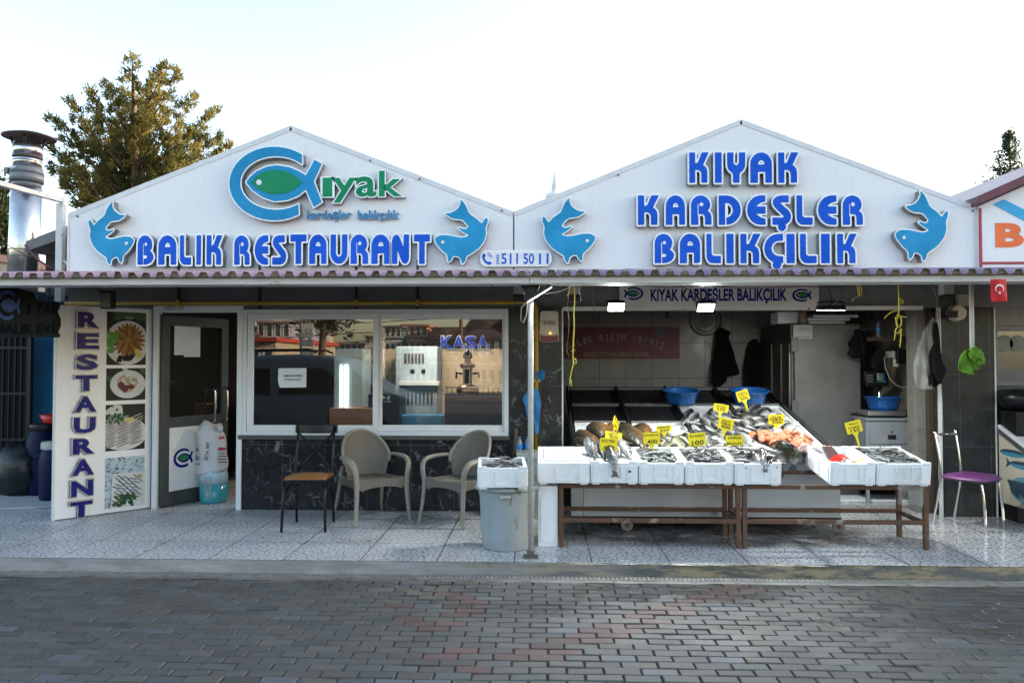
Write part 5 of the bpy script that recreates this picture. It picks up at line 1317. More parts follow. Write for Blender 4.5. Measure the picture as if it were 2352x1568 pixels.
b = MB(); q = P(1181, 1000, YW - .06); b.hexa([(q.x - .02, YW - .1, 0), (q.x + .02, YW - .1, 0), (q.x + .02, YW - .06, 0), (q.x - .02, YW - .06, 0), (q.x + .0, YW - .06, .86), (q.x + .04, YW - .06, .86), (q.x + .04, YW - .025, .86), (q.x, YW - .025, .86)]); o = b.obj('wooden_plank', M['dark_wood'], org=(q.x, YW - .08, 0), bevel=.003); tag(o, 'dark wooden plank leaning on the marble pier behind the water bottles', 'plank')
# the bin
bc = G(1165, 1267); bc.y += .19
yb0 = bc.y; bx_ = XP(1165, yb0, .3); rb = .232; hb = .52
t = thing('rubbish_bin', 'round grey-green plastic bin with a foam fish box on its rim', 'bin', (bx_, yb0, 0))
b = MB(); b.lathe((bx_, yb0, 0), [(rb * .86, 0), (rb * .90, .015), (rb * .93, .12), (rb * 1.0, hb * .8), (rb * 1.04, hb - .05), (rb * 1.04, hb - .03), (rb * 1.16, hb - .03), (rb * 1.18, hb - .01), (rb * 1.16, hb), (rb * 1.03, hb), (rb * .98, hb - .06), (rb * .88, .03), (0, .03)], 44); b.obj('tub', M['bin'], t)
b = MB(); b.box((bx_ - .05, yb0 - rb * 1.20, hb - .075), (bx_ + .04, yb0 - rb * 1.0, hb - .05)); b.obj('handle', M['lightgrey'], t, bevel=.004)
# ------------------------------------------------------------------ chairs
def taper(mb, p, q, r0, r1, n=10): mb.cyl(p, q, r0, r1, n)
def rig(t, yaw): t.rotation_euler = (0, 0, R_(yaw))
# black bistro chair (built at the origin facing -y)
g0 = G(707, 1222)
t = thing('bistro_chair', 'black metal cross-back chair with tan seat by the window', 'chair', (0, 0, 0)); sw, sdp, sh = .20, .20, .47
leg_xy = {(-1, -1): (-.195, -.21), (1, -1): (.195, -.21), (-1, 1): (-.175, .21), (1, 1): (.175, .21)}
for (sx_, sy_), (lx, ly) in leg_xy.items():
    b = MB()
    if sy_ < 0: b.tube([(lx * 1.02, ly - .01, 0), (lx * .98, ly + .01, .25), (lx * .93, ly + .02, sh - .02)], [.012, .0145, .017], 10)
    else: b.tube([(lx * 1.02, ly + .03, 0), (lx, ly, .28), (lx, ly - .02, sh), (lx * 1.0, ly + .02, .70), (lx * .98, ly + .06, .925)], [.011, .014, .016, .013, .012], 10)
    b.obj('leg', M['black_metal'], t)
b = MB(); b.prism([(p[0] * 1.0, p[1]) for p in rr_poly(.20, .205, .06)], 'z', sh - .035, sh); b.obj('seat_frame', M['black_metal'], t, bevel=.006)
b = MB(); b.grid(lambda u, v: (((u - .5) * .385), ((v - .5) * .39), sh + .001 + .03 * (1 - abs(2 * u - 1) ** 4) * (1 - abs(2 * v - 1) ** 4)), 14, 14); b.prism([(p[0], p[1]) for p in rr_poly(.195, .198, .055)], 'z', sh + .0005, sh + .012); b.obj('seat', M['tan'], t)
for s_ in (-1, 1):
    b = MB(); P0, P1 = Vector((s_ * -.172, .205, sh + .03)), Vector((s_ * .168, .255, .86)); pts = [P0.lerp(P1, k / 8) + Vector((0, .035 * math.sin(math.pi * k / 8) + s_ * .006, 0)) for k in range(9)]; b.tube(pts, .012, 8, flat=.45, up=Vector((0, 0, 1))); b.obj('cross_brace', M['black_metal'], t)
b = MB(); b.grid(lambda u, v: (-.205 + .41 * u, .275 + .045 * math.sin(math.pi * u) + .012 * (v - .5), .855 + .085 * v - .008 * math.sin(math.pi * u)), 16, 4); o = b.obj('top_rail', M['black_metal'], t); so = o.modifiers.new('s', 'SOLIDIFY'); so.thickness = .022; so.offset = 0; bv = o.modifiers.new('b', 'BEVEL'); bv.width = .008; bv.segments = 3
for s_ in (-1, 1):
    b = MB(); b.tube([(s_ * .185, -.20, .26), (s_ * .13, -.20, .36), (s_ * .06, -.2, .41), (0, -.20, .425)], .009, 8); b.obj('arch_brace', M['black_metal'], t)
    b = MB(); b.tube([(s_ * .185, -.19, .26), (s_ * .180, -.10, .37), (s_ * .175, .0, .41), (s_ * .172, .10, .37), (s_ * .172, .20, .26)], .009, 8); b.obj('arch_brace', M['black_metal'], t)
cp = G(706, 1210); t.location = (XP(710, cp.y, .0), cp.y + .0, 0); rig(t, 3)
# resin armchairs
def lerp(a, b_, k): return a + (b_ - a) * k
def resin_chair(px, py, yaw, lab):
    t = thing('plastic_armchair', lab, 'chair', (0, 0, 0), 'taupe resin armchairs below the window')
    sh = .415
    # back shell: woven look by holes is carried by relief, with a thick round rim
    def back(u, v):                                    # u -1..1, v 0..1
        wd = .25 * (1 - .0 * v) * math.sqrt(max(0.0, 1 - max(0, (v - .38) / .62) ** 2.4)) * (.80 + .2 * min(1, v / .38))
        x = wd * u; y = .20 + .10 * v - .16 * (abs(x) / .25) ** 2 * (1 - .35 * v)
        return Vector((x, y, sh + .0 + .44 * v))
    vs, fs = [], []; nu, nv = 26, 30
    m_ = MB(); m_.grid(lambda u, v: back(2 * u - 1, v * .995), nu, nv); o = m_.obj('backrest', M['weave'], t); so = o.modifiers.new('s', 'SOLIDIFY'); so.thickness = .009; so.offset = 0
    rim = [back(-1, v) for v in np.linspace(.30, .97, 14)] + [back(u, .995) for u in np.linspace(-.8, .8, 7)] + [back(1, v) for v in np.linspace(.97, .30, 14)]
    for s_ in (-1, 1):
        armp = [back(s_, .62), back(s_, .42) + Vector((s_ * .005, -.01, 0)), Vector((s_ * .275, .10, sh + .205)), Vector((s_ * .30, -.04, sh + .20)), Vector((s_ * .305, -.15, sh + .19)), Vector((s_ * .295, -.225, sh + .16)), Vector((s_ * .275, -.25, sh + .08)), Vector((s_ * .262, -.235, sh - .02)), Vector((s_ * .268, -.25, .2)), Vector((s_ * .29, -.275, 0))]
        sm = smooth_open(armp, 2); b = MB(); b.tube(sm, [lerp(.016, .030, min(1, i / len(sm) * 2.2)) if i < len(sm) * .55 else lerp(.030, .019, (i / len(sm) - .55) / .45) for i in range(len(sm))], 10, flat=.72, up=Vector((0, 0, 1))); b.obj('arm_and_leg', M['resin'], t)
        b = MB(); b.tube([(s_ * .215, .20, sh + .1), (s_ * .225, .215, sh - .01), (s_ * .24, .25, .2), (s_ * .265, .30, 0)], [.022, .024, .022, .016], 10, flat=.75); b.obj('rear_leg', M['resin'], t)
    b = MB(); b.tube(rim, .015, 10); b.obj('back_rim', M['resin'], t)
    b = MB(); b.grid(lambda u, v: (lerp(-.245, .245, u) * (1 - .10 * v), lerp(-.235, .215, v), sh + .012 * (abs(2 * u - 1) ** 3) - .012 * math.sin(math.pi * v)), 16, 16); o = b.obj('seat', M['weave'], t); so = o.modifiers.new('s', 'SOLIDIFY'); so.thickness = .018
    ap = [(-.25, 0), (.25, 0), (.25, -.075), (.22, -.085)] + [(.20 * math.cos(R_(a)), -.10 + .035 * math.sin(R_(a)) ) for a in np.linspace(0, 180, 10)] + [(-.22, -.085), (-.25, -.075)]
    b = MB(); b.prism([(x, sh + z) for x, z in ap], 'y', -.240, -.225); b.obj('apron', M['weave'], t)
    for s_ in (-1, 1):
        b = MB(); b.prism([(-.235, sh), (.205, sh), (.205, sh - .08), (.10, sh - .07), (-.10, sh - .07), (-.235, sh - .085)], 'x', s_ * .240 - .006, s_ * .240 + .006); b.obj('apron', M['weave'], t)
    c = G(px, py); t.location = (c.x, c.y, 0); rig(t, yaw); return t
def smooth_open(pts, it=2):
    pts = [Vector(p) for p in pts]
    for _ in range(it):
        o = [pts[0]]
        for a, b_ in zip(pts, pts[1:]): o += [a.lerp(b_, .25), a.lerp(b_, .75)]
        pts = o + [pts[-1]]
    return pts
m = N('woven_resin'); xyz = m.sep(m.tc())
wv_ = m.n("TexWave", wave_type='BANDS', bands_direction='Z'); wv_.inputs["Scale"].default_value = 36; m.link(m.tc(), wv_.inputs["Vector"])
wx_ = m.n("TexWave", wave_type='BANDS', bands_direction='X'); wx_.inputs["Scale"].default_value = 22; m.link(m.tc(), wx_.inputs["Vector"])
h_ = m.math('MULTIPLY', wv_.outputs["Fac"], wx_.outputs["Fac"])
m.set(color=m.mix(m.ramp(h_, [(.25, 0.0), (.6, 1.0)]), (.13, .115, .092), (.30, .265, .215)), rough=.5); m.bump(h_, .8, .004); M['weave'] = m.mat
resin_chair(852, 1192, 38, 'taupe resin armchair standing clear of the bin, turned towards the right')
resin_chair(1058, 1196, -38, 'taupe resin armchair with its right side hidden by the bin and fish box')
# purple chair
t = thing('kitchen_chair', 'chrome chair with purple vinyl seat in front of the tiled column', 'chair', (0, 0, 0)); sh = .455
for s_ in (-1, 1):
    b = MB(); b.tube(smooth_open([(s_ * .17, -.20, 0), (s_ * .165, -.185, .30), (s_ * .16, -.16, sh - .02)], 1), .0125, 10); b.obj('leg', M['chrome'], t)
    b = MB(); b.tube(smooth_open([(s_ * .20, .27, 0), (s_ * .19, .22, .25), (s_ * .185, .19, sh - .01), (s_ * .185, .20, .62), (s_ * .19, .245, .88)], 2), .0125, 10); b.obj('back_leg', M['chrome'], t)
b = MB(); b.tube([(-.187, .232, .835), (-.08, .275, .84), (.08, .275, .84), (.187, .232, .835)], .013, 10); b.obj('back_rail', M['chrome'], t)
b = MB(); b.box((-.15, -.15, sh - .03), (.15, .18, sh - .012)); b.obj('seat_support', M['steel_dark'], t)
b = MB(); sp_ = rr_poly(.20, .20, .13); b.lathe((0, 0, 0), [(0, 0)], 4) if False else None
def seat_fn(u, v): 
    x, y = 2 * u - 1, 2 * v - 1; k = (1 - x * x * .25) ** .5; k2 = (1 - y * y * .25) ** .5
    return (x * .215 * k2, y * .215 * k, sh + .040 * (1 - max(abs(x), abs(y)) ** 6))
b.grid(seat_fn, 18, 18); b.grid(lambda u, v: (seat_fn(u, v)[0], seat_fn(u, v)[1], sh - .010), 18, 18); o = b.obj('seat', M['purple'], t); 
bm = bmesh.new(); bm.from_mesh(o.data); ed = [e for e in bm.edges if e.is_boundary]; bmesh.ops.bridge_loops(bm, edges=ed); bmesh.ops.recalc_face_normals(bm, faces=bm.faces); bm.to_mesh(o.data); bm.free()
t.location = (XP(2232, 7.60, .4), 7.60, 0); rig(t, 36)
# ------------------------------------------------------------------ doorway: jug and sack, door print
jp = G(489, 1146); jp.y = 8.58; jp.x = XP(491, 8.58, .2); t = thing('plastic_jug', 'translucent jug half full of turquoise liquid in the doorway', 'jug', (jp.x, jp.y, 0)); jh = .40; jr = .148
b = MB(); b.lathe((jp.x, jp.y, 0), [(jr * .92, 0), (jr, .03), (jr, .21)], 26); b.obj('liquid', pm('turquoise_liquid', (.05, .34, .42), (.04, .28, .36), 6, .2), t)
b = MB(); b.lathe((jp.x, jp.y, 0), [(jr * 1.0, .2105), (jr * 1.0, jh * .75), (jr * .9, jh * .92), (jr * .55, jh), (0, jh)], 26); b.obj('body', pm('milky_jug_plastic', (.42, .60, .70), (.36, .54, .64), 6, .3), t)
b = MB(); 
for k in range(-2, 3): b.box((jp.x + k * .016 - .003, jp.y - jr - .003, .06), (jp.x + k * .016 + .003, jp.y - jr + .01, .30))
b.obj('ridge', M['lightgrey'], t)
M['sack'] = pm('woven_white_sack', (.66, .66, .68), (.56, .56, .58), 6, .6, bump=.5, bscale=40)
so_ = P(491, 1080, jp.y); t = thing('salt_sack', 'white woven salt sack with black lettering slumped on the turquoise jug', 'sack', (jp.x, jp.y, jh))
b = MB(); zb_, zt__ = jh - .09, P(490, 972, jp.y).z; n_u, n_v = 26, 16
def sack(u, v):
    a = 2 * math.pi * u; z = lerp(zb_ + .02, zt__, v)
    rx = .155 * (1 - .10 * v) * (1 if v < .85 else 1 - (v - .85) * 3.2); ry = .11 * (1 if v < .85 else 1 - (v - .85) * 3.6)
    q = 1 + .10 * mnoise.noise(Vector((math.cos(a) * 2, math.sin(a) * 2, v * 3.2))) + .05 * mnoise.noise(Vector((math.cos(a) * 5, math.sin(a) * 5, v * 8)))
    return (jp.x + .0 + rx * q * math.cos(a) - .02 * v + .012 * math.sin(v * 5), jp.y - .03 + ry * q * math.sin(a), z + .03 * math.cos(a) * (1 - v) - .04 * math.cos(a) * v * v)
b.grid(sack, n_u, n_v); b.add([sack(k / n_u, 0) for k in range(n_u)], [tuple(range(n_u))]); b.add([sack(k / n_u, 1) for k in range(n_u)], [tuple(range(n_u))]); b.obj('bag', M['sack'], t)
b = MB(); tp = Vector(sack(.98, .97)); b.tube([tp, tp + Vector((.03, -.02, .03)), tp + Vector((.045, -.03, 0)), tp + Vector((.04, -.02, -.05))], [.03, .035, .03, .012], 8); b.obj('tied_corner', M['sack'], t)
def on_sack(px, py, w_, h_, txt, mat, rot=0, bold=.02):
    p = P(px, py, jp.y - .165); M4 = Matrix.Translation((p.x - jp.x, p.y - jp.y, p.z - jh)) @ Matrix.Rotation(R_(rot), 4, 'Y')
    return put_text(t, txt, w_, h_, mat, M4, bold)
M['sack_black'] = flat('sack_black_print', (.02, .02, .02)); M['sack_red'] = flat('sack_red_print', (.45, .02, .04))
on_sack(475, 1036, .20, .035, 'AR TUZ', M['sack_black'], 96, .02)
for nm, x0_, y0_, x1_, y1_ in (('red_band', 501, 1027, 518, 1034),):
    c, a0_, a1_, b0_, b1_ = pix_rect(x0_, y0_, x1_, y1_, jp.y - .165); b = MB(); b.box((a0_, jp.y - .167, b0_), (a1_, jp.y - .164, b1_)); b.obj(nm, M['sack_red'], t)
on_sack(509, 1004, .07, .045, 'AA', M['sack_red'], -8, .05)
for k in range(4): c, a0_, a1_, b0_, b1_ = pix_rect(500, 1040 + k * 6.5, 522, 1042 + k * 6.5, jp.y - .165); b = MB(); b.box((a0_, jp.y - .166, b0_), (a1_, jp.y - .164, b1_)); b.obj('print_line', M['sack_black'], t)
# emblem and name on the door's lower panel
LR = Matrix.Rotation(ang, 4, 'Z'); so0 = shop.location
def on_leaf(u, z, n_=.0135): return Matrix.Translation(leaf_pt(u, n_, z) - so0) @ LR
def door_shape(nm, pts, mat, n_): me = fill_mesh([pts], .001, nm); me.transform(on_leaf(.30, .50, n_)); me.materials.append(mat); link(nm, me, door)
k = .00042
door_shape('ring_print', [((x - 510) * k, (478 - y) * k) for x, y in ro + ri], M['navy'], .0135)
door_shape('fish_print', [((x - 510) * k, (478 - y) * k) for x, y in [(310, 468), (380, 396), (450, 364), (520, 355), (600, 368), (665, 395), (712, 424), (770, 318), (818, 346), (765, 465), (818, 602), (765, 636), (712, 518), (660, 560), (590, 588), (500, 598), (420, 570), (350, 520)]], M['navy'], .0135)
door_shape('body_print', [((x - 510) * k, (478 - y) * k) for x, y in [(345, 475), (420, 405), (520, 388), (640, 425), (688, 470), (640, 515), (520, 551), (400, 520)]], M['logo_green'], .0150)
M['door_print'] = flat('steel_blue_print', (.03, .14, .26)); put_text(door, 'kıyak', .17, .075, M['door_print'], on_leaf(.56, .57), .01); put_text(door, 'kardeşler', .30, .075, M['door_print'], on_leaf(.62, .475), .01); put_text(door, 'BALIKÇILIK VE RESTAURANT', .30, .02, M['logo_green'], on_leaf(.62, .41), .0)
# notice on the window
c, x0, x1, z0, z1 = pix_rect(638, 845, 703, 890, YW - .012)
t = thing('paper_notice', 'white paper notice with two printed lines stuck to the left window pane', 'notice', (c.x, YW - .004, c.z))
pts = [(x0 + .02, z0), (x1, z0 + .003), (x1, z1), (x0 + .004, z1 - .003), (x0, z0 + .09), (x0 + .005, z0 + .04)]
me = fill_mesh([[(p[0] - c.x, p[1] - c.z) for p in pts]], .0015, 'sheet'); me.materials.append(M['paper']); link('sheet', me, t)
pr_m = flat('grey_print', (.05, .05, .06)); put_text(t, 'RAMAZAN AYINDA', .20, .022, pr_m, Matrix.Translation((.01, -.0022, .022)), .01); put_text(t, 'İFTARDA AÇIĞIZ', .17, .026, pr_m, Matrix.Translation((.01, -.0022, -.016)), .01)
# ------------------------------------------------------------------ rusty tables
TY0, TY1 = 6.60, 7.12
TZ0 = P(1500, 1112.5, TY0).z; TZ1 = TZ0 + .055
def table(pxl, pxr, lab):
    xl_, xr_ = XP(pxl, TY0, TZ0 / 2), XP(pxr, TY0, TZ0 / 2); s = .038
    t = thing('metal_table', lab, 'table', ((xl_ + xr_) / 2, (TY0 + TY1) / 2, 0), 'rusty metal tables under the foam boxes')
    for x in (xl_, xr_ - s):
        for y, z in ((TY0, TZ0), (TY1 - s, TZ1)):
            b = MB(); b.box((x, y, 0), (x + s, y + s, z - .0335)); b.obj('leg', M['rust'], t, bevel=.003)
    def rail(nm, A_, B2, h=.033, w_=.032):
        b = MB(); A_, B2 = Vector(A_), Vector(B2); d = (B2 - A_).normalized(); sd_ = Vector((d.y, -d.x, 0)).normalized() * w_ / 2; u = Vector((0, 0, h))
        b.hexa([A_ - sd_, B2 - sd_, B2 + sd_, A_ + sd_, A_ - sd_ + u, B2 - sd_ + u, B2 + sd_ + u, A_ + sd_ + u]); b.obj(nm, M['rust'], t, bevel=.003)
    rail('top_rail', (xl_, TY0 + .018, TZ0 - .033), (xr_, TY0 + .018, TZ0 - .033)); rail('top_rail', (xl_, TY1 - .018, TZ1 - .033), (xr_, TY1 - .018, TZ1 - .033))
    for x in (xl_ + .018, xr_ - .020): rail('side_rail', (x, TY0 + .036, TZ0 - .034), (x, TY1 - .036, TZ1 - .034)); rail('lower_side_rail', (x, TY0 + s, .20), (x, TY1 - s, .20))
    zl = P(1500, 1201, TY0).z
    rail('lower_rail', (xl_ + s, TY0 + .018, zl), (xr_ - s, TY0 + .018, zl), .036); rail('lower_rail', (xl_ + s, TY1 - .018, zl + .005), (xr_ - s, TY1 - .018, zl + .005), .036)
    return t
table(1284, 1702, 'rusty metal table frame carrying the left row of foam boxes'); table(1706, 2134, 'rusty metal table frame carrying the two right foam boxes')
# ------------------------------------------------------------------ stepped display counter
CY0, CY1 = 7.20, 9.42
cz0, cz1 = P(1700, 1039, CY0).z, P(1500, 893, CY1).z
cx0, cx1 = .30, 2.66
cn = Vector((0, -(cz1 - cz0), CY1 - CY0)).normalized(); cp0 = Vector((0, CY0, cz0)); cu = Vector((0, CY1 - CY0, cz1 - cz0)); clen = cu.length; cu.normalize()
def SL(x, s, h=0.0): return cp0 + Vector((x, 0, 0)) + cu * s + cn * h
def TP(px, py, h=0.0): return PL(px, py, cp0 + cn * h, cn)
ct = thing('display_counter', 'long stepped stainless fish display counter on small wheels under the tiled wall', 'counter', ((cx0 + cx1) / 2, CY0 + .6, 0))
bxl, bxr = XP(1312, CY0 + .06, .4), XP(1929, CY0 + .06, .4)
zbt = P(1600, 1186, CY0 + .06).z
b = MB(); b.box((bxl + .115, CY0 + .06, zbt), (bxr, CY0 + .07, cz0 - .085)); b.obj('front_panel', M['counter_panel'], ct)
b = MB(); b.box((bxl, CY0 + .055, zbt), (bxl + .11, CY0 + .068, cz0 - .085)); b.obj('side_panel', M['steel'], ct); b = MB(); b.box((bxr - .0, CY0 + .071, zbt), (bxr + .008, CY1 - .1, cz0 - .085)); b.obj('side_panel', M['steel'], ct)
b = MB(); b.hexa([SL(cx0, 0, -.05), SL(cx1, 0, -.05), SL(cx1, clen, -.05), SL(cx0, clen, -.05), SL(cx0, 0, -.035), SL(cx1, 0, -.035), SL(cx1, clen, -.035), SL(cx0, clen, -.035)]); b.box((bxl + .02, CY0 + .08, zbt + .02), (bxr - .01, CY1 - .05, cz0 - .10)); b.obj('core', M['steel_dark'], ct)
b = MB(); b.box((cx0 - .01, CY0 - .004, cz0 - .085), (cx1 + .03, CY0 + .02, cz0 + .004)); b.obj('front_lip', M['steel'], ct, bevel=.004)
b = MB(); b.box((bxl, CY0 + .10, zbt - .05), (bxr + .03, CY0 + .16, zbt - .001)); b.obj('base_beam', pm('dark_rust_beam', (.045, .022, .016), (.03, .018, .014), 14, .85, bump=.4), ct, bevel=.008)
for px in (1925, 1440):
    w_ = P(px, 1196, CY0 + .05); b = MB(); b.cyl((w_.x - .016, CY0 + .05, .055), (w_.x + .016, CY0 + .05, .055), .054, n=22) if False else b.cyl((w_.x, CY0 + .03, .058), (w_.x, CY0 + .06, .058), .056, n=24)
    wo = b.obj('wheel', pm('old_wheel_rubber', (.22, .17, .15), (.14, .11, .10), 20, .8), ct, bevel=.006); b = MB(); b.cyl((w_.x, CY0 + .024, .058), (w_.x, CY0 + .066, .058), .018, n=12); b.obj('hub', M['rust'], wo)
    b = MB(); b.box((w_.x - .02, CY0 + .07, .04), (w_.x + .02, CY0 + .075, zbt - .051)); b.obj('fork', M['rust'], ct)
rows = [0.0, TP(1500, 972).y, TP(1500, 931).y]
srow = [0.0] + [(y - CY0) / cu.y for y in rows[1:]] + [clen]
cols = [cx0 + .02 + (cx1 - cx0 - .04) * k / 4 for k in range(5)]
for k in range(5):
    b = MB(); x = cols[k]; w_ = .022 if 0 < k < 4 else .016
    b.hexa([SL(x - w_, .03, -.03), SL(x + w_, .03, -.03), SL(x + w_, clen, -.03), SL(x - w_, clen, -.03), SL(x - w_ * .5, .03, .045), SL(x + w_ * .5, .03, .045), SL(x + w_ * .5, clen, .045), SL(x - w_ * .5, clen, .045)])
    b.obj('divider', M['tray_dark'], ct, bevel=.004)
def tray(x0, x1, s0, s1, white, lab=None):
    m_ = M['tray_white'] if white else M['tray_dark']; b = MB(); e = .018
    def q(x0, x1, s0, s1, h0, h1): b.hexa([SL(x0, s0, h0), SL(x1, s0, h0), SL(x1, s1, h0), SL(x0, s1, h0), SL(x0, s0, h1), SL(x1, s0, h1), SL(x1, s1, h1), SL(x0, s1, h1)])
    q(x0, x1, s0, s1, -.034, -.014)
    q(x0, x0 + e, s0, s1, -.0139, .012); q(x1 - e, x1, s0, s1, -.0139, .012); q(x0 + e, x1 - e, s0, s0 + e, -.0139, .008); q(x0 + e, x1 - e, s1 - e, s1, -.0139, .012)
    n_ = 7
    for k in range(1, n_): s_ = s0 + (s1 - s0) * k / n_; q(x0 + .05, x1 - .05, s_ - .008, s_ + .008, -.0138, -.009)
    return b.obj('tray', m_, ct, bevel=.004)
for c in range(4):
    xa, xb = cols[c] + .026, cols[c + 1] - .026
    tray(xa, xb, .05, srow[1] - .045, True)
    tray(xa, xb, srow[1] + .01, srow[2] - .045, c >= 2)
    tray(xa, xb, srow[2] + .01, srow[3] - .06, False)
    for k, s_ in enumerate((srow[1] - .02, srow[2] - .02, clen - .03)):
        b = MB(); b.hexa([SL(xa, s_ - .018, -.03), SL(xb, s_ - .018, -.03), SL(xb, s_ + .016, -.03), SL(xa, s_ + .016, -.03), SL(xa, s_ - .018, .012), SL(xb, s_ - .018, .012), SL(xb, s_ + .016, .030), SL(xa, s_ + .016, .030)]); b.obj('ledge_strip', M['steel'], ct, bevel=.003)
# blue basins up on the counter
def basin(px, py, Y, r, h, lab, z=None, tilt=True):
    p = TP(px, py, .02) if z is None else Vector((XP(px, Y, z), Y, z))
    b = MB(); b.lathe(p, [(0, .004), (r * .70, 0), (r * .78, h * .3), (r * .92, h * .92), (r * 1.0, h * .96), (r * 1.0, h), (r * .93, h), (r * .88, h * .9), (r * .70, .012), (0, .012)], 36, False)
    o = b.obj('plastic_basin', M['blue_basin'], org=p); tag(o, lab, 'basin', 'blue plastic basins')
    if tilt: o.rotation_euler = (R_(8), 0, 0)
    return o
basin(1564, 926, 0, .205, .15, 'blue plastic basin on the upper dark tray under the left floodlight gap'); basin(1720, 926, 0, .215, .15, 'blue plastic basin at the upper right end of the display counter')
# ------------------------------------------------------------------ fish
def fish_mesh(name, kind, hk, tk, bend=0.0, seed=0, merge=False, mat=None):
    """length 1 along x, head at +.5; z is belly to back; returns (body, tail, dorsal, eye) meshes, or one mesh"""
    tb = [(0.50, .03, .02), (.47, .16, .2), (.42, .36, .45), (.33, .66, .75), (.22, .90, .97), (.10, 1.0, 1.0), (-.03, .97, .93), (-.15, .80, .74), (-.26, .54, .48), (-.34, .32, .28), (-.39, .22, .17), (-.42, .21, .10)]
    n = 14 if not merge else 8; b = MB(); vs = []
    def bx_(x): return bend * (x * x) * 1.2 + bend * .3 * math.sin(x * 5 + seed)
    for x, h, w_ in tb:
        for k in range(n):
            a = 2 * math.pi * k / n; sz = math.sin(a)
            zz = (sz * (1.0 if sz > 0 else 1.12)) * h * hk / 2 + .02 * hk
            vs.append((x, math.cos(a) * w_ * tk / 2 * (1 - .18 * abs(sz)) + bx_(x), zz))
    m_ = len(tb); b.add(vs, [(i * n + k, i * n + (k + 1) % n, (i + 1) * n + (k + 1) % n, (i + 1) * n + k) for i in range(m_ - 1) for k in range(n)], True)
    b.add(vs[:n], [tuple(range(n))], True); b.add(vs[-n:], [tuple(range(n))], False)
    def fin(mb, pts, th=.006):
        c = [(x, bx_(x) + s_ * th / 2, z) for s_ in (-1, 1) for x, z in pts]; k = len(pts)
        mb.add(c, [tuple(range(k)), tuple(range(2 * k - 1, k - 1, -1))] + [(i, (i + 1) % k, k + (i + 1) % k, k + i) for i in range(k)], False)
    th = hk * .5
    tail = [(-.41, .08 * hk), (-.44, .2 * hk), (-.50, th * .95), (-.515, th * .9), (-.475, .05 * hk), (-.472, -.05 * hk), (-.515, -th * .85), (-.50, -th * .92), (-.44, -.2 * hk), (-.41, -.08 * hk)]
    dors = [(.14, .49 * hk), (.10, .62 * hk), (0, .60 * hk), (-.10, .53 * hk), (-.22, .42 * hk), (-.26, .28 * hk), (-.15, .36 * hk), (0, .44 * hk)]
    anal = [(-.10, -.44 * hk), (-.16, -.52 * hk), (-.24, -.40 * hk), (-.27, -.24 * hk), (-.16, -.36 * hk)]
    if merge:
        b.m = 1; fin(b, tail, .010); fin(b, dors, .008); b.m = 0
        return b.mesh(name, [mat, M['fin']])
    out = [b.mesh(name, mat)]
    t_ = MB(); fin(t_, tail, .010); out.append(t_.mesh('tail_fin', M['fin'])); d_ = MB(); fin(d_, dors); fin(d_, anal); out.append(d_.mesh('dorsal_fin', M['fin']))
    e = MB()
    for s_ in (-1, 1): e.ball((.415, s_ * tk * .20 + bx_(.415), .07 * hk), (.016, .008, .016), 10, 6)
    out.append(e.mesh('eyes', M['eye'])); return out
FK = {'carp': (.36, .22), 'kotek': (.32, .20), 'bream': (.40, .17), 'mullet': (.34, .20), 'salmon': (.27, .15), 'bass': (.25, .15)}
FV = {}
for k, (hk, tk) in FK.items():
    FV[k] = [fish_mesh('fish', k, hk, tk, bend, i, False, FM['bream' if k == 'bass' else k]) for i, bend in enumerate((0.0, .10, -.09))]
frng = random.Random(5)
def fish(kind, head, tail, nrm, lab, grp, flip=1, roll=0, variant=None, hs_=1.0):
    """one big fish lying on its flank from tail point to head point"""
    ax = head - tail; L = ax.length; ax = ax.normalized(); nn = (nrm - ax * nrm.dot(ax)).normalized()
    back = nn.cross(ax).normalized() * flip
    Rm = Matrix((ax, back.cross(ax), back)).transposed()
    if roll: Rm = Matrix.Rotation(R_(roll), 3, ax) @ Rm
    ms = FV[kind][frng.randrange(3) if variant is None else variant]
    o = link('fish', ms[0], None, (head + tail) / 2); tag(o, lab, 'fish', grp)
    o.rotation_euler = Rm.to_euler(); o.scale = (L, L * hs_, L * hs_)
    for nm, me in zip(('tail_fin', 'dorsal_fin', 'eyes'), ms[1:]): link(nm, me, o)
    return o
Z4 = lambda x, y: (1205.8 + .19531 * x, 861.3 + .19531 * y)
Z5 = lambda x, y: (1521.6 + .19531 * x, 861.3 + .19531 * y)
def on_slope(kind, h, t_, lab, grp, Z=Z4, lift=.05, flip=1, roll=0, lh=None, **kw):
    hp_ = TP(*Z(*h), lift if lh is None else lh); tp = TP(*Z(*t_), lift); return fish(kind, hp_, tp, cn, lab, grp, flip, roll, **kw)
gc = 'carp heaped at the left front of the counter'
LC = 'thick golden brown scaled carp in the heap behind the left foam boxes'
on_slope('carp', (585, 740), (860, 880), LC, gc, lift=.08, flip=1, variant=0); on_slope('carp', (620, 640), (880, 850), LC, gc, lift=.09, flip=1, variant=1)
on_slope('carp', (800, 560), (960, 800), LC, gc, lift=.10, flip=1); on_slope('carp', (960, 640), (1080, 860), LC, gc, lift=.12, flip=1); on_slope('carp', (1010, 560), (1150, 760), LC, gc, lift=.10, flip=-1)
on_slope('carp', (1120, 590), (1440, 880), 'longest dark olive carp lying diagonally with its tail to the front', gc, lift=.10, flip=1, variant=0, hs_=.85)
on_slope('carp', (1400, 560), (1320, 760), 'dark carp with orange belly next to the long olive carp', gc, lift=.08, flip=1); on_slope('carp', (1130, 560), (1250, 700), LC, gc, lift=.06)
on_slope('carp', (1180, 790), (1320, 870), LC, gc, lift=.05, flip=-1)
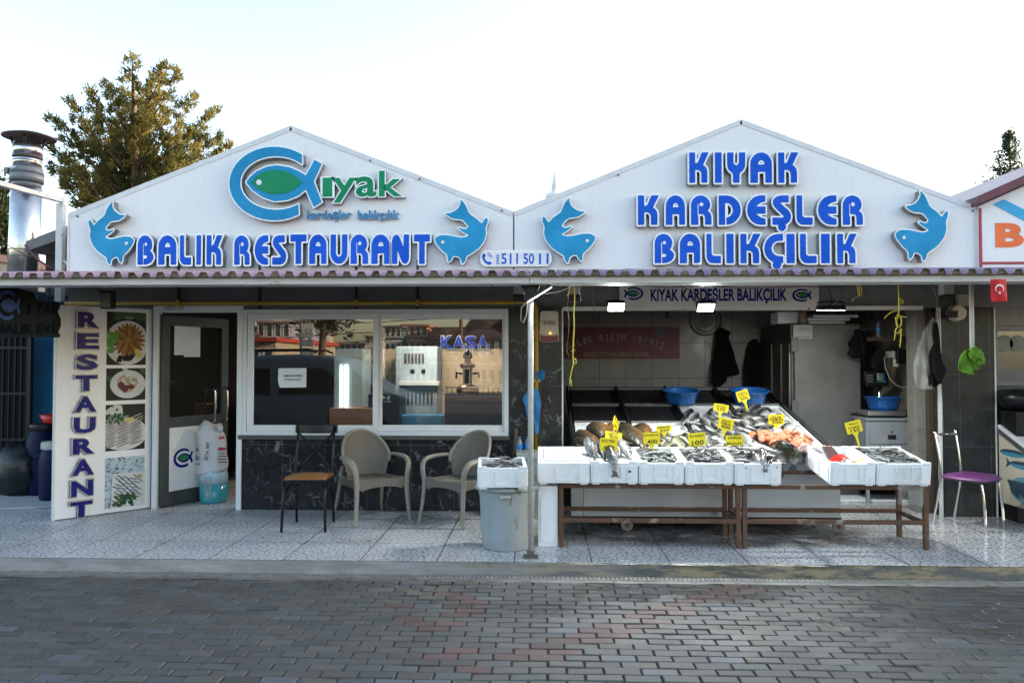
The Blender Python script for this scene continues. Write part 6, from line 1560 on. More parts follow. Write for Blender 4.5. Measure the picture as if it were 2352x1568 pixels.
for x, y, r in ((1215, 840, .035), (1165, 860, .03), (1480, 870, .035), (1105, 850, .03), (1540, 872, .025)):
    p = TP(*Z4(x, y), .03); b = MB(); lumpy(b, p, (r * 1.3, r, r * .8), x * .1, .3, 12, 8); o = b.obj('fish_roe', pm('pink_roe_%d' % x, (.62, .36, .32), (.52, .28, .24), 12, .3), org=p); tag(o, 'soft pink roe lobe lying below the carp heap', 'fish roe', 'pink roe lobes')
gm = 'olive mullet in the lower white tray'; LM = 'olive backed pale bellied mullet behind the tag reading 400'
for h, t_, f in (((1500, 665), (1680, 760), 1), ((1590, 660), (1760, 745), 1), ((1570, 740), (1640, 860), 1), ((1640, 800), (1820, 890), 1), ((1760, 720), (1850, 870), 1), ((1870, 680), (1960, 800), 1)): on_slope('mullet', h, t_, LM, gm, lift=.05, flip=f)
on_slope('mullet', (1770, 730), (1900, 895), LM, gm, lift=.07, flip=-1)
gb = 'grey bream on the white trays'; LB = 'grey silver bream lying between the yellow price tags'
for h, t_ in (((2080, 700), (2180, 830)), ((2180, 720), (2100, 850)), ((2330, 790), (2160, 870)), ((2240, 680), (2330, 800)), ((2340, 700), (2420, 830)), ((2440, 800), (2560, 880)), ((2130, 800), (2240, 850))): on_slope('bream', h, t_, LB, gb, lift=.05, flip=frng.choice((1, -1)))
gs = 'sea bass on the middle white tray'; LS = 'slim grey sea bass on the middle white trays'
for h, t_ in (((1960, 395), (1880, 510)), ((2035, 460), (1830, 585)), ((2215, 385), (2180, 490)), ((2190, 500), (2260, 620)), ((2040, 495), (2230, 650)), ((2165, 545), (2270, 660)), ((2060, 560), (2280, 690)), ((2360, 580), (2270, 640))): on_slope('bass', h, t_, LS, gs, lift=.04, flip=frng.choice((1, -1)), roll=frng.uniform(-15, 15))
on_slope('bass', (1895, 655), (2240, 690), 'long pale bellied fish lying level above the tag reading 100', gs, lift=.05, flip=1)
LQ = 'grey silver bream in the crowded tray at the right of the counter'; gq = 'bream crowded on the right hand trays'
for h, t_ in (((880, 410), (1010, 480)), ((1080, 385), (990, 440)), ((1100, 470), (1160, 380)), ((1180, 400), (1150, 540)), ((1150, 390), (1250, 375)), ((1200, 440), (1330, 400)), ((840, 480), (1040, 520)), ((1010, 460), (1110, 550)), ((1190, 480), (1400, 450)), ((830, 540), (1070, 630)), ((1000, 540), (1110, 620)), ((1100, 590), (1210, 690)), ((1450, 490), (1290, 480)), ((1215, 640), (1330, 690)), ((1360, 610), (1310, 700)), ((1250, 590), (1420, 560)), ((1500, 540), (1380, 590)), ((930, 395), (1060, 470)), ((850, 600), (700, 640)), ((1430, 640), (1300, 650)), ((900, 560), (880, 620))):
    on_slope(frng.choice(('bream', 'bream', 'bass')), h, t_, LQ, gq, Z5, .055, frng.choice((1, -1)), frng.uniform(-20, 20), hs_=1.1)
for k, (h, t_) in enumerate((((1590, 595), (1400, 620)), ((1620, 640), (1410, 655)), ((1665, 685), (1390, 705)))): on_slope('bass', h, t_, 'dark sea bass in the row of three at the right edge of the counter', 'three dark sea bass side by side', Z5, .045, 1, hs_=1.15)
arng = random.Random(17)
def scatter(kind, n_, ax0, ax1, ay0, ay1, lab, grp, Z, Lz, lift, ok=lambda x, y: True):
    k = 0
    while k < n_:
        x, y, a = arng.uniform(ax0, ax1), arng.uniform(ay0, ay1), arng.uniform(-.9, .9) + (math.pi if arng.random() < .5 else 0)
        if not ok(x, y): continue
        dx_, dy_ = Lz / 2 * math.cos(a), Lz * .34 * math.sin(a); on_slope(kind, (x - dx_, y - dy_), (x + dx_, y + dy_), lab, grp, Z, lift + arng.uniform(-.015, .02), arng.choice((1, -1)), arng.uniform(-25, 25)); k += 1
in_right = lambda x, y: x < 1120 + (y - 370) * 1.55 and x > 820 + max(0, y - 560) * .9
scatter('bream', 34, 850, 1560, 390, 690, LQ, gq, Z5, 170, .075, in_right); scatter('bass', 12, 860, 1500, 400, 640, LQ, gq, Z5, 210, .085, in_right)
scatter('bass', 12, 1890, 2330, 480, 660, LS, gs, Z4, 190, .055); scatter('bream', 12, 2000, 2560, 690, 860, LB, gb, Z4, 170, .06); scatter('mullet', 8, 1480, 1960, 690, 860, LM, gm, Z4, 180, .06); scatter('carp', 4, 900, 1420, 600, 800, LC, gc, Z4, 260, .06)
gt_ = 'large silver trout at the counter front'
on_slope('salmon', (1000, 790), (1380, 910), 'large silver trout with a reddish fin lying below the salmon slices', gt_, Z5, .09, -1, variant=0, lh=.12, hs_=1.05); on_slope('salmon', (860, 660), (1060, 850), 'large silver trout half covered behind the tag without a price', gt_, Z5, .06, 1); on_slope('salmon', (740, 640), (960, 800), 'large trout lying in the shade behind the other trout', gt_, Z5, .05, 1)
def bent_fish(pts, R, mat, lab, grp=None, tw=.09, flat=.72):
    pth = smooth_open(pts, 2); n_ = len(pth)
    rr_ = [R * (.16 + .84 * math.sin(math.pi * min(1, (i / (n_ - 1)) * .86 + .13)) ** .8) * (1 if i < n_ * .45 else 1 - .55 * (i / n_ - .45) / .55) for i in range(n_)]
    b = MB(); b.tube(pth, rr_, 14, flat=flat, up=Vector((0, -1, .6))); o = b.obj('fish', FM[mat], org=pth[0]); tag(o, lab, 'fish', grp)
    e = pth[-1]; d = (pth[-1] - pth[-3]).normalized(); sd3 = d.cross(Vector((0, -1, .2))).normalized(); nz_ = sd3.cross(d).normalized() * .004
    q = [e - d * .012 + sd3 * rr_[-1] * .8, e - d * .012 - sd3 * rr_[-1] * .8, e + d * tw * .8 - sd3 * tw * .62, e + d * tw * .62, e + d * tw * .8 + sd3 * tw * .62]
    b = MB(); b.add([v - nz_ for v in q] + [v + nz_ for v in q], [(0, 1, 2, 3, 4), (9, 8, 7, 6, 5)] + [(k, (k + 1) % 5, 5 + (k + 1) % 5, 5 + k) for k in range(5)]); b.obj('tail_fin', M['fin'], o)
    b = MB(); h0 = pth[1] + Vector((0, -rr_[1] * .9, rr_[1] * .5)); b.ball(h0, .010, 8, 6); b.obj('eye', M['eye'], o); return o
# a trout hanging over the front edge: bent along a path
hp_ = [TP(*Z5(1365, 830), .08), TP(*Z5(1430, 835), .10), TP(*Z5(1500, 880), .09), P(*Z5(1540, 935), CY0 - .05), P(*Z5(1545, 1010), CY0 - .07), P(*Z5(1540, 1050), CY0 - .07)]
bent_fish(hp_, .068, 'mullet', 'dark backed trout bent over the front edge of the counter with tail hanging down', None, .10)
# salmon slices and a skate
srng = random.Random(9)
n_s = 0
while n_s < 46:
    zx, zy = srng.uniform(1040, 1720), srng.uniform(690, 830)
    if zy < 690 + max(0, (zx - 1500)) * .25 or (zx > 1330 and zy > 820) or zy > 730 + (zx - 1040) * .28 and zx < 1300: continue
    p = TP(*Z5(zx, zy), .05 + srng.uniform(0, .03)); b = MB(); r = srng.uniform(.045, .068)
    ph_ = srng.uniform(0, 6); sl_ = []
    for k in range(14):
        a = 2 * math.pi * k / 14; q = 1 - .35 * max(0, math.cos(a - 0)) ** 6; sl_.append((r * q * math.cos(a), r * .8 * q * math.sin(a)))
    me = fill_mesh([sl_], .024, 'salmon_slice'); me.materials.append(M['flesh']); o = link('salmon_slice', me, None, p); o.rotation_euler = (R_(-60 + srng.uniform(-30, 25)), R_(srng.uniform(-35, 35)), ph_)
    bv = o.modifiers.new('b', 'BEVEL'); bv.width = .008; bv.segments = 2
    tag(o, 'orange pink salmon slice in the pile under the DİLİM SOMON tag', 'salmon slice', 'salmon slices piled at the counter front'); n_s += 1
q0, q1 = TP(*Z5(1570, 900), .04), TP(*Z5(2060, 880), .04)
q1 = P(*Z5(2120, 880), CY0 + .10)
b = MB()
def skate(u, v):
    c = q0.lerp(q1, u) + Vector((0, .18 * (v - .5) * math.sin(math.pi * min(1, u * 1.02 + .02)) ** .6, 0)); hgt = .085 * math.sin(math.pi * v) * (1 - u * .75) * min(1, u * 6 + .2)
    return c + Vector((0, 0, hgt * (1 + .25 * mnoise.noise(Vector((u * 14, v * 5, 1)))) + .01 * mnoise.noise(Vector((u * 40, v * 12, 2)))))
b.grid(skate, 50, 16); o = b.obj('skate', M['ray_skin'], org=q0, fix=False); so = o.modifiers.new('s', 'SOLIDIFY'); so.thickness = .012; tag(o, 'long rough pinkish skinned fish lying along the front edge right of the salmon', 'fish')
b = MB(); f0, f1 = P(1902, 1030, 6.95), P(1915, 1050, 6.9); b.prism([(f0.x - .06, f0.z + .02), (f0.x + .03, f0.z + .02), (f1.x + .06, f1.z + .015), (f1.x - .03, f1.z - .03)], 'y', 6.93, 6.945); b.obj('tail_fin', pm('skate_fin', (.11, .055, .045), (.26, .15, .15), 14, .4), o)
# ------------------------------------------------------------------ foam boxes
def foam_mesh(w_, l, h, th=.028, lid=False):
    b = MB(); wi = w_ - th
    b.box((0, 0, .012), (w_, l, .035))
    if not lid:
        b.box((0, 0, .0351), (w_, th, h)); b.box((0, l - th, .0351), (w_, l, h)); b.box((0, th + .0002, .0351), (th, l - th - .0002, h)); b.box((w_ - th, th + .0002, .0351), (w_, l - th - .0002, h))
        for x in (0, w_ - .07):                      # stacking nubs on the corners
            for y in (0, l - .06): b.box((x, y, h + .0002), (x + .07, y + th * .9, h + .012))
    else:
        b.box((0, 0, .0351), (w_, l, h - .03)); b.box((-.004, -.004, h - .0298), (w_ + .004, l + .004, h))
        for x0_, x1_, y0_, y1_ in ((.05, w_ - .05, .05, .09), (.05, w_ - .05, l - .1, l - .06), (.05, .09, .1, l - .11), (w_ - .09, w_ - .05, .1, l - .11), (.10, w_ - .1, l * .45, l * .5)): b.box((x0_, y0_, h + .0002), (x1_, y1_, h + .014))
    for x0_, x1_ in ((.015, .075), (w_ - .075, w_ - .015)): b.box((x0_, 0.004, 0), (x1_, l - .004, .0118))   # feet
    # moulded reliefs on the front and sides
    fz = h * .86
    for x0_, x1_ in ((.012, .09), (w_ - .09, w_ - .012)): b.hexa([(x0_, -.007, .02), (x1_, -.007, .02), (x1_, -.0002, .02), (x0_, -.0002, .02), (x0_ + .01, -.005, fz), (x1_ - .01, -.005, fz), (x1_ - .01, -.0002, fz), (x0_ + .01, -.0002, fz)])
    for a, c in (((w_ * .36, -.006, .02), (w_ * .64, -.0002, .05)), ((w_ * .34, -.006, .0502), (w_ * .36, -.0002, fz)), ((w_ * .64, -.006, .0502), (w_ * .66, -.0002, fz))): b.box(a, c)
    for x0_, x1_ in ((-.006, -.0002), (w_ + .0002, w_ + .006)):
        for y0_, y1_ in ((.03, .12), (l * .42, l * .58), (l - .12, l - .03)): b.box((x0_, y0_, .02), (x1_, y1_, fz))
    return b
def foam(lab, pxl, pxr, Yf, zf, l, h, tilt=7.5, lid=False, grp='white foam fish boxes', yaw=0):
    xl_, xr_ = XP(pxl, Yf, zf + h / 2), XP(pxr, Yf, zf + h / 2); w_ = xr_ - xl_ - .004
    me = foam_mesh(w_, l, h, lid=lid).mesh('foam_box', M['foam']); o = link('foam_box', me, None, (xl_ + .002, Yf, zf)); o.rotation_euler = (R_(tilt), 0, R_(yaw))
    bv = o.modifiers.new('b', 'BEVEL'); bv.width = .006; bv.segments = 2; bv.limit_method = 'ANGLE'; tag(o, lab, 'foam box', grp)
    o['w'] = 0; del o['w']
    return o, w_, l, h
YFB = TY0 - .035
BX = {}
BH = .185
BX['lid'] = foam('closed white foam box with ribbed top at the left end of the row', 1236, 1354, YFB - .02, TZ0 + .004, .56, BH, lid=True)
BX['kotek'] = foam('white foam box holding grey croakers with two small holes in its front', 1356, 1465, YFB, TZ0 + .004, .56, BH)
BX['cinekop'] = foam('white foam box of pale small fish under the tag reading 400', 1467, 1571, YFB, TZ0 + .004, .56, BH - .004)
BX['istavrit'] = foam('white foam box of dark striped small fish under the tag reading 100', 1573, 1685, YFB, TZ0 + .004, .56, BH - .004)
BX['mezgit'] = foam('white foam box overflowing with silver whiting at the right end of the left table', 1687, 1794, YFB - .02, TZ0 + .004, .56, BH - .004)
BX['empty'] = foam('white foam box holding only a red scoop', 1905, 2010, YFB, TZ0 + .004, .60, BH)
BX['hamsi'] = foam('white foam box of anchovies at the far right corner of the right table', 2012, 2137, YFB, TZ0 + .004, .60, BH)
bp = P(1097, 1124, yb0 - .30)
BX['bin'] = foam('white foam box of grey fish scraps resting on the bin', 1097, 1212, yb0 - .30, hb + .003, .48, .17, 3, yaw=4)
b = MB(); xa_, xb_ = XP(1236, 6.62, .2), XP(1281, 6.62, .2); b.box((xa_, 6.62, 0), (xb_, 6.95, TZ0 - .02)); b.box((xa_ + .02, 6.612, .04), (xb_ - .02, 6.6195, TZ0 - .10)); o = b.obj('foam_block', M['foam'], org=(xa_, 6.62, 0), bevel=.008); tag(o, 'upright white foam box on the floor under the closed box, left of the rusty table', 'foam box', 'white foam fish boxes')
for px in (1409, 1446):
    p = P(px, 1081.5, YFB - .004); bo = BX['kotek'][0]; b = MB(); b.box((p.x - .009, YFB - .03, p.z - .007), (p.x + .009, YFB + .0, p.z + .007)); o = b.obj('hole', M['black']); o.parent = bo; o.matrix_parent_inverse = (Matrix.Translation(bo.location) @ bo.rotation_euler.to_matrix().to_4x4()).inverted()
def box_pt(key, u, v, z):
    o, w_, l, h = BX[key]; return Matrix.Translation(o.location) @ o.rotation_euler.to_matrix().to_4x4() @ Vector((u * w_, v * l, z))
def box_n(key): return BX[key][0].rotation_euler.to_matrix() @ Vector((0, 0, 1))
SMALL = {k: [fish_mesh('small_fish', k, hk, tk, bend, i, True, FM[k]) for i, bend in enumerate((0, .15, -.2, .08))] for k, hk, tk in (('small', .22, .13), ('pale', .27, .15), ('whiting', .22, .13))}
def heap(key, kind, N_, L, lab, grp, z0, bump_, u0=.10, u1=.90, v0=.08, v1=.92, align=None, seed=1, layers=3, name='small_fish', cat='fish'):
    g_ = random.Random(seed); bn = box_n(key); o_, w_, l, h = BX[key]
    # a filled bed hidden under the fish so the box does not look hollow
    for i in range(N_):
        lay = i / N_
        u, v = g_.uniform(u0, u1), g_.uniform(v0, v1)
        dome = (1 - abs(2 * (u - u0) / (u1 - u0) - 1) ** 2.2) * (1 - abs(2 * (v - v0) / (v1 - v0) - 1) ** 2.2)
        z = z0 + bump_ * dome * (.45 + .55 * lay) + .02 * lay + g_.uniform(-.008, .008)
        a = (g_.uniform(0, 2 * math.pi) if align is None else align + g_.gauss(0, .55) + (math.pi if g_.random() < .4 else 0))
        m = L / w_ * .5
        u = min(max(u, .08 + m * abs(math.cos(a)) * .9), .92 - m * abs(math.cos(a)) * .9) if key != 'mezgit' else u
        p = box_pt(key, u, v, z)
        ax = Vector((math.cos(a), math.sin(a), g_.uniform(-.28, .28))).normalized()
        nn = (bn + Vector((g_.uniform(-.7, .7), g_.uniform(-.7, .7), 0))).normalized(); nn = (nn - ax * nn.dot(ax)).normalized(); back = nn.cross(ax) * g_.choice((1, -1))
        o = link(name, g_.choice(SMALL[kind]), None, p); o.rotation_euler = Matrix((ax, back.cross(ax), back)).transposed().to_euler(); s_ = L * g_.uniform(.82, 1.15); o.scale = (s_, s_, s_); tag(o, lab, cat, grp)
def bed(key, z, lab, mat):
    o_, w_, l, h = BX[key]; b = MB(); b.grid(lambda u, v: (.03 + (w_ - .06) * u, .03 + (l - .06) * v, z + .004 * mnoise.noise(Vector((u * 9, v * 9, 0)))), 12, 12); me = b.mesh('ice_bed', mat, fix=False); c = link('ice_bed', me); c.parent = o_; return c
M['ice'] = pm('wet_ice', (.62, .66, .68), (.48, .52, .54), 40, .15, bump=.8); M['fishbed'] = pm('dark_fish_bed', (.20, .21, .21), (.08, .085, .09), 50, .25, bump=.6)
bed('cinekop', .10, '', M['ice']); bed('istavrit', .125, '', M['fishbed']); bed('mezgit', .13, '', M['ice']); bed('hamsi', .125, '', M['fishbed']); bed('bin', .10, '', M['fishbed']); bed('kotek', .10, '', M['ice'])
heap('cinekop', 'pale', 95, .115, 'pale silver small fish in the foam box under the tag reading 400', 'small fish of the 400 tag box', .135, .06, seed=3, v1=.80, name='bluefish', cat='bluefish')
heap('istavrit', 'small', 170, .125, 'dark backed silver small fish in the foam box under the tag reading 100', 'small fish of the 100 tag box', .135, .085, seed=4, u0=.06, u1=.94, name='horse_mackerel', cat='mackerel')
heap('mezgit', 'whiting', 60, .21, 'silver whiting in the overflowing foam box at the end of the left table', 'whiting of the overflowing box', .145, .075, u0=-.02, u1=.98, align=-.5, seed=6, name='whiting', cat='whiting')
heap('hamsi', 'small', 240, .10, 'anchovy in the foam box at the far right corner', 'anchovies of the right corner box', .15, .055, u0=.06, u1=.94, align=2.4, seed=8, name='anchovy', cat='anchovy')
heap('bin', 'small', 46, .125, 'grey fish scrap in the foam box on the bin', 'fish scraps of the bin box', .11, .09, seed=12, v0=.25, name='fish_scrap', cat='fish scrap')
gk = 'grey croakers in the foam box'
kot = [((1346, 1003), (1368, 1062), .25, .20), ((1376, 1013), (1391, 1062), .24, .18), ((1398, 1010), (1420, 1060), .22, .16), ((1424, 1006), (1452, 1058), .26, .16)]
for k, ((hx, hy), (tx, ty), a, c_) in enumerate(kot):
    H_ = P(hx, hy, YFB + .36); T_ = P(tx, ty, YFB + .09); fish('kotek', H_, T_, Vector((0, -.6, .8)), 'grey silver croaker lying head up in the foam box with the KÖTEK tag', gk, frng.choice((1, -1)), hs_=.9)
bent_fish([P(1392, 1018, YFB + .30), P(1397, 1030, YFB + .20), P(1404, 1046, YFB + .08), P(1410, 1060, YFB - .025), P(1413, 1074, YFB - .034), P(1413, 1084, YFB - .034)], .062, 'kotek', 'grey croaker whose tail hangs over the front of its foam box', None, .055)
for (hx, hy), (mx, my), (tx, ty) in (((1726, 1036), (1740, 1054), (1755, 1074)), ((1750, 1030), (1753, 1052), (1757, 1076)), ((1785, 1052), (1772, 1060), (1759, 1075))):
    bent_fish([P(hx, hy, YFB + .17), P(mx, my, YFB + .05), P((mx + tx) / 2, (my + ty) / 2 - 2, YFB - .02), P(tx, ty, YFB - .035)], .036, 'whiting', 'silver whiting whose tail pokes over the front of the overflowing box', 'whiting tails over the box edge', .035)
# red scoop, plastic film, lid boxes
p = box_pt('empty', .42, .14, .125)
b = MB(); b.grid(lambda u, v: (p.x - .09 + .19 * u, p.y - .02 + .15 * v, p.z + .03 + .055 * math.sin(math.pi * u) + .02 * v), 10, 6); o = b.obj('scoop', M['red'], org=p, fix=False); so = o.modifiers.new('s', 'SOLIDIFY'); so.thickness = .004; tag(o, 'red plastic scoop lying in the empty foam box', 'scoop')
b = MB(); h0, h1 = P(1944, 1068, YFB + .08), P(1983, 1053, YFB + .08); b.cyl(h0, h1, .006, n=8); o = b.obj('tag_stick', M['yellow'], org=h0); tag(o, 'yellow plastic stick leaning across the red scoop', 'stick')
x0_, x1_ = XP(2058, YFB - .02, .5), XP(2120, YFB - .02, .5); zt_ = P(2090, 1066, YFB - .02).z + .01; zb_f = P(2090, 1157, YFB - .02).z
b = MB(); b.grid(lambda u, v: (lerp(x0_, x1_, u) + .012 * math.sin(v * 5) - .01 * (1 - v) * (u - .5), YFB - .016 - .012 * math.sin(u * 9 + v * 4) * (1 - v) - (.006 if v < .95 else -.05 * (v - .95) * 20), lerp(zb_f, zt_, v) - .02 * u * (1 - v)), 16, 20); o = b.obj('plastic_bag', M['film'], org=((x0_ + x1_) / 2, YFB - .02, zt_), fix=False); tag(o, 'translucent plastic bag hanging over the front of the anchovy box', 'plastic bag')
# ------------------------------------------------------------------ price tags
def price(px, py, Y, w_px, h_px, roll, yaw, lines, stalk_to, lab, pitch=0, sx_=1.0):
    c = P(px, py, Y); sc_ = (P(px + 10, py, Y) - P(px, py, Y)).x / 10
    w_, h_ = w_px * sc_, h_px * sc_
    t = thing('price_tag', lab, 'price tag', c, 'yellow price tags stuck among the fish')
    q = .006; sl = max(.05, (stalk_to - py) * sc_ - h_ / 2); nk = min(.035, sl * .45)
    pts = rr_poly(w_ / 2, h_ / 2, q)
    plate = earc(w_ / 2 - q, h_ / 2 - q, q, q, 0, 90, 4) + earc(-w_ / 2 + q, h_ / 2 - q, q, q, 90, 180, 4) + earc(-w_ / 2 + q, -h_ / 2 + q, q, q, 180, 270, 4) + [(-w_ * .20, -h_ / 2), (-.010, -h_ / 2 - nk), (-.007, -h_ / 2 - sl), (.007, -h_ / 2 - sl), (.010, -h_ / 2 - nk), (w_ * .20, -h_ / 2)] + earc(w_ / 2 - q, -h_ / 2 + q, q, q, 270, 360, 4)
    me = fill_mesh([plate], .003, 'card'); me.materials.append(M['yellow']); link('card', me, t)
    n_ = len(lines)
    for i, (tx, wf, hf) in enumerate(lines):
        zz = h_ / 2 - h_ * (.22 + .56 * (i / max(1, n_ - 1))) if n_ > 1 else 0
        hr_ = random.Random(hash(tx) % 97 if False else len(tx) * 7 + i); tot = w_ * wf; step_ = tot / len(tx)
        me = fit_text(tx, w_ * wf, h_ * hf, .018, .0008, 1.05, 'handwriting'); me.transform(Matrix.Translation((hr_.uniform(-.004, .004), -.0032, zz)) @ Matrix.Rotation(R_(hr_.uniform(-4, 4)), 4, 'Y')); me.materials.clear(); me.materials.append(M['ink']); link('handwriting', me, t)
    t.rotation_euler = Matrix.Rotation(R_(yaw), 3, 'Z').to_euler(); t.rotation_euler = (Matrix.Rotation(R_(yaw), 3, 'Z') @ Matrix.Rotation(R_(roll), 3, 'Y') @ Matrix.Rotation(R_(pitch), 3, 'X')).to_euler()
    return t
price(1398, 1020, 6.70, 39, 29, 1, 4, [('KÖTEK', .8, .26), ('500', .62, .30)], 1062, 'yellow price tag reading KÖTEK 500 among the croakers')
price(1409, 1001, 6.95, 40, 20, 10, 8, [('LOP ET', .62, .22), ('YİYİN', .6, .22), ('300', .5, .26)], 1032, 'yellow tilted price tag reading 300 behind the KÖTEK tag', pitch=-25)
price(1414, 972, 7.35, 34, 22, 38, 62, [('SAZAN', .8, .28), ('200', .6, .3)], 1015, 'yellow price tag turned almost edge-on above the carp')
price(1497, 1006, 6.90, 38, 27, -1, -3, [('ÇİNEKOP', .88, .24), ('400', .6, .36)], 1055, 'yellow price tag reading ÇİNEKOP 400 in the box of pale fish')
price(1525, 984, 7.45, 36, 14, -4, 0, [('Akbalık', .85, .36), ('350', .6, .36)], 1014, 'small yellow price tag reading Akbalık 350')
price(1601, 1008, 6.92, 40, 29, -5, 0, [('İSTAVRİT', .86, .26), ('100', .68, .36)], 1046, 'yellow price tag reading İSTAVRİT 100 in the box of dark small fish')
price(1667, 973, 7.42, 35, 26, 11, 0, [('DENİZ', .62, .22), ('SOMON', .66, .20), ('400', .62, .26)], 1015, 'yellow price tag reading DENİZ SOMON 400 in the middle of the counter')
price(1656, 936, 8.05, 34, 16, 9, 0, [('DENİZ', .7, .26), ('LEVREK', .74, .24), ('600', .58, .28)], 972, 'yellow price tag reading LEVREK 600 on the middle tray')
price(1706, 908, 8.25, 28, 24, -18, 0, [('DENİZ', .72, .24), ('ÇUPRASI', .84, .22), ('500', .62, .30)], 947, 'yellow price tag reading ÇUPRASI 500 in front of the right blue basin')
price(1783, 963, 7.60, 36, 23, -2, 0, [('DİLİM', .60, .24), ('SOMON', .84, .27), ('500', .62, .24)], 1002, 'yellow price tag reading DİLİM SOMON 500 above the salmon slices')
price(1687, 1011, 6.98, 40, 23, -2, 0, [('LANGA', .74, .30), ('MEZGİT', .86, .32)], 1040, 'yellow price tag reading LANGA MEZGİT without a price')
price(1961, 980, 7.10, 37, 28, -15, 0, [('YERLİ', .60, .16), ('HAMSİ', .72, .18), ('150', .58, .32)], 1036, 'yellow price tag reading HAMSİ 150 standing above the right boxes')
# ------------------------------------------------------------------ back of the bay
YBB = YB - .012
c, x0, x1, z0, z1 = pix_rect(1280, 751, 1561, 824, YBB)
t = thing('wall_banner', 'dark red banner with arched slogan on the tiled back wall', 'banner', (c.x, YBB, c.z)); b = MB(); b.box((x0, YBB, z0), (x1, YBB + .006, z1)); b.obj('sheet', M['maroon'], t)
txt = 'BALIK BİZİM İŞİMİZ'; n_ = len(txt)
for i, ch in enumerate(txt):
    if ch == ' ': continue
    a = (i - (n_ - 1) / 2) / ((n_ - 1) / 2); pxc = 1413 + 108 * a; pyc = 774 + 20 * a * a; p = P(pxc, pyc, YBB - .001)
    wd_, ht_ = (.030 if ch in 'Iİ' else .055) * 1.02, .095 * (1.14 if ch in 'İ' else 1.0)
    me = fit_text(ch, wd_, ht_, .03, .001, name='lettering'); me.transform(Matrix.Translation(p - t.location) @ Matrix.Rotation(R_(16 * a), 4, 'Y')); me.materials.clear(); me.materials.append(M['banner_grey']); link('lettering', me, t)
plate_text(t, 'KENDİ TUTAR KENDİ SATAR', 1341, 805, 1491, 818, YBB - .001, M['banner_grey'], .01)
mini_logo(t, 1518, 764, 20, YBB - .001, False, flat('dim_teal_print', (.03, .09, .12)), flat('dim_green_print', (.02, .07, .05))); plate_text(t, 'ıyak', 1531, 758, 1554, 772, YBB - .001, flat('dim_teal_print2', (.03, .09, .12)), .02)
cloth('jacket', 'black jacket with grey lining hanging on the tiled wall left of the cold cabinet', 'jacket', [(1648, 757), (1653, 751), (1664, 755), (1678, 763), (1672, 774), (1676, 785), (1686, 815), (1697, 857), (1690, 862), (1668, 864), (1664, 880), (1650, 892), (1644, 886), (1632, 880), (1634, 870), (1638, 830), (1643, 800), (1645, 775)], YB - .10, 'black_cloth', .04, 3, .03)
cloth('apron', 'long black apron hanging in the dark gap beside the cold cabinet', 'apron', [(1724, 780), (1740, 778), (1752, 800), (1757, 860), (1755, 896), (1708, 894), (1708, 845), (1716, 800)], YB - .08, 'black_cloth', .03, 6, .02)
c = P(1621, 735, YB - .03); t = thing('fan_guard', 'round dark wire fan guard on the wall below the middle floodlight', 'fan', c); b = MB()
for r in (.09, .15, .2): 
    ring_ = [c + Vector((r * math.cos(2 * math.pi * k / 24), 0, r * math.sin(2 * math.pi * k / 24))) for k in range(25)]; b = MB(); b.tube(ring_, .008 if r > .18 else .004, 6, False); b.obj('ring', M['steel_dark'], t)
b = MB(); b.cyl(c + Vector((0, .02, 0)), c + Vector((0, -.01, 0)), .05, n=16); b.obj('hub', M['steel_dark'], t)
c = P(1533, 726, YB - .3); t = thing('bare_bulb', 'unlit bare bulb hanging in front of the tiled wall', 'lamp', c); b = MB(); b.ball(c, .03, 14, 10); b.obj('bulb', M['steel_dark'], t); b = MB(); b.cyl(c + Vector((0, 0, .03)), c + Vector((0, 0, .08)), .017, n=12); b.cyl(c + Vector((0, 0, .0801)), (c.x, c.y, 2.4), .003, n=6); b.obj('socket', M['black_metal'], t)
# cold cabinet
YCC = 9.05
kx0, kx1 = XP(1822, YCC, 1.2), XP(1977, YCC, 1.2); kz = P(1900, 743, YCC).z
t = thing('cold_cabinet', 'big worn stainless cold cabinet at the right back of the stall', 'cabinet', ((kx0 + kx1) / 2, YCC, 0))
b = MB(); b.box((kx0 + .02, YCC, .1), (kx1, YCC + .05, kz - .01)); b.obj('door', pm('worn_stainless_door', (.20, .197, .19), (.13, .128, .125), 2.5, .42, .6, spots=(.17, .15, .13), sscale=6, sthr=.70), t, bevel=.006)
b = MB(); b.box((kx0, YCC + .055, 0), (kx1, YB - .02, kz)); b.obj('body', M['steel_dark'], t, bevel=.006)
for y in (YCC + .10, YCC + .42, YCC + .80): b = MB(); b.box((kx0 - .012, y, .05), (kx0 - .0005, y + .035, kz - .22)); b.obj('side_post', M['steel'] if y < 9.2 else M['steel_dark'], t)
b = MB(); b.box((kx0 - .014, YCC + .06, kz - .20), (kx0 - .0006, YB - .05, kz)); b.obj('side_header', pm('dark_header', (.05, .045, .04), (.03, .028, .025), 5, .6), t)
for z in (kz - .32, .95): b = MB(); b.box((kx0 - .02, YCC - .012, z), (kx0 + .06, YCC - .0005, z + .16)); b.obj('hinge', M['steel_dark'], t, bevel=.004)
c, x0, x1, z0, z1 = pix_rect(1822, 746, 1866, 778, YCC - .002); b = MB(); b.box((x0, YCC - .003, z0), (x1, YCC - .0005, z1)); st_ = b.obj('sticker', flat('dull_sticker', (.42, .41, .39)), t)
for i, (tx, y_, w_) in enumerate((('ENGİN', 753, 20), ('SOĞUTMA', 758, 28), ('0545 342 08 85', 774, 34))): p = P(1848 - (0 if i < 2 else 4), y_, YCC - .004); put_text(t, tx, w_ * .005, .016, flat('sticker_print%d' % i, (.09, .08, .08)), Matrix.Translation(p - t.location), .01)
b = MB(); q = P(1965, 950, YCC - .01); b.box((q.x - .05, YCC - .03, q.z - .01), (q.x + .05, YCC - .001, q.z + .01)); b.obj('handle', M['black_metal'], t, bevel=.004)
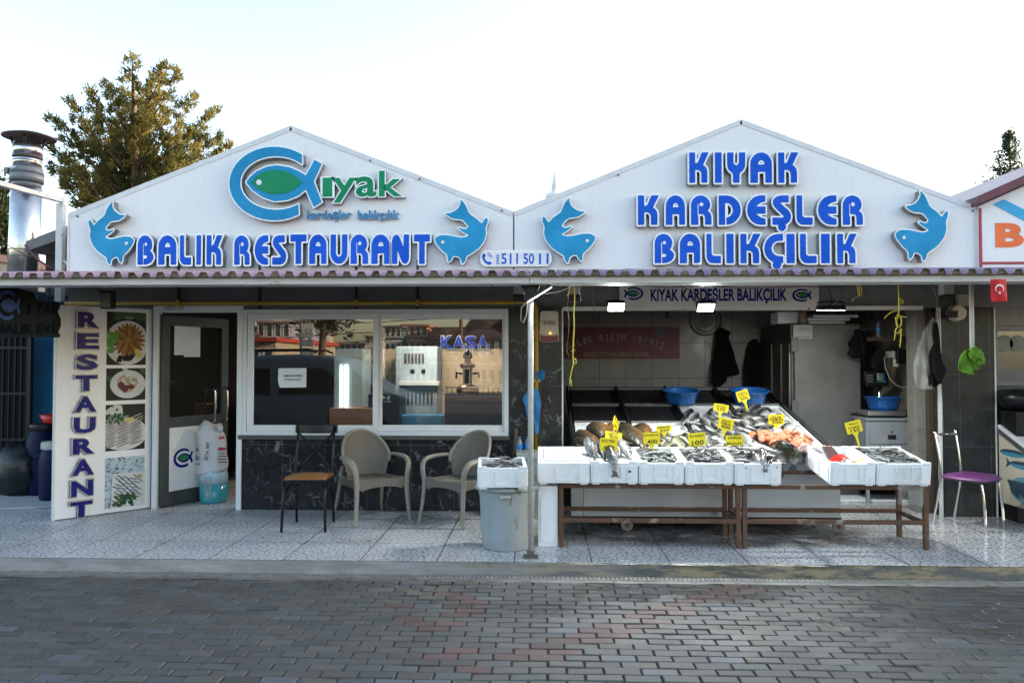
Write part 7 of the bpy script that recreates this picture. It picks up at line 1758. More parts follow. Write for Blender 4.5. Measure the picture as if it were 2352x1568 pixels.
small_box('foam_box', 'small white foam box on top of the cold cabinet near its left edge', 'foam box', 1787, 716, 1833, 742, YCC + .15, .3, 'foam', 'white foam fish boxes')
b_ = P(1822, 735, YCC + .1); b = MB(); b.lathe((XP(1843, YCC + .1, kz), YCC + .1, kz + .001), [(.045, 0), (.045, .13), (.035, .15), (0, .15)], 16); o = b.obj('jar', pm('amber_jar', (.20, .13, .05), (.34, .32, .25), 9, .3), org=(XP(1843, YCC + .1, kz), YCC + .1, kz)); tag(o, 'amber and white jar on the cold cabinet beside the small foam box', 'jar')
for k, (x0_, x1_, y0_, y1_) in enumerate(((1858, 1942, 731, 736.5), (1855, 1952, 724, 730), (1868, 1972, 717, 723))):
    c, x0, x1, z0, z1 = pix_rect(x0_, y0_, x1_, y1_, YCC + .1); z0 = kz + .002 + k * .036; b = MB(); b.box((x0, YCC + .1, z0), (x1, YCC + .5, z0 + .032)); o = b.obj('foam_sheet', M['foam'], org=((x0 + x1) / 2, YCC + .1, z0), bevel=.006); tag(o, ('lowest', 'middle', 'topmost and longest')[k] + ' white foam sheet stacked on the cold cabinet', 'foam sheet', 'foam sheets on the cold cabinet')
# hanging bags
def bag(name, lab, outline, Y, mat, thick, seed, grp=None):
    return cloth(name, lab, 'bag', outline, Y, mat, .05, seed, thick, grp)
bag('black_bag', 'black bin bag hanging from a wire beside the cold cabinet door', [(1966, 757), (1976, 755), (1982, 775), (1987, 810), (1984, 820), (1965, 821), (1948, 814), (1950, 795), (1960, 775)], 8.9, 'black_cloth', .08, 3)
bag('black_bag', 'small pointed black bag standing behind the scale display', [(2004, 838), (2007, 820), (2016, 803), (2022, 796), (2027, 797), (2031, 815), (2032, 846), (2004, 848)], 8.75, 'black_cloth', .05, 9)
bag('carrier_bag', 'translucent carrier bag hanging on the edge of the dark post', [(2137, 735), (2143, 728), (2142, 760), (2146, 800), (2150, 840), (2148, 880), (2140, 892), (2120, 895), (2106, 885), (2100, 850), (2103, 815), (2115, 780), (2128, 750)], 7.95, 'film', .03, 4)
bag('carrier_bag', 'black carrier bag hanging right of the translucent one', [(2150, 735), (2154, 780), (2160, 815), (2166, 850), (2162, 875), (2150, 890), (2136, 885), (2135, 850), (2140, 800), (2146, 760)], 7.90, 'black_cloth', .05, 7)
# drawer cabinet, scale
YD = 8.72
dx0, dx1 = XP(1990, YD, .6), XP(2104, YD, .6); dz = P(2040, 965, YD).z
t = thing('drawer_cabinet', 'blue-grey steel drawer cabinet under the scale at the right of the stall', 'cabinet', ((dx0 + dx1) / 2, YD, 0))
b = MB(); b.box((dx0, YD + .004, .18), (dx1, YD + .5, dz - .002)); b.obj('body', M['cabinet'], t, bevel=.004)
b = MB(); b.box((dx0 - .01, YD - .02, dz - .001), (dx1 + .01, YD + .5, dz + .025)); b.obj('top', M['cabinet'], t, bevel=.004)
zz = dz - .09
for k in range(3):
    hgt = .165; b = MB(); b.box((dx0 + .035, YD - .015, zz - hgt), (dx1 - .03, YD + .003, zz)); dr = b.obj('drawer', M['cabinet'], t, bevel=.003)
    b = MB(); b.box(((dx0 + dx1) / 2 - .045, YD - .022, zz - .115), ((dx0 + dx1) / 2 + .045, YD - .0155, zz - .065)); b.obj('handle', M['chrome'], dr, bevel=.004)
    b = MB(); b.cyl(((dx0 + dx1) / 2, YD - .02, zz - .035), ((dx0 + dx1) / 2, YD - .0155, zz - .035), .012, n=12); b.obj('lock', M['rust'], dr); zz -= hgt + .008
for x in (dx0, dx1 - .03):
    b = MB(); b.box((x, YD, 0), (x + .03, YD + .03, .179)); b.obj('leg', M['cabinet'], t)
b = MB(); b.box((dx0 - .25, YD + .1, .0), (dx1 - .05, YD + .45, .03)); o = b.obj('foam_slab', M['foam'], org=((dx0 + dx1) / 2, YD + .2, 0), bevel=.006); tag(o, 'flat white foam slab on the floor under the drawer cabinet', 'foam slab')
Ysc = YD + .02
c, x0, x1, z0, z1 = pix_rect(1994, 946, 2082, 958, Ysc); zs_ = dz + .026
t = thing('weighing_scale', 'electronic shop scale with keypad display on a post above the drawer cabinet', 'scale', ((x0 + x1) / 2, Ysc, zs_))
b = MB(); b.box((x0, Ysc, zs_ + .02), (x1, Ysc + .30, zs_ + .075)); b.obj('platform', M['steel'], t, bevel=.010); b = MB(); b.box((x0 + .03, Ysc + .02, zs_), (x1 - .03, Ysc + .28, zs_ + .019)); b.obj('base', M['black_metal'], t)
pxs = P(2025, 900, Ysc + .27); b = MB(); b.cyl((pxs.x, Ysc + .33, zs_), (pxs.x, Ysc + .33, P(2020, 872, Ysc + .3).z), .03, n=14); b.obj('post', M['chrome'], t)
c, x0, x1, z0, z1 = pix_rect(1988, 852, 2043, 888, Ysc + .25); b = MB(); b.hexa([(x0 + .01, Ysc + .25, z0), (x1, Ysc + .25, z0), (x1, Ysc + .31, z0), (x0 + .01, Ysc + .31, z0), (x0 - .005, Ysc + .27, z1), (x1 - .005, Ysc + .27, z1), (x1 - .005, Ysc + .31, z1), (x0 - .005, Ysc + .31, z1)]); dsp = b.obj('display', M['black_metal'], t, bevel=.006)
def on_disp(u0, u1, v0, v1, mat, nm):
    b = MB(); 
    def q(u, v): return (lerp(x0, x1, u), Ysc + .248 + .02 * v, lerp(z0, z1, v))
    b.hexa([q(u0, v0), q(u1, v0), (q(u1, v0)[0], q(u1, v0)[1] + .004, q(u1, v0)[2]), (q(u0, v0)[0], q(u0, v0)[1] + .004, q(u0, v0)[2]), q(u0, v1), q(u1, v1), (q(u1, v1)[0], q(u1, v1)[1] + .004, q(u1, v1)[2]), (q(u0, v1)[0], q(u0, v1)[1] + .004, q(u0, v1)[2])]); b.obj(nm, mat, dsp)
lcd = flat('grey_lcd', (.10, .11, .10), .2); key_w = flat('white_key', (.45, .47, .48)); key_g = flat('green_key', (.02, .22, .05)); key_b = flat('blue_key', (.02, .16, .45))
for k in range(3): on_disp(.07, .33, .66 - k * .19, .80 - k * .19, lcd, 'lcd_window')
for i in range(4):
    for j in range(4): on_disp(.50 + i * .09, .575 + i * .09, .74 - j * .15, .86 - j * .15, key_b if i == 3 else key_g if j == 3 else key_w, 'key')
basin(2029, 0, Ysc + .16, .205, .145, 'blue plastic basin sitting on the scale platform', z=zs_ + .077, tilt=False)
# shelf with bottle, sockets, wires on the side wall
Ysh = 8.95
s0, s1 = P(1976, 781, Ysh), P(2086, 778, Ysh)
b = MB(); b.tube([s0, s0.lerp(s1, .3) + Vector((0, 0, .012)), s0.lerp(s1, .6) + Vector((0, 0, -.008)), s1], [.022, .030, .034, .03], 8, flat=.8)
for k in range(16): q = s0.lerp(s1, .15 + .05 * k); b.tube([q, q + Vector((srng.uniform(-.04, .04), -.03, srng.uniform(-.03, .06)))], [.012, .003], 5)
o = b.obj('driftwood_shelf', pm('rough_branch', (.13, .085, .06), (.07, .045, .035), 18, .9, bump=.8), org=s0); tag(o, 'rough brown branch used as a shelf on the cream tiled wall', 'shelf')
bottle(2018, 776, Ysh, .185, 'half empty clear water bottle on the rough branch shelf', s0.z + .022)
small_box('adapter_box', 'black power box with a white label on the cream tiled wall', 'adapter', 2062, 801, 2096, 835, 8.8, .06, 'black_metal')
small_box('label_plate', 'white label strip on the black power box', 'label', 2066, 807, 2072, 824, 8.794, .005, 'paper') if False else None
small_box('socket_box', 'pale socket box with a black plug above the keypad display', 'socket', 2036, 806, 2056, 822, 8.85, .05, 'lightgrey'); small_box('power_strip', 'pale power strip with a red switch on the cream wall', 'power strip', 2053, 824, 2064, 842, 8.85, .04, 'cream')
rope('cable', 'white cable looping down from the pale socket to the concrete post', 'cable', [(2037, 812), (2031, 824), (2034, 846), (2044, 870), (2058, 884), (2072, 890), (2084, 888), (2096, 880)], 8.75, .005, 'wire_white'); rope('cable', 'tangle of dark cables hanging under the black power box', 'cable', [(2046, 818), (2048, 835), (2044, 860), (2040, 890)], 8.85, .004, 'wire_black', extra=[[(2062, 842), (2068, 870), (2075, 900), (2076, 930)], [(2050, 785), (2040, 800), (2046, 812)], [(2070, 790), (2050, 800)]])
rope('wire', 'thin dark wire stretched across the cream wall to the concrete post', 'wire', [(1975, 759), (2040, 749), (2110, 735)], 8.6, .003, 'wire_black')
# scraps on the wet floor
fr = random.Random(21)
for k, (px, py) in enumerate(((1870, 1208), (1906, 1232), (1852, 1232), (2030, 1242), (2045, 1246), (2050, 1238), (2072, 1243), (1964, 1232), (1940, 1238), (1860, 1245), (2200, 1226), (2325, 1228), (1738, 1208), (1535, 1158 + 60), (1815, 1222))):
    p = G(px, py, .006); o = link('fish_scrap', fr.choice(SMALL['small']), None, p); a = fr.uniform(0, 6); s_ = fr.uniform(.05, .10); ax = Vector((math.cos(a), math.sin(a), 0)); back = Vector((0, 0, 1)).cross(ax); o.rotation_euler = Matrix((ax, back.cross(ax), back)).transposed().to_euler(); o.scale = (s_, s_, s_); tag(o, 'dropped small fish scrap on the wet tiles below the tables', 'fish scrap', 'fish scraps on the floor')
# ------------------------------------------------------------------ right neighbour
YN = YW - .03
nb = thing('neighbour_shop', 'neighbouring shop with maroon roof edge and big orange letter at the right edge', 'building', (XP(2300, YN, 1), YN, 0))
nx0 = XP(2249, YN, 2.6); nx1 = nx0 + 5
a, b_ = P(2249, 474, YN), P(2352, 428, YN); sl_ = (b_.z - a.z) / (b_.x - a.x); nxm = nx0 + 2.4
b = MB(); b.prism([(nx0, ZG), (nx0, a.z), (nxm, a.z + sl_ * 2.4), (nx1, a.z), (nx1, ZG)], 'y', YN, YN + .1); b.obj('gable_panel', M['gable'], nb)
b = MB()
for (xa, za, xb, zb2) in ((nx0 - .06, a.z + .01, nxm, a.z + .01 + sl_ * 2.46), (nxm, a.z + .01 + sl_ * 2.46, nx1, a.z)): b.hexa([(xa, YN - .12, za - .02), (xb, YN - .12, zb2 - .02), (xb, YN + 7, zb2 - .02), (xa, YN + 7, za - .02), (xa, YN - .12, za + .075), (xb, YN - .12, zb2 + .075), (xb, YN + 7, zb2 + .075), (xa, YN + 7, za + .075)])
b.obj('roof', M['maroon_roof'], nb, bevel=.01)
red_t = flat('red_trim', (.38, .03, .05), .5)
b = MB(); b.box((nx0 - .001, YN - .012, ZG), (nx0 + .025, YN - .001, a.z - .02)); b.box((nx0 + .0255, YN - .012, P(2300, 604, YN).z - .012), (nx1, YN - .001, P(2300, 604, YN).z + .012)); b.obj('border_trim', red_t, nb)
me = fill_mesh([[(P(x, y, YN).x - nb.location.x, P(x, y, YN).z) for x, y in ((2280, 469), (2305, 458), (2390, 500), (2390, 528))]], .004, 'stripe'); me.materials.append(film('pale_blue_film', (.06, .38, .66))); link('stripe', me, nb).location.y = -.001
c, x0, x1, z0, z1 = pix_rect(2286, 512, 2352, 568, YN - .002); put_text(nb, 'B', x1 - x0, z1 - z0, film('orange_film', (.78, .17, .06)), Matrix.Translation((c.x - nb.location.x, -.002, c.z)), .05)
b = MB(); q0_, q1_ = XP(2288, YW, 1), nx1
b.box((nx0, YW + .11, 0), (nx1 + 3, YW + 8, 3.0)); b.obj('wall', M['grey_panel'], nb)
b = MB(); fx0_, fx1_ = XP(2284, YW, 1.5), XP(2284, YW, 1.5) + 1.6; fz0, fz1 = ZP(886, 4.6, YW), ZP(748, 4.6, YW)
frame(b, fx0_, fx1_, fz0, fz1, .05, YW + .02, YW + .10); wn2 = b.obj('window_frame', M['steel_dark'], nb, bevel=.004)
b = MB(); b.add([(fx0_ + .05, YW + .06, fz0 + .05), (fx1_ - .05, YW + .06, fz0 + .05), (fx1_ - .05, YW + .06, fz1 - .05), (fx0_ + .05, YW + .06, fz1 - .05)], [(0, 1, 2, 3)]); b.obj('pane', M['glass'], wn2, fix=False)
b = MB(); b.box((fx0_, YW + .03, fz1 + .001), (fx1_, YW + .10, ZL0)); b.obj('shutter_box', M['steel_dark'], nb); b = MB(); b.box((fx0_, YW + .02, 0), (fx1_, YW + .10, fz0 - .001)); b.obj('lower_wall', M['door_grey'], nb)
for px in (2307, 2338): p = P(px, 789, YW + .055); b = MB(); b.cyl(p, p + Vector((0, -.004, 0)), .085, n=28); b.obj('vent_disc', M['steel_dark'], wn2)
# its fish stall, only the near end in view
fs0 = G(2296, 1192); fs0.y = 7.55
t = thing('fish_stall', 'end of a white fish stall with painted fish on its side at the right edge', 'stall', (XP(2330, 7.5, .5), 7.5, 0))
ya, yb2 = 7.05, 8.0; xa = XP(2294, 8.0, .8); zt0, zt1 = .55, P(2294, 976, 8.0).z
b = MB(); b.hexa([(xa, ya, .16), (xa + 1.2, ya, .16), (xa + 1.2, yb2, .16), (xa, yb2, .16), (xa, ya, zt0 - .03), (xa + 1.2, ya, zt0 - .03), (xa + 1.2, yb2, zt1 - .03), (xa, yb2, zt1 - .03)]); sp = b.obj('side_panel', pm('cream_printed_panel', (.50, .45, .36), (.42, .38, .31), 5, .5), t)
b = MB(); b.hexa([(xa - .01, ya - .02, zt0 - .029), (xa + 1.2, ya - .02, zt0 - .029), (xa + 1.2, yb2, zt1 - .029), (xa - .01, yb2, zt1 - .029), (xa - .01, ya - .02, zt0 + .01), (xa + 1.2, ya - .02, zt0 + .01), (xa + 1.2, yb2, zt1 + .01), (xa - .01, yb2, zt1 + .01)]); b.obj('tray_top', M['tray_white'], t, bevel=.006)
b = MB(); b.hexa([(xa - .014, ya - .02, zt0 - .075), (xa - .0005, ya - .02, zt0 - .075), (xa - .0005, yb2, zt1 - .075), (xa - .014, yb2, zt1 - .075), (xa - .014, ya - .02, zt0 - .03), (xa - .0005, ya - .02, zt0 - .03), (xa - .0005, yb2, zt1 - .03), (xa - .014, yb2, zt1 - .03)]); b.obj('edge_strip', M['steel_dark'], t)
pf = {k: flat('painted_' + k, c) for k, c in dict(blue=(.05, .22, .34), navy=(.03, .06, .09), teal=(.10, .25, .30)).items()}
def side_print(nm, pts, mat, k=0):
    b = MB(); b.add([(xa - .002 - k * .001, y, z) for y, z in pts], [tuple(range(len(pts)))]); b.obj(nm, mat, sp, fix=False)
for yc_, zc_, f in ((7.78, .66, 1), (7.62, .56, -1)):
    side_print('fish_print', [(yc_ + f * .20 * math.cos(a_), zc_ + .035 * math.sin(a_)) for a_ in np.linspace(0, 6.0, 14)], pf['blue']); side_print('back_print', [(yc_ + f * .20 * math.cos(a_), zc_ + .005 + .034 * math.sin(a_)) for a_ in np.linspace(0, math.pi, 9)], pf['navy'], 1)
    side_print('tail_print', [(yc_ - f * .18, zc_), (yc_ - f * .26, zc_ + .06), (yc_ - f * .24, zc_), (yc_ - f * .27, zc_ - .05)], pf['navy'], 2)
side_print('basket_print', [(7.55 + .28 * math.cos(a_), .33 + .13 * math.sin(a_)) for a_ in np.linspace(0, 6.1, 18)], pf['teal'])
for k in range(12): yy = 7.34 + .035 * k; side_print('stroke_print', [(yy, .25 + .02 * (k % 3)), (yy + .05, .25 + .02 * (k % 3)), (yy + .12, .40), (yy + .09, .41)], pf['navy'], 2 + k)
p = Vector((xa + .17, 7.72, zt0 + (zt1 - zt0) * .72 + .04)); fish('bream', p + Vector((-.12, .05, .02)), p + Vector((.14, -.08, -.02)), Vector((0, -.3, 1)), 'pale fish lying on the white stall top at the right edge', None)
b = MB(); b.lathe((xa + .25, YW - .15, zt1 + .15), [(.0, 0), (.22, .02), (.26, .10), (.26, .16), (.2, .2), (0, .22)], 24); o = b.obj('cooking_pot', M['black_metal'], org=(xa + .25, YW - .15, zt1 + .15)); tag(o, 'black round pot behind the white stall top at the right edge', 'pot')
b = MB(); b.box((xa + .02, YW - .4, 0), (xa + 1.2, YW - .02, zt1 + .148)); o = b.obj('dark_stand', M['black_metal'], org=(xa + .4, YW - .2, 0), bevel=.01); tag(o, 'dark stand under the black pot at the right edge', 'stand')
b = MB(); b.box((nx1 + 3.2, YN - 1, ZR), (nx1 + 60, YW + 9, 14)); o = b.obj('sun_block_building', M['grey_panel'], org=(nx1 + 30, YW, ZR)); tag(o, 'tall grey block out of view to the right, added to keep the low sun off the street', 'building')  # unseen block, added and made tall to shade the street from the sun
t = thing('left_neighbour_building', 'plain low grey building left of the lattice gate', 'building', (-13, 9.4, ZR)); b = MB(); b.box((-20, 9.4, ZR), (gx0 - .05, 15, 2.9)); b.obj('wall', M['grey_panel'], t); b = MB(); b.box((-20.2, 9.1, 2.901), (gx0 - .02, 15.2, 3.0)); b.obj('roof', M['maroon_roof'], t)
# ------------------------------------------------------------------ left of the gable: duct, frame, lean-to
Yd = 9.0
dc = P(56, 500, Yd); t = thing('exhaust_duct', 'tall shiny round exhaust duct with black conical cap left of the gable', 'chimney', (dc.x, Yd, 2.3))
def zz_(py): return P(60, py, Yd).z
xb_, xt_ = P(54, 600, Yd).x, P(64, 350, Yd).x
def ax_(z): k = (z - zz_(600)) / (zz_(350) - zz_(600)); return lerp(xb_, xt_, k)
def ring(z0, z1, r0, r1, nm, mat, n=30): b = MB(); b.cyl((ax_(z0), Yd, z0), (ax_(z1), Yd, z1), r0, r1, n); b.obj(nm, M[mat], t)
R0 = .162
ring(2.2, zz_(432), R0, R0, 'lower_pipe', 'galv'); ring(zz_(431), zz_(420), R0 * .96, R0 * .96, 'dark_band', 'pvc_grey'); ring(zz_(419.5), zz_(402), R0 * 1.10, R0 * 1.12, 'collar', 'pvc_grey'); ring(zz_(401.5), zz_(386), R0 * 1.12, R0 * 1.0, 'collar', 'pvc_grey'); ring(zz_(385), zz_(362), R0 * .93, R0 * .93, 'upper_pipe', 'galv'); ring(zz_(361), zz_(333), R0 * .96, R0 * .96, 'upper_pipe', 'galv')
for py, r in ((362, 1.0), (340, .98), (590, 1.02), (575, 1.01), (372, .95)): ring(zz_(py) - .006, zz_(py) + .006, R0 * r, R0 * r, 'clamp_band', 'steel_dark')
for a_ in (20, 110, 200, 290): b = MB(); xc, yc_ = R0 * .92 * math.cos(R_(a_)), R0 * .92 * math.sin(R_(a_)); b.cyl((ax_(zz_(333)) + xc, Yd + yc_, zz_(336)), (ax_(zz_(320)) + xc * 1.25, Yd + yc_ * 1.25, zz_(318)), .014, n=6); b.obj('strut', M['soot'], t)
b = MB(); b.lathe((ax_(zz_(315)) + .01, Yd, zz_(318)), [(.285, 0), (.287, .012), (.17, .05), (0, .085)], 36, False); b.lathe((ax_(zz_(315)) + .01, Yd, zz_(318)), [(.283, .003), (.16, .04), (0, .07)], 36, False); b.obj('cap', M['soot'], t)
b = MB(); b.box((ax_(zz_(395)) - R0 * 1.3, Yd - .10, zz_(402)), (ax_(zz_(395)) - R0 * 1.02, Yd + .02, zz_(388))); b.obj('motor_box', M['pvc_grey'], t, bevel=.006)
b = MB(); b.box((ax_(zz_(392)) - .10, Yd - R0 * 1.125 - .004, zz_(394)), (ax_(zz_(392)) - .02, Yd - R0 * 1.1, zz_(390))); b.obj('white_label', M['paper'], t)
fpst = P(136, 466, 8.3); t = thing('pipe_frame', 'white square-tube frame beside the shiny duct', 'frame', (fpst.x, 8.3, 2.3)); zf_ = fpst.z
b = MB(); b.box((fpst.x - .038, 8.3, 2.2), (fpst.x + .038, 8.37, zf_)); b.obj('post', M['white_metal'], t, bevel=.006)
q = P(0, 431, 7.5); d = (Vector((q.x, 7.5, zf_)) - Vector((fpst.x, 8.3, zf_))); e2 = Vector((fpst.x, 8.3, zf_)) + d * 1.6
b = MB(); sd_ = Vector((d.y, -d.x, 0)).normalized() * .03; s0_ = Vector((fpst.x + .03, 8.31, zf_ + .0005)); b.hexa([s0_ - sd_, e2 - sd_, e2 + sd_, s0_ + sd_, s0_ - sd_ + Vector((0, 0, .05)), e2 - sd_ + Vector((0, 0, .05)), e2 + sd_ + Vector((0, 0, .05)), s0_ + sd_ + Vector((0, 0, .05))]); b.obj('top_rail', M['white_metal'], t, bevel=.006)
b = MB(); b.cyl((fpst.x + .03, 8.33, zf_ - .62), (fpst.x + .14, 8.36, zf_ - .72), .018, n=6); b.obj('stay', M['white_metal'], t)
lA, lB = P(66, 556, 8.6), P(158, 520, 8.6)
t = thing('lean_to_roof', 'small grey sloping roof panel between the duct and the gable', 'roof', (lB.x, 8.6, 2.4)); b = MB(); b.hexa([(lA.x, 8.55, lA.z - .11), (lB.x, 8.55, lB.z - .13), (lB.x, 10, lB.z - .13), (lA.x, 10, lA.z - .11), (lA.x, 8.55, lA.z), (lB.x, 8.55, lB.z), (lB.x, 10, lB.z), (lA.x, 10, lA.z)]); b.obj('panel', M['grey_panel'], t)
b = MB(); b.box((lA.x + .1, 8.75, 2.3), (lB.x, 9.8, lA.z - .115)); b.obj('wall', M['dark_room'], t)
rope('hose', 'maroon hose drooping over the edge of the small grey roof panel', 'hose', [(58, 562), (64, 572), (75, 585), (92, 600), (112, 612), (125, 618)], 8.45, .014, 'maroon_roof')
rope('cable', 'thin black cable running from the far left down to the shiny duct', 'cable', [(-5, 552), (30, 570), (80, 598)], 8.4, .005, 'wire_black')
# ------------------------------------------------------------------ trees
def tree_mesh(name, plumes, leaf_mat, per, sz, rad, seed, bark_pts):
    """plumes: (base, tip) points; foliage sprays of small blades along each"""
    g_ = np.random.default_rng(seed); V, Fc, T = [], [], []
    for (A_, B2, rr2, cnt) in plumes:
        A_, B2 = np.array(A_), np.array(B2); d = B2 - A_; L_ = np.linalg.norm(d); d = d / L_
        # sprays: clumps along the limb
        ncl = max(5, int(L_ / (sz * .75)))
        for c in range(ncl):
            tt = (c + g_.random()) / ncl; r = rr2 * (.30 + 1.0 * math.sin(math.pi * min(1, tt * .80 + .2)) ) * (1 - tt ** 4 * .75)
            off = g_.normal(size=3); off -= d * off.dot(d); off /= np.linalg.norm(off) + 1e-9
            ctr = A_ + d * L_ * tt + off * r * g_.random() ** .6
            cd = off * .55 + d * .55 + np.array((0, 0, .35)) + g_.normal(size=3) * .25; cd /= np.linalg.norm(cd)
            tone = g_.random()
            for k in range(cnt):
                dd = cd + g_.normal(size=3) * .45; dd /= np.linalg.norm(dd)
                p = ctr + g_.normal(size=3) * sz * .55 + cd * sz * g_.random()
                sd2 = np.cross(dd, g_.normal(size=3)); sd2 /= np.linalg.norm(sd2) + 1e-9
                ln = sz * (.6 + 1.0 * g_.random()); wd2 = sz * (.10 + .12 * g_.random())
                i = len(V); V += [p - sd2 * wd2, p + sd2 * wd2, p + dd * ln * .6 + sd2 * wd2 * .8, p + dd * ln, p + dd * ln * .6 - sd2 * wd2 * .8]; Fc.append((i, i + 1, i + 2, i + 3, i + 4)); T += [float(np.clip(tone * .8 + .2 * g_.random(), 0, 1))] * 5
    me = bpy.data.meshes.new('crown'); me.from_pydata([tuple(v) for v in V], [], Fc); me.materials.append(leaf_mat)
    at = me.attributes.new('tint', 'FLOAT', 'POINT'); at.data.foreach_set('value', T); me.update(); return me
def tree(name, lab, base, plumes, leaf_mat, sz, cnt, seed, trunk_top, tr=.18, grp=None, cat='tree'):
    t = thing(name, lab, cat, base, grp); bs = Vector(base)
    me = tree_mesh(name, [(tuple(Vector(a) - bs), tuple(Vector(b_) - bs), r, cnt) for a, b_, r in plumes], leaf_mat, 0, sz, 0, seed, None); link('crown', me, t)
    b = MB(); tp = Vector(trunk_top); b.tube([bs, bs.lerp(tp, .5) + Vector((.08, 0, 0)), tp], [tr, tr * .65, tr * .18], 10)
    for a, b_, r in plumes: 
        A_, B2 = Vector(a), Vector(b_); b.tube([A_, A_.lerp(B2, .5) + Vector((0, 0, -.05)), A_.lerp(B2, .9)], [tr * .16, tr * .10, tr * .03], 5)
    b.obj('trunk', M['bark'], t); return t
Yt = 17.0; tg = random.Random(4)
ZC = lambda x, y: (.3478 * x, 86.1 + .3479 * y)
tips = [(870, 128), (1100, 182), (1190, 225), (575, 352), (440, 412), (700, 305), (1295, 372), (1440, 472), (1000, 262), (325, 522), (1460, 645), (480, 645), (1515, 722), (335, 705), (800, 380), (880, 480), (650, 470), (760, 560), (1000, 430), (1110, 470), (1190, 590), (1000, 640), (540, 560), (420, 780), (610, 680), (520, 850), (750, 720), (870, 800), (1260, 600), (1350, 640), (1100, 780), (400, 900), (650, 880), (980, 850), (800, 920), (1180, 720), (1280, 760), (330, 840), (560, 960), (930, 580), (700, 820)]
pl_ = []
tb_ = P(*ZC(905, 1400), Yt); tt_ = P(*ZC(880, 240), Yt)
for x, y in tips:
    dy = tg.uniform(-1.3, 1.3); tip = P(*ZC(x, y), Yt); s_ = 1 + dy / Yt; tip = CO + (tip - CO) * s_
    k = 330 + abs(x - 890) * .35; z_t = P(*ZC(890, min(1380, y + k)), Yt); base = Vector((lerp(z_t.x, tip.x, .12), lerp(Yt, tip.y, .15), z_t.z)); pl_.append((base, tip, .20))
tree('conifer_tree', 'large bushy conifer with gold-lit foliage rising behind the left gable', (tb_.x, Yt, ZR), pl_, M['leaf'], .080, 40, 3, (tt_.x, Yt, tt_.z), .22)
pl_ = []
for x, y in ((-60, 900), (-20, 1000), (40, 1050), (-90, 1000), (10, 1150), (60, 1200), (-40, 1200), (90, 1300), (30, 1350)):
    tip = P(*ZC(x, y), 14.0); base = P(*ZC(-60, y + 300), 14.0); pl_.append((base, tip, .30))
tree('conifer_tree', 'dark conifer only partly visible behind the shiny duct at the left edge', (P(*ZC(-60, 1400), 14.0).x, 14.0, ZR), pl_, M['leaf_dark'], .12, 26, 5, P(*ZC(-60, 950), 14.0), .16)
pl_ = []; Ys_ = 21.0; sr = random.Random(6)
def sprc(pxc, pyt, pyb, wpx, n_, Y):
    out = []
    for k in range(n_):
        f = (k + .5) / n_; py = pyt + (pyb - pyt) * f; w2 = wpx * f ** 1.2 + 2
        for s_ in (-1, 1):
            for dy_ in (-.5, .5):
                tip = P(pxc + s_ * w2 * sr.uniform(.6, 1.05), py - sr.uniform(0, 8) + w2 * .05, Y); tip.y += dy_ * w2 * .012; out.append((P(pxc, py + 4, Y), tip, .045))
    out.append((P(pxc, pyt + 40, Y), P(pxc, pyt, Y), .05)); return out
pl_ = sprc(2318, 308, 520, 125, 18, Ys_)
tree('spruce_tree', 'thin pointed spruce rising behind the maroon roof at the right edge', (P(2318, 500, Ys_).x, Ys_, ZR), pl_, M['leaf_blue'], .08, 10, 8, P(2318, 312, Ys_), .10)
pl_ = [(P(2375, 480, 19), P(x, y, 19), .22) for x, y in ((2345, 400), (2338, 425), (2360, 390), (2350, 440), (2380, 385), (2395, 410))]
tree('conifer_tree', 'olive conifer edge right of the thin spruce', (P(2385, 500, 19).x, 19, ZR), pl_, M['leaf'], .12, 26, 9, P(2380, 400, 19), .12)
mt = P(1275, 392, 75); t = thing('minaret', 'distant pale minaret spire peeking over the valley between the gables', 'tower', (mt.x, 75, ZR)); zb_m = P(1275, 446, 75).z
b = MB(); b.lathe((mt.x, 75, 0), [(.42, zb_m), (.30, zb_m + 1), (.04, mt.z)], 16); b.obj('spire', pm('hazy_lead', (.62, .66, .70), (.56, .60, .64), 3, .7), t); b = MB(); b.lathe((mt.x, 75, 0), [(.8, ZR), (.8, zb_m - .5), (.95, zb_m - .4), (.95, zb_m - .001)], 16); b.obj('shaft', M['paint_white'], t)
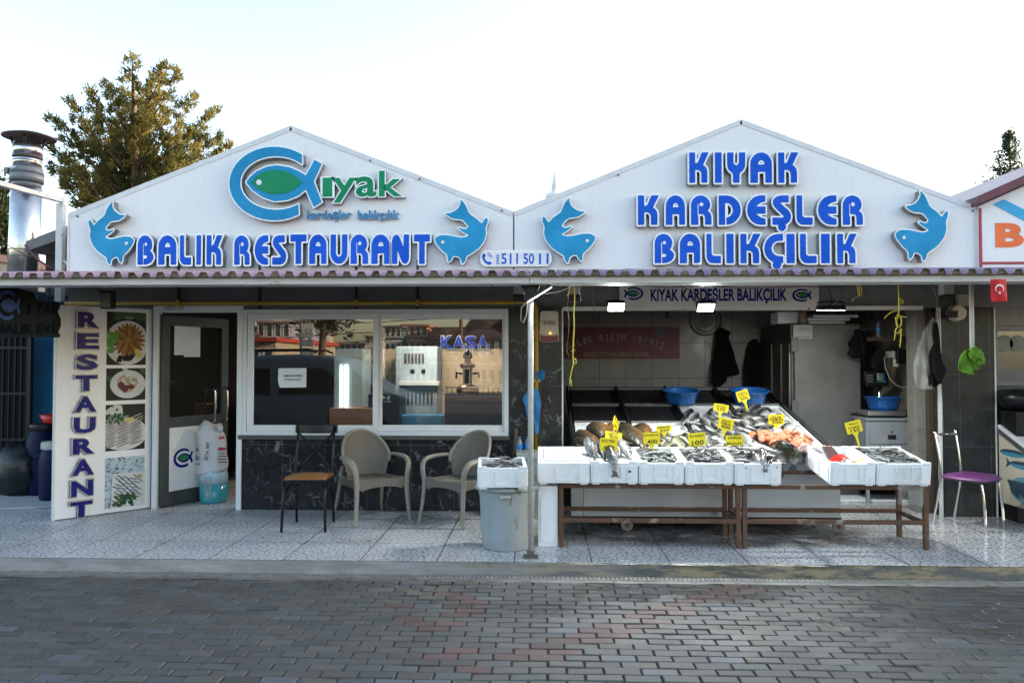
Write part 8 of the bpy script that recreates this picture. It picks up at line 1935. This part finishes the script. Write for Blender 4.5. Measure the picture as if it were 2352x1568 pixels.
# ------------------------------------------------------------------ the street behind the camera, seen in the window
def RF(px, py, Ym): p = P(px, py, Ym); return Vector((p.x, 2 * YW - Ym, p.z))
def house(lab, px0, px1, pyt, Ym, col, roofc, floors=2, wins=3, depth=8, hip=0, trimc=(.6, .58, .55)):
    a, b_ = RF(px0, pyt, Ym), RF(px1, pyt, Ym); x0, x1 = min(a.x, b_.x), max(a.x, b_.x); zt_ = a.z; y = a.y
    t = thing('street_house', lab, 'house', ((x0 + x1) / 2, y, ZR), 'houses across the street'); w_m = pm('house_wall_%d' % px0, col, tuple(q * .85 for q in col), 2, .8); r_m = flat('house_roof_%d' % px0, roofc, .8); g_m = flat('house_window_%d' % px0, (.05, .07, .08), .1); t_m = flat('house_trim_%d' % px0, trimc, .7)
    b = MB(); b.box((x0, y - depth, ZR), (x1, y, zt_ - .15)); b.obj('wall', w_m, t)
    b = MB()
    if hip: b.hexa([(x0 - .3, y - depth - .3, zt_ - .149), (x1 + .3, y - depth - .3, zt_ - .149), (x1 + .3, y + .4, zt_ - .149), (x0 - .3, y + .4, zt_ - .149), (x0 + 2, y - depth * .6, zt_ + hip), (x1 - 2, y - depth * .6, zt_ + hip), (x1 - 2, y - depth * .4, zt_ + hip), (x0 + 2, y - depth * .4, zt_ + hip)])
    else: b.box((x0 - .15, y - depth, zt_ - .149), (x1 + .15, y + .3, zt_))
    b.obj('roof', r_m, t)
    fh = (zt_ - ZR) / floors; ww = (x1 - x0) / wins
    for f in range(floors):
        for k in range(wins):
            xa, xb2 = x0 + ww * (k + .22), x0 + ww * (k + .78); za, zb3 = ZR + fh * (f + .30), ZR + fh * (f + .82)
            b = MB(); b.box((xa, y + .001, za), (xb2, y + .03, zb3)); o = b.obj('window', g_m, t); b = MB(); frame(b, xa - .06, xb2 + .06, za - .06, zb3 + .06, .06, y + .001, y + .05); b.obj('frame', t_m, o)
        if f: b = MB(); b.box((x0 - .05, y + .001, ZR + fh * f - .08), (x1 + .05, y + .08, ZR + fh * f + .04)); b.obj('cornice', t_m, t)
    return t
house('pink apartment house across the street with green shutters', 925, 982, 745, 52, (.52, .25, .17), (.30, .12, .08), 4, 4)
house('dark teal apartment house beside the pink one', 884, 921, 748, 50, (.07, .12, .13), (.10, .10, .10), 4, 3); house('low brown-roofed house right of the pink apartment house', 984, 1056, 775, 48, (.30, .22, .18), (.11, .05, .04), 2, 4, hip=.8)
house('wide house with dark hipped roof reflected at the right of the window', 1062, 1160, 772, 42, (.44, .36, .27), (.07, .04, .035), 2, 5, hip=1.3); house('cream block far down the street', 768, 832, 786, 75, (.56, .44, .26), (.45, .40, .30), 3, 5); house('tall grey block behind the cream one', 838, 878, 770, 70, (.36, .33, .30), (.25, .2, .2), 4, 3)
house('shopfront with red awning reflected in the left pane', 540, 632, 775, 27, (.36, .30, .22), (.36, .04, .03), 1, 3); house('blue-grey house above the red shopfront', 590, 668, 735, 44, (.26, .27, .36), (.30, .25, .25), 3, 4); house('ochre house at the far left of the street', 648, 690, 752, 50, (.46, .36, .24), (.25, .16, .12), 3, 2)
house('long low pale house across the street', 1165, 1400, 775, 44, (.48, .42, .34), (.10, .05, .045), 2, 7, hip=1.0); house('large plastered house behind the camera', 200, 530, 760, 40, (.40, .36, .30), (.14, .07, .05), 2, 8, hip=1)
p0 = RF(706, 815, 22); t = thing('road_sign', 'white direction sign panels on a post across the street', 'sign', (p0.x, p0.y, ZR)); b = MB(); b.cyl((p0.x - .2, p0.y - .05, ZR), (p0.x - .2, p0.y - .05, 3.2), .04, n=8); b.obj('post', M['steel_dark'], t)
for k in range(4):
    a, b_ = RF(692, 742 + 19 * k, 22), RF(720, 758 + 19 * k, 22); b = MB(); b.box((min(a.x, b_.x), a.y, b_.z), (max(a.x, b_.x), a.y + .03, a.z)); b.obj('panel', pm('sign_cream%d' % k, (.62, .58, .48), (.55, .5, .4), 4, .5), t)
pp_ = RF(1058, 830, 38); t = thing('utility_pole', 'wooden utility pole with wires across the street', 'pole', (pp_.x, pp_.y, ZR)); ztp = RF(1058, 735, 38).z + .6
b = MB(); b.cyl((pp_.x, pp_.y, ZR), (pp_.x, pp_.y, ztp), .11, .08, n=8); b.obj('post', M['bark'], t); b = MB(); b.box((pp_.x - .7, pp_.y - .05, ztp - .5), (pp_.x + .7, pp_.y + .05, ztp - .4)); b.obj('crossarm', M['bark'], t)
for dz_ in (0, .5, .9): b = MB(); b.tube([(pp_.x - 26, pp_.y + 1, ztp - .6 - dz_ - 1.0), (pp_.x - 13, pp_.y, ztp - 1.2 - dz_), (pp_.x, pp_.y, ztp - .45 - dz_), (pp_.x + 16, pp_.y, ztp - .9 - dz_)], .022, 5); b.obj('wire', M['wire_black'], t)
tp = RF(728, 830, 24); plx = [((tp.x, tp.y, 2.6), (tp.x + dx, tp.y + dy, 3.6 + dz), .5) for dx, dy, dz in ((1.6, .3, .1), (2.4, -.5, .3), (-1.2, .4, .4), (.6, 1.2, .6), (-.4, -1.4, .8), (1.2, -.8, 1.2), (0, 0, 1.6))]
tree('pine_tree', 'leaning pine across the street with a spreading crown', (tp.x, tp.y, ZR), plx, M['leaf_dark'], .16, 24, 12, (tp.x + .2, tp.y, 4.6), .16)
b = MB(); b.box((-60, -19, ZR - .03), (60, -16.5, ZR + .12)); struct(b.obj('pavement', M['cement']))
# van parked left of the camera
vx1 = RF(960, 900, 14.3).x; vx0 = vx1 - 4.3; vy1 = 2 * YW - 14.3; vy0 = vy1 - 1.75
t = thing('parked_van', 'silver van parked in the street left of the camera', 'van', ((vx0 + vx1) / 2, (vy0 + vy1) / 2, ZR)); vz = ZR
prof_ = [(vx0 + .05, .35), (vx0, .9), (vx0 + .12, 1.45), (vx0 + .35, 1.72), (vx0 + 2.4, 1.78), (vx0 + 2.9, 1.66), (vx0 + 3.55, 1.12), (vx0 + 4.15, .95), (vx0 + 4.3, .6), (vx0 + 4.25, .3)]
b = MB(); b.prism([(x, vz + z) for x, z in smooth_poly(prof_, 1)], 'y', vy0, vy1); b.obj('body', pm('silver_car_paint', (.15, .18, .205), (.13, .155, .18), 3, .3, .2), t, bevel=.06, seg=3)
for pts in ([(vx0 + .35, 1.08), (vx0 + .45, 1.48), (vx0 + 1.55, 1.52), (vx0 + 1.55, 1.02)], [(vx0 + 1.72, 1.02), (vx0 + 1.72, 1.52), (vx0 + 2.55, 1.52), (vx0 + 3.1, 1.06)]):
    b = MB(); b.prism([(x, vz + z) for x, z in pts], 'y', vy1 - .01, vy1 + .006); b.obj('window', M['black_metal'], t)
for x in (vx0 + .8, vx0 + 3.5):
    for y in (vy0 + .05, vy1 - .1): b = MB(); b.cyl((x, y - .09, vz + .31), (x, y + .11, vz + .31), .31, n=24); w2 = b.obj('wheel', M['black_metal'], t); b = MB(); b.cyl((x, y + .111, vz + .31), (x, y + .125, vz + .31), .18, n=16); b.obj('rim', M['steel'], w2)
for s_ in (0, 1): b = MB(); b.tube([(vx0 + .5, vy1 - .25 - s_ * 1.2, vz + 1.80), (vx0 + .6, vy1 - .25 - s_ * 1.2, vz + 1.85), (vx0 + 2.2, vy1 - .25 - s_ * 1.2, vz + 1.86), (vx0 + 2.35, vy1 - .25 - s_ * 1.2, vz + 1.80)], .02, 6); b.obj('roof_rail', M['black_metal'], t)
# ------------------------------------------------------------------ inside the restaurant
def inside(name, lab, cat, px0, py0, px1, py1, Y, depth, mat, bevel=.01, floor=False):
    c, x0, x1, z0, z1 = pix_rect(px0, py0, px1, py1, Y); b = MB(); b.box((x0, Y, 0 if floor else z0), (x1, Y + depth, z1)); o = b.obj(name, mat if not isinstance(mat, str) else M[mat], org=(c.x, Y, 0 if floor else z0), bevel=bevel); return tag(o, lab, cat)
inside('partition_wall', 'cream plastered half-height wall inside the restaurant below the KASA sign', 'wall', 870, 801, 1160, 1000, 10.6, .12, pm('warm_plaster', (.62, .48, .33), (.50, .36, .24), 3, .8, bump=.3, spots=(.66, .58, .48), sscale=4, sthr=.55), floor=True)
hd_m = pm('pale_blue_plaster', (.40, .47, .52), (.30, .37, .42), 3, .7, bump=.15)
t = thing('masonry_grill', 'pale blue-grey masonry grill with vents seen through the right pane', 'grill', P(970, 940, 9.9)); c, x0, x1, z0, z1 = pix_rect(908, 795, 1004, 940, 9.9)
b = MB(); b.box((x0, 9.9, 0), (x1, 10.4, z1)); b.obj('chimney_breast', hd_m, t, bevel=.015)
c, x0, x1, z0, z1 = pix_rect(920, 884, 1006, 950, 9.86); b = MB(); b.box((x0, 9.80, 0), (x1, 9.898, z1)); b.obj('front_panel', pm('grey_blue_panel', (.22, .27, .31), (.18, .22, .26), 4, .5), t, bevel=.01)
b = MB(); b.box((x0, 9.76, z1 + .001), (x1 + .02, 9.898, z1 + .05)); b.obj('shelf', M['paint_white'], t)
for k in range(6): c, a0_, a1_, b0_, b1_ = pix_rect(929 + k * 8, 812, 934 + k * 8, 834, 9.895); b = MB(); b.box((a0_, 9.893, b0_), (a1_, 9.8995, b1_)); b.obj('vent_slot', M['steel_dark'], t)
for k in range(7): c, a0_, a1_, b0_, b1_ = pix_rect(935 + k * 9, 902, 940 + k * 9, 928, 9.795); b = MB(); b.box((a0_, 9.793, b0_), (a1_, 9.7995, b1_)); b.obj('vent_slot', M['black_metal'], t)
for px in (943, 968): c, a0_, a1_, b0_, b1_ = pix_rect(px, 848, px + 9, 857, 9.895); b = MB(); b.box((a0_, 9.893, b0_), (a1_, 9.8995, b1_)); b.obj('vent_hole', M['black_metal'], t)
inside('low_cabinet', 'bright blue low cabinet under the masonry grill', 'cabinet', 918, 953, 1018, 1000, 9.5, .25, pm('blue_cabinet_paint', (.05, .22, .38), (.04, .18, .32), 4, .4), floor=True)
t = thing('oven', 'black built-in oven with two round knobs behind the middle of the window', 'oven', P(890, 990, 9.3)); c, x0, x1, z0, z1 = pix_rect(845, 905, 917, 1000, 9.3); b = MB(); b.box((x0, 9.3, 0), (x1, 9.75, z1)); b.obj('body', M['black_metal'], t, bevel=.01)
for px in (880, 893): p = P(px, 913, 9.29); b = MB(); b.cyl(p, p + Vector((0, -.02, 0)), .022, n=14); b.obj('knob', M['chrome'], t)
p0, p1 = P(872, 922, 9.27), P(900, 922, 9.27); b = MB(); b.cyl(p0, p1, .008, n=8); b.obj('handle', M['chrome'], t)
t = thing('counter', 'black counter with a thin pale rail at the right end of the window', 'counter', P(1085, 990, 8.95)); c, x0, x1, z0, z1 = pix_rect(1021, 903, 1160, 1000, 8.95); b = MB(); b.box((x0, 8.95, 0), (x1, 9.35, z1)); b.obj('body', M['black_metal'], t, bevel=.01)
b = MB(); b.box((x0, 9.0, z1 + .06), (x1, 9.03, z1 + .075)); b.obj('rail', M['chrome'], t)
for k in range(12): b = MB(); x = lerp(x0 + .02, x1 - .02, k / 11); b.cyl((x, 9.015, z1 + .0), (x, 9.015, z1 + .0595), .006, n=6); b.obj('spindle', M['chrome'], t)
sm_ = P(1074, 892, 9.15); t = thing('samovar', 'dark tea samovar with domed copper base standing on the black counter', 'samovar', (sm_.x, 9.15, z1)); b = MB(); b.lathe((sm_.x, 9.15, z1 + .001), [(.13, 0), (.14, .03), (.13, .07), (.05, .10)], 24); b.obj('base', pm('copper', (.30, .18, .13), (.22, .13, .1), 8, .3, .8), t)
b = MB(); b.lathe((sm_.x, 9.15, z1 + .1005), [(.055, 0), (.06, .18), (.09, .20), (.09, .23), (.04, .25), (.035, .29), (.06, .31), (.05, .36), (.015, .40), (0, .41)], 20); b.obj('body', M['black_metal'], t)
for s_ in (-1, 1): b = MB(); b.tube([(sm_.x + s_ * .06, 9.15, z1 + .22), (sm_.x + s_ * .13, 9.14, z1 + .23), (sm_.x + s_ * .13, 9.14, z1 + .17)], .014, 6); b.obj('handle', M['black_metal'], t)
Yk = 9.4; kc = P(1067, 786, Yk); t = thing('kasa_sign', 'blue KASA letters with pale outline seen through the right pane', 'sign', kc); bl_k = emit('lit_blue_letter', (.012, .03, .26), .35)
for k, ch in enumerate('KASA'):
    c, x0, x1, z0, z1 = pix_rect(1014 + k * 27.5, 771, 1014 + k * 27.5 + 25, 801, Yk)
    for j, (bold, dp, mt_) in enumerate(((.055, .03, M['rim']), (.02, .004, bl_k))):
        me = fit_text(ch, (x1 - x0) * (1.12 if j == 0 else .98), (z1 - z0) * (1.08 if j == 0 else .92), bold, dp); me.transform(Matrix.Translation((c.x - kc.x, -.029 * j, c.z - kc.z))); me.materials.clear(); me.materials.append(mt_)
        if j == 0: bo_ = link('letter', me, t)
        else: link('face', me, bo_)
b = MB(); p0, p1 = P(1010, 803, Yk), P(1128, 803, Yk); b.box((p0.x, Yk - .02, p0.z - .015), (p1.x, Yk + .02, p0.z)); b.obj('rail', M['rim'], t)
b = MB(); b.box((kc.x - .02, Yk, kc.z + .06), (kc.x + .02, Yk + .02, 2.4)); b.obj('hanger', M['black_metal'], t)
t = thing('display_fridge', 'glass-fronted display fridge with lit strips behind the left pane', 'fridge', P(797, 945, 9.7)); c, x0, x1, z0, z1 = pix_rect(764, 800, 832, 1000, 9.7); b = MB(); b.box((x0, 9.75, 0), (x1, 10.2, z1)); b.obj('body', pm('pale_fridge', (.34, .42, .42), (.28, .35, .36), 4, .4), t, bevel=.01)
for px, w_, e_s in ((783, 3, 2.2), (795, 6, 3.5)): c, a0_, a1_, b0_, b1_ = pix_rect(px - w_ / 2, 838, px + w_ / 2, 945, 9.74); b = MB(); b.box((a0_, 9.735, b0_), (a1_, 9.749, b1_)); b.obj('lit_strip', emit('led_strip_%d' % px, (.95, 1, .98), e_s), t)
inside('wooden_counter', 'orange-brown wooden counter behind the left pane', 'counter', 756, 937, 862, 1000, 9.2, .35, pm('orange_veneer', (.36, .16, .08), (.30, .13, .06), 4, .45), floor=True)
b = MB(); c0 = P(700, 732, YW + .3); b.box((XP(630, YW + .3, 2), YW + .28, ZP(737, c0.x, YW + .3)), (XP(716, YW + .3, 2), YW + .34, ZP(728, c0.x, YW + .3))); o = b.obj('blind_roll', pm('tan_blind', (.30, .19, .12), (.25, .16, .1), 4, .7), org=c0); tag(o, 'rolled tan blind at the top of the left pane', 'blind')
# small fluorescent lamp of the kitchen
kl = Vector((XP(1010, 9.25, 2), 9.35, 2.33)); t = thing('ceiling_lamp', 'small lit ceiling lamp inside the restaurant kitchen', 'lamp', kl); b = MB(); b.box((kl.x - .3, kl.y - .06, kl.z), (kl.x + .3, kl.y + .06, kl.z + .05)); b.obj('housing', M['paint_white'], t); b = MB(); b.box((kl.x - .28, kl.y - .045, kl.z - .012), (kl.x + .28, kl.y + .045, kl.z - .001)); b.obj('tube', emit('warm_tube', (1, .9, .75), 6), t)
l = bpy.data.lights.new('lamp_light', 'AREA'); l.shape = 'RECTANGLE'; l.size = .55; l.size_y = .1; l.energy = 9; l.color = (1, .88, .72); lo = bpy.data.objects.new('lamp_light', l); COL.objects.link(lo); lo.parent = t; lo.location = (0, 0, -.03); lo.rotation_euler = (R_(14), 0, 0)
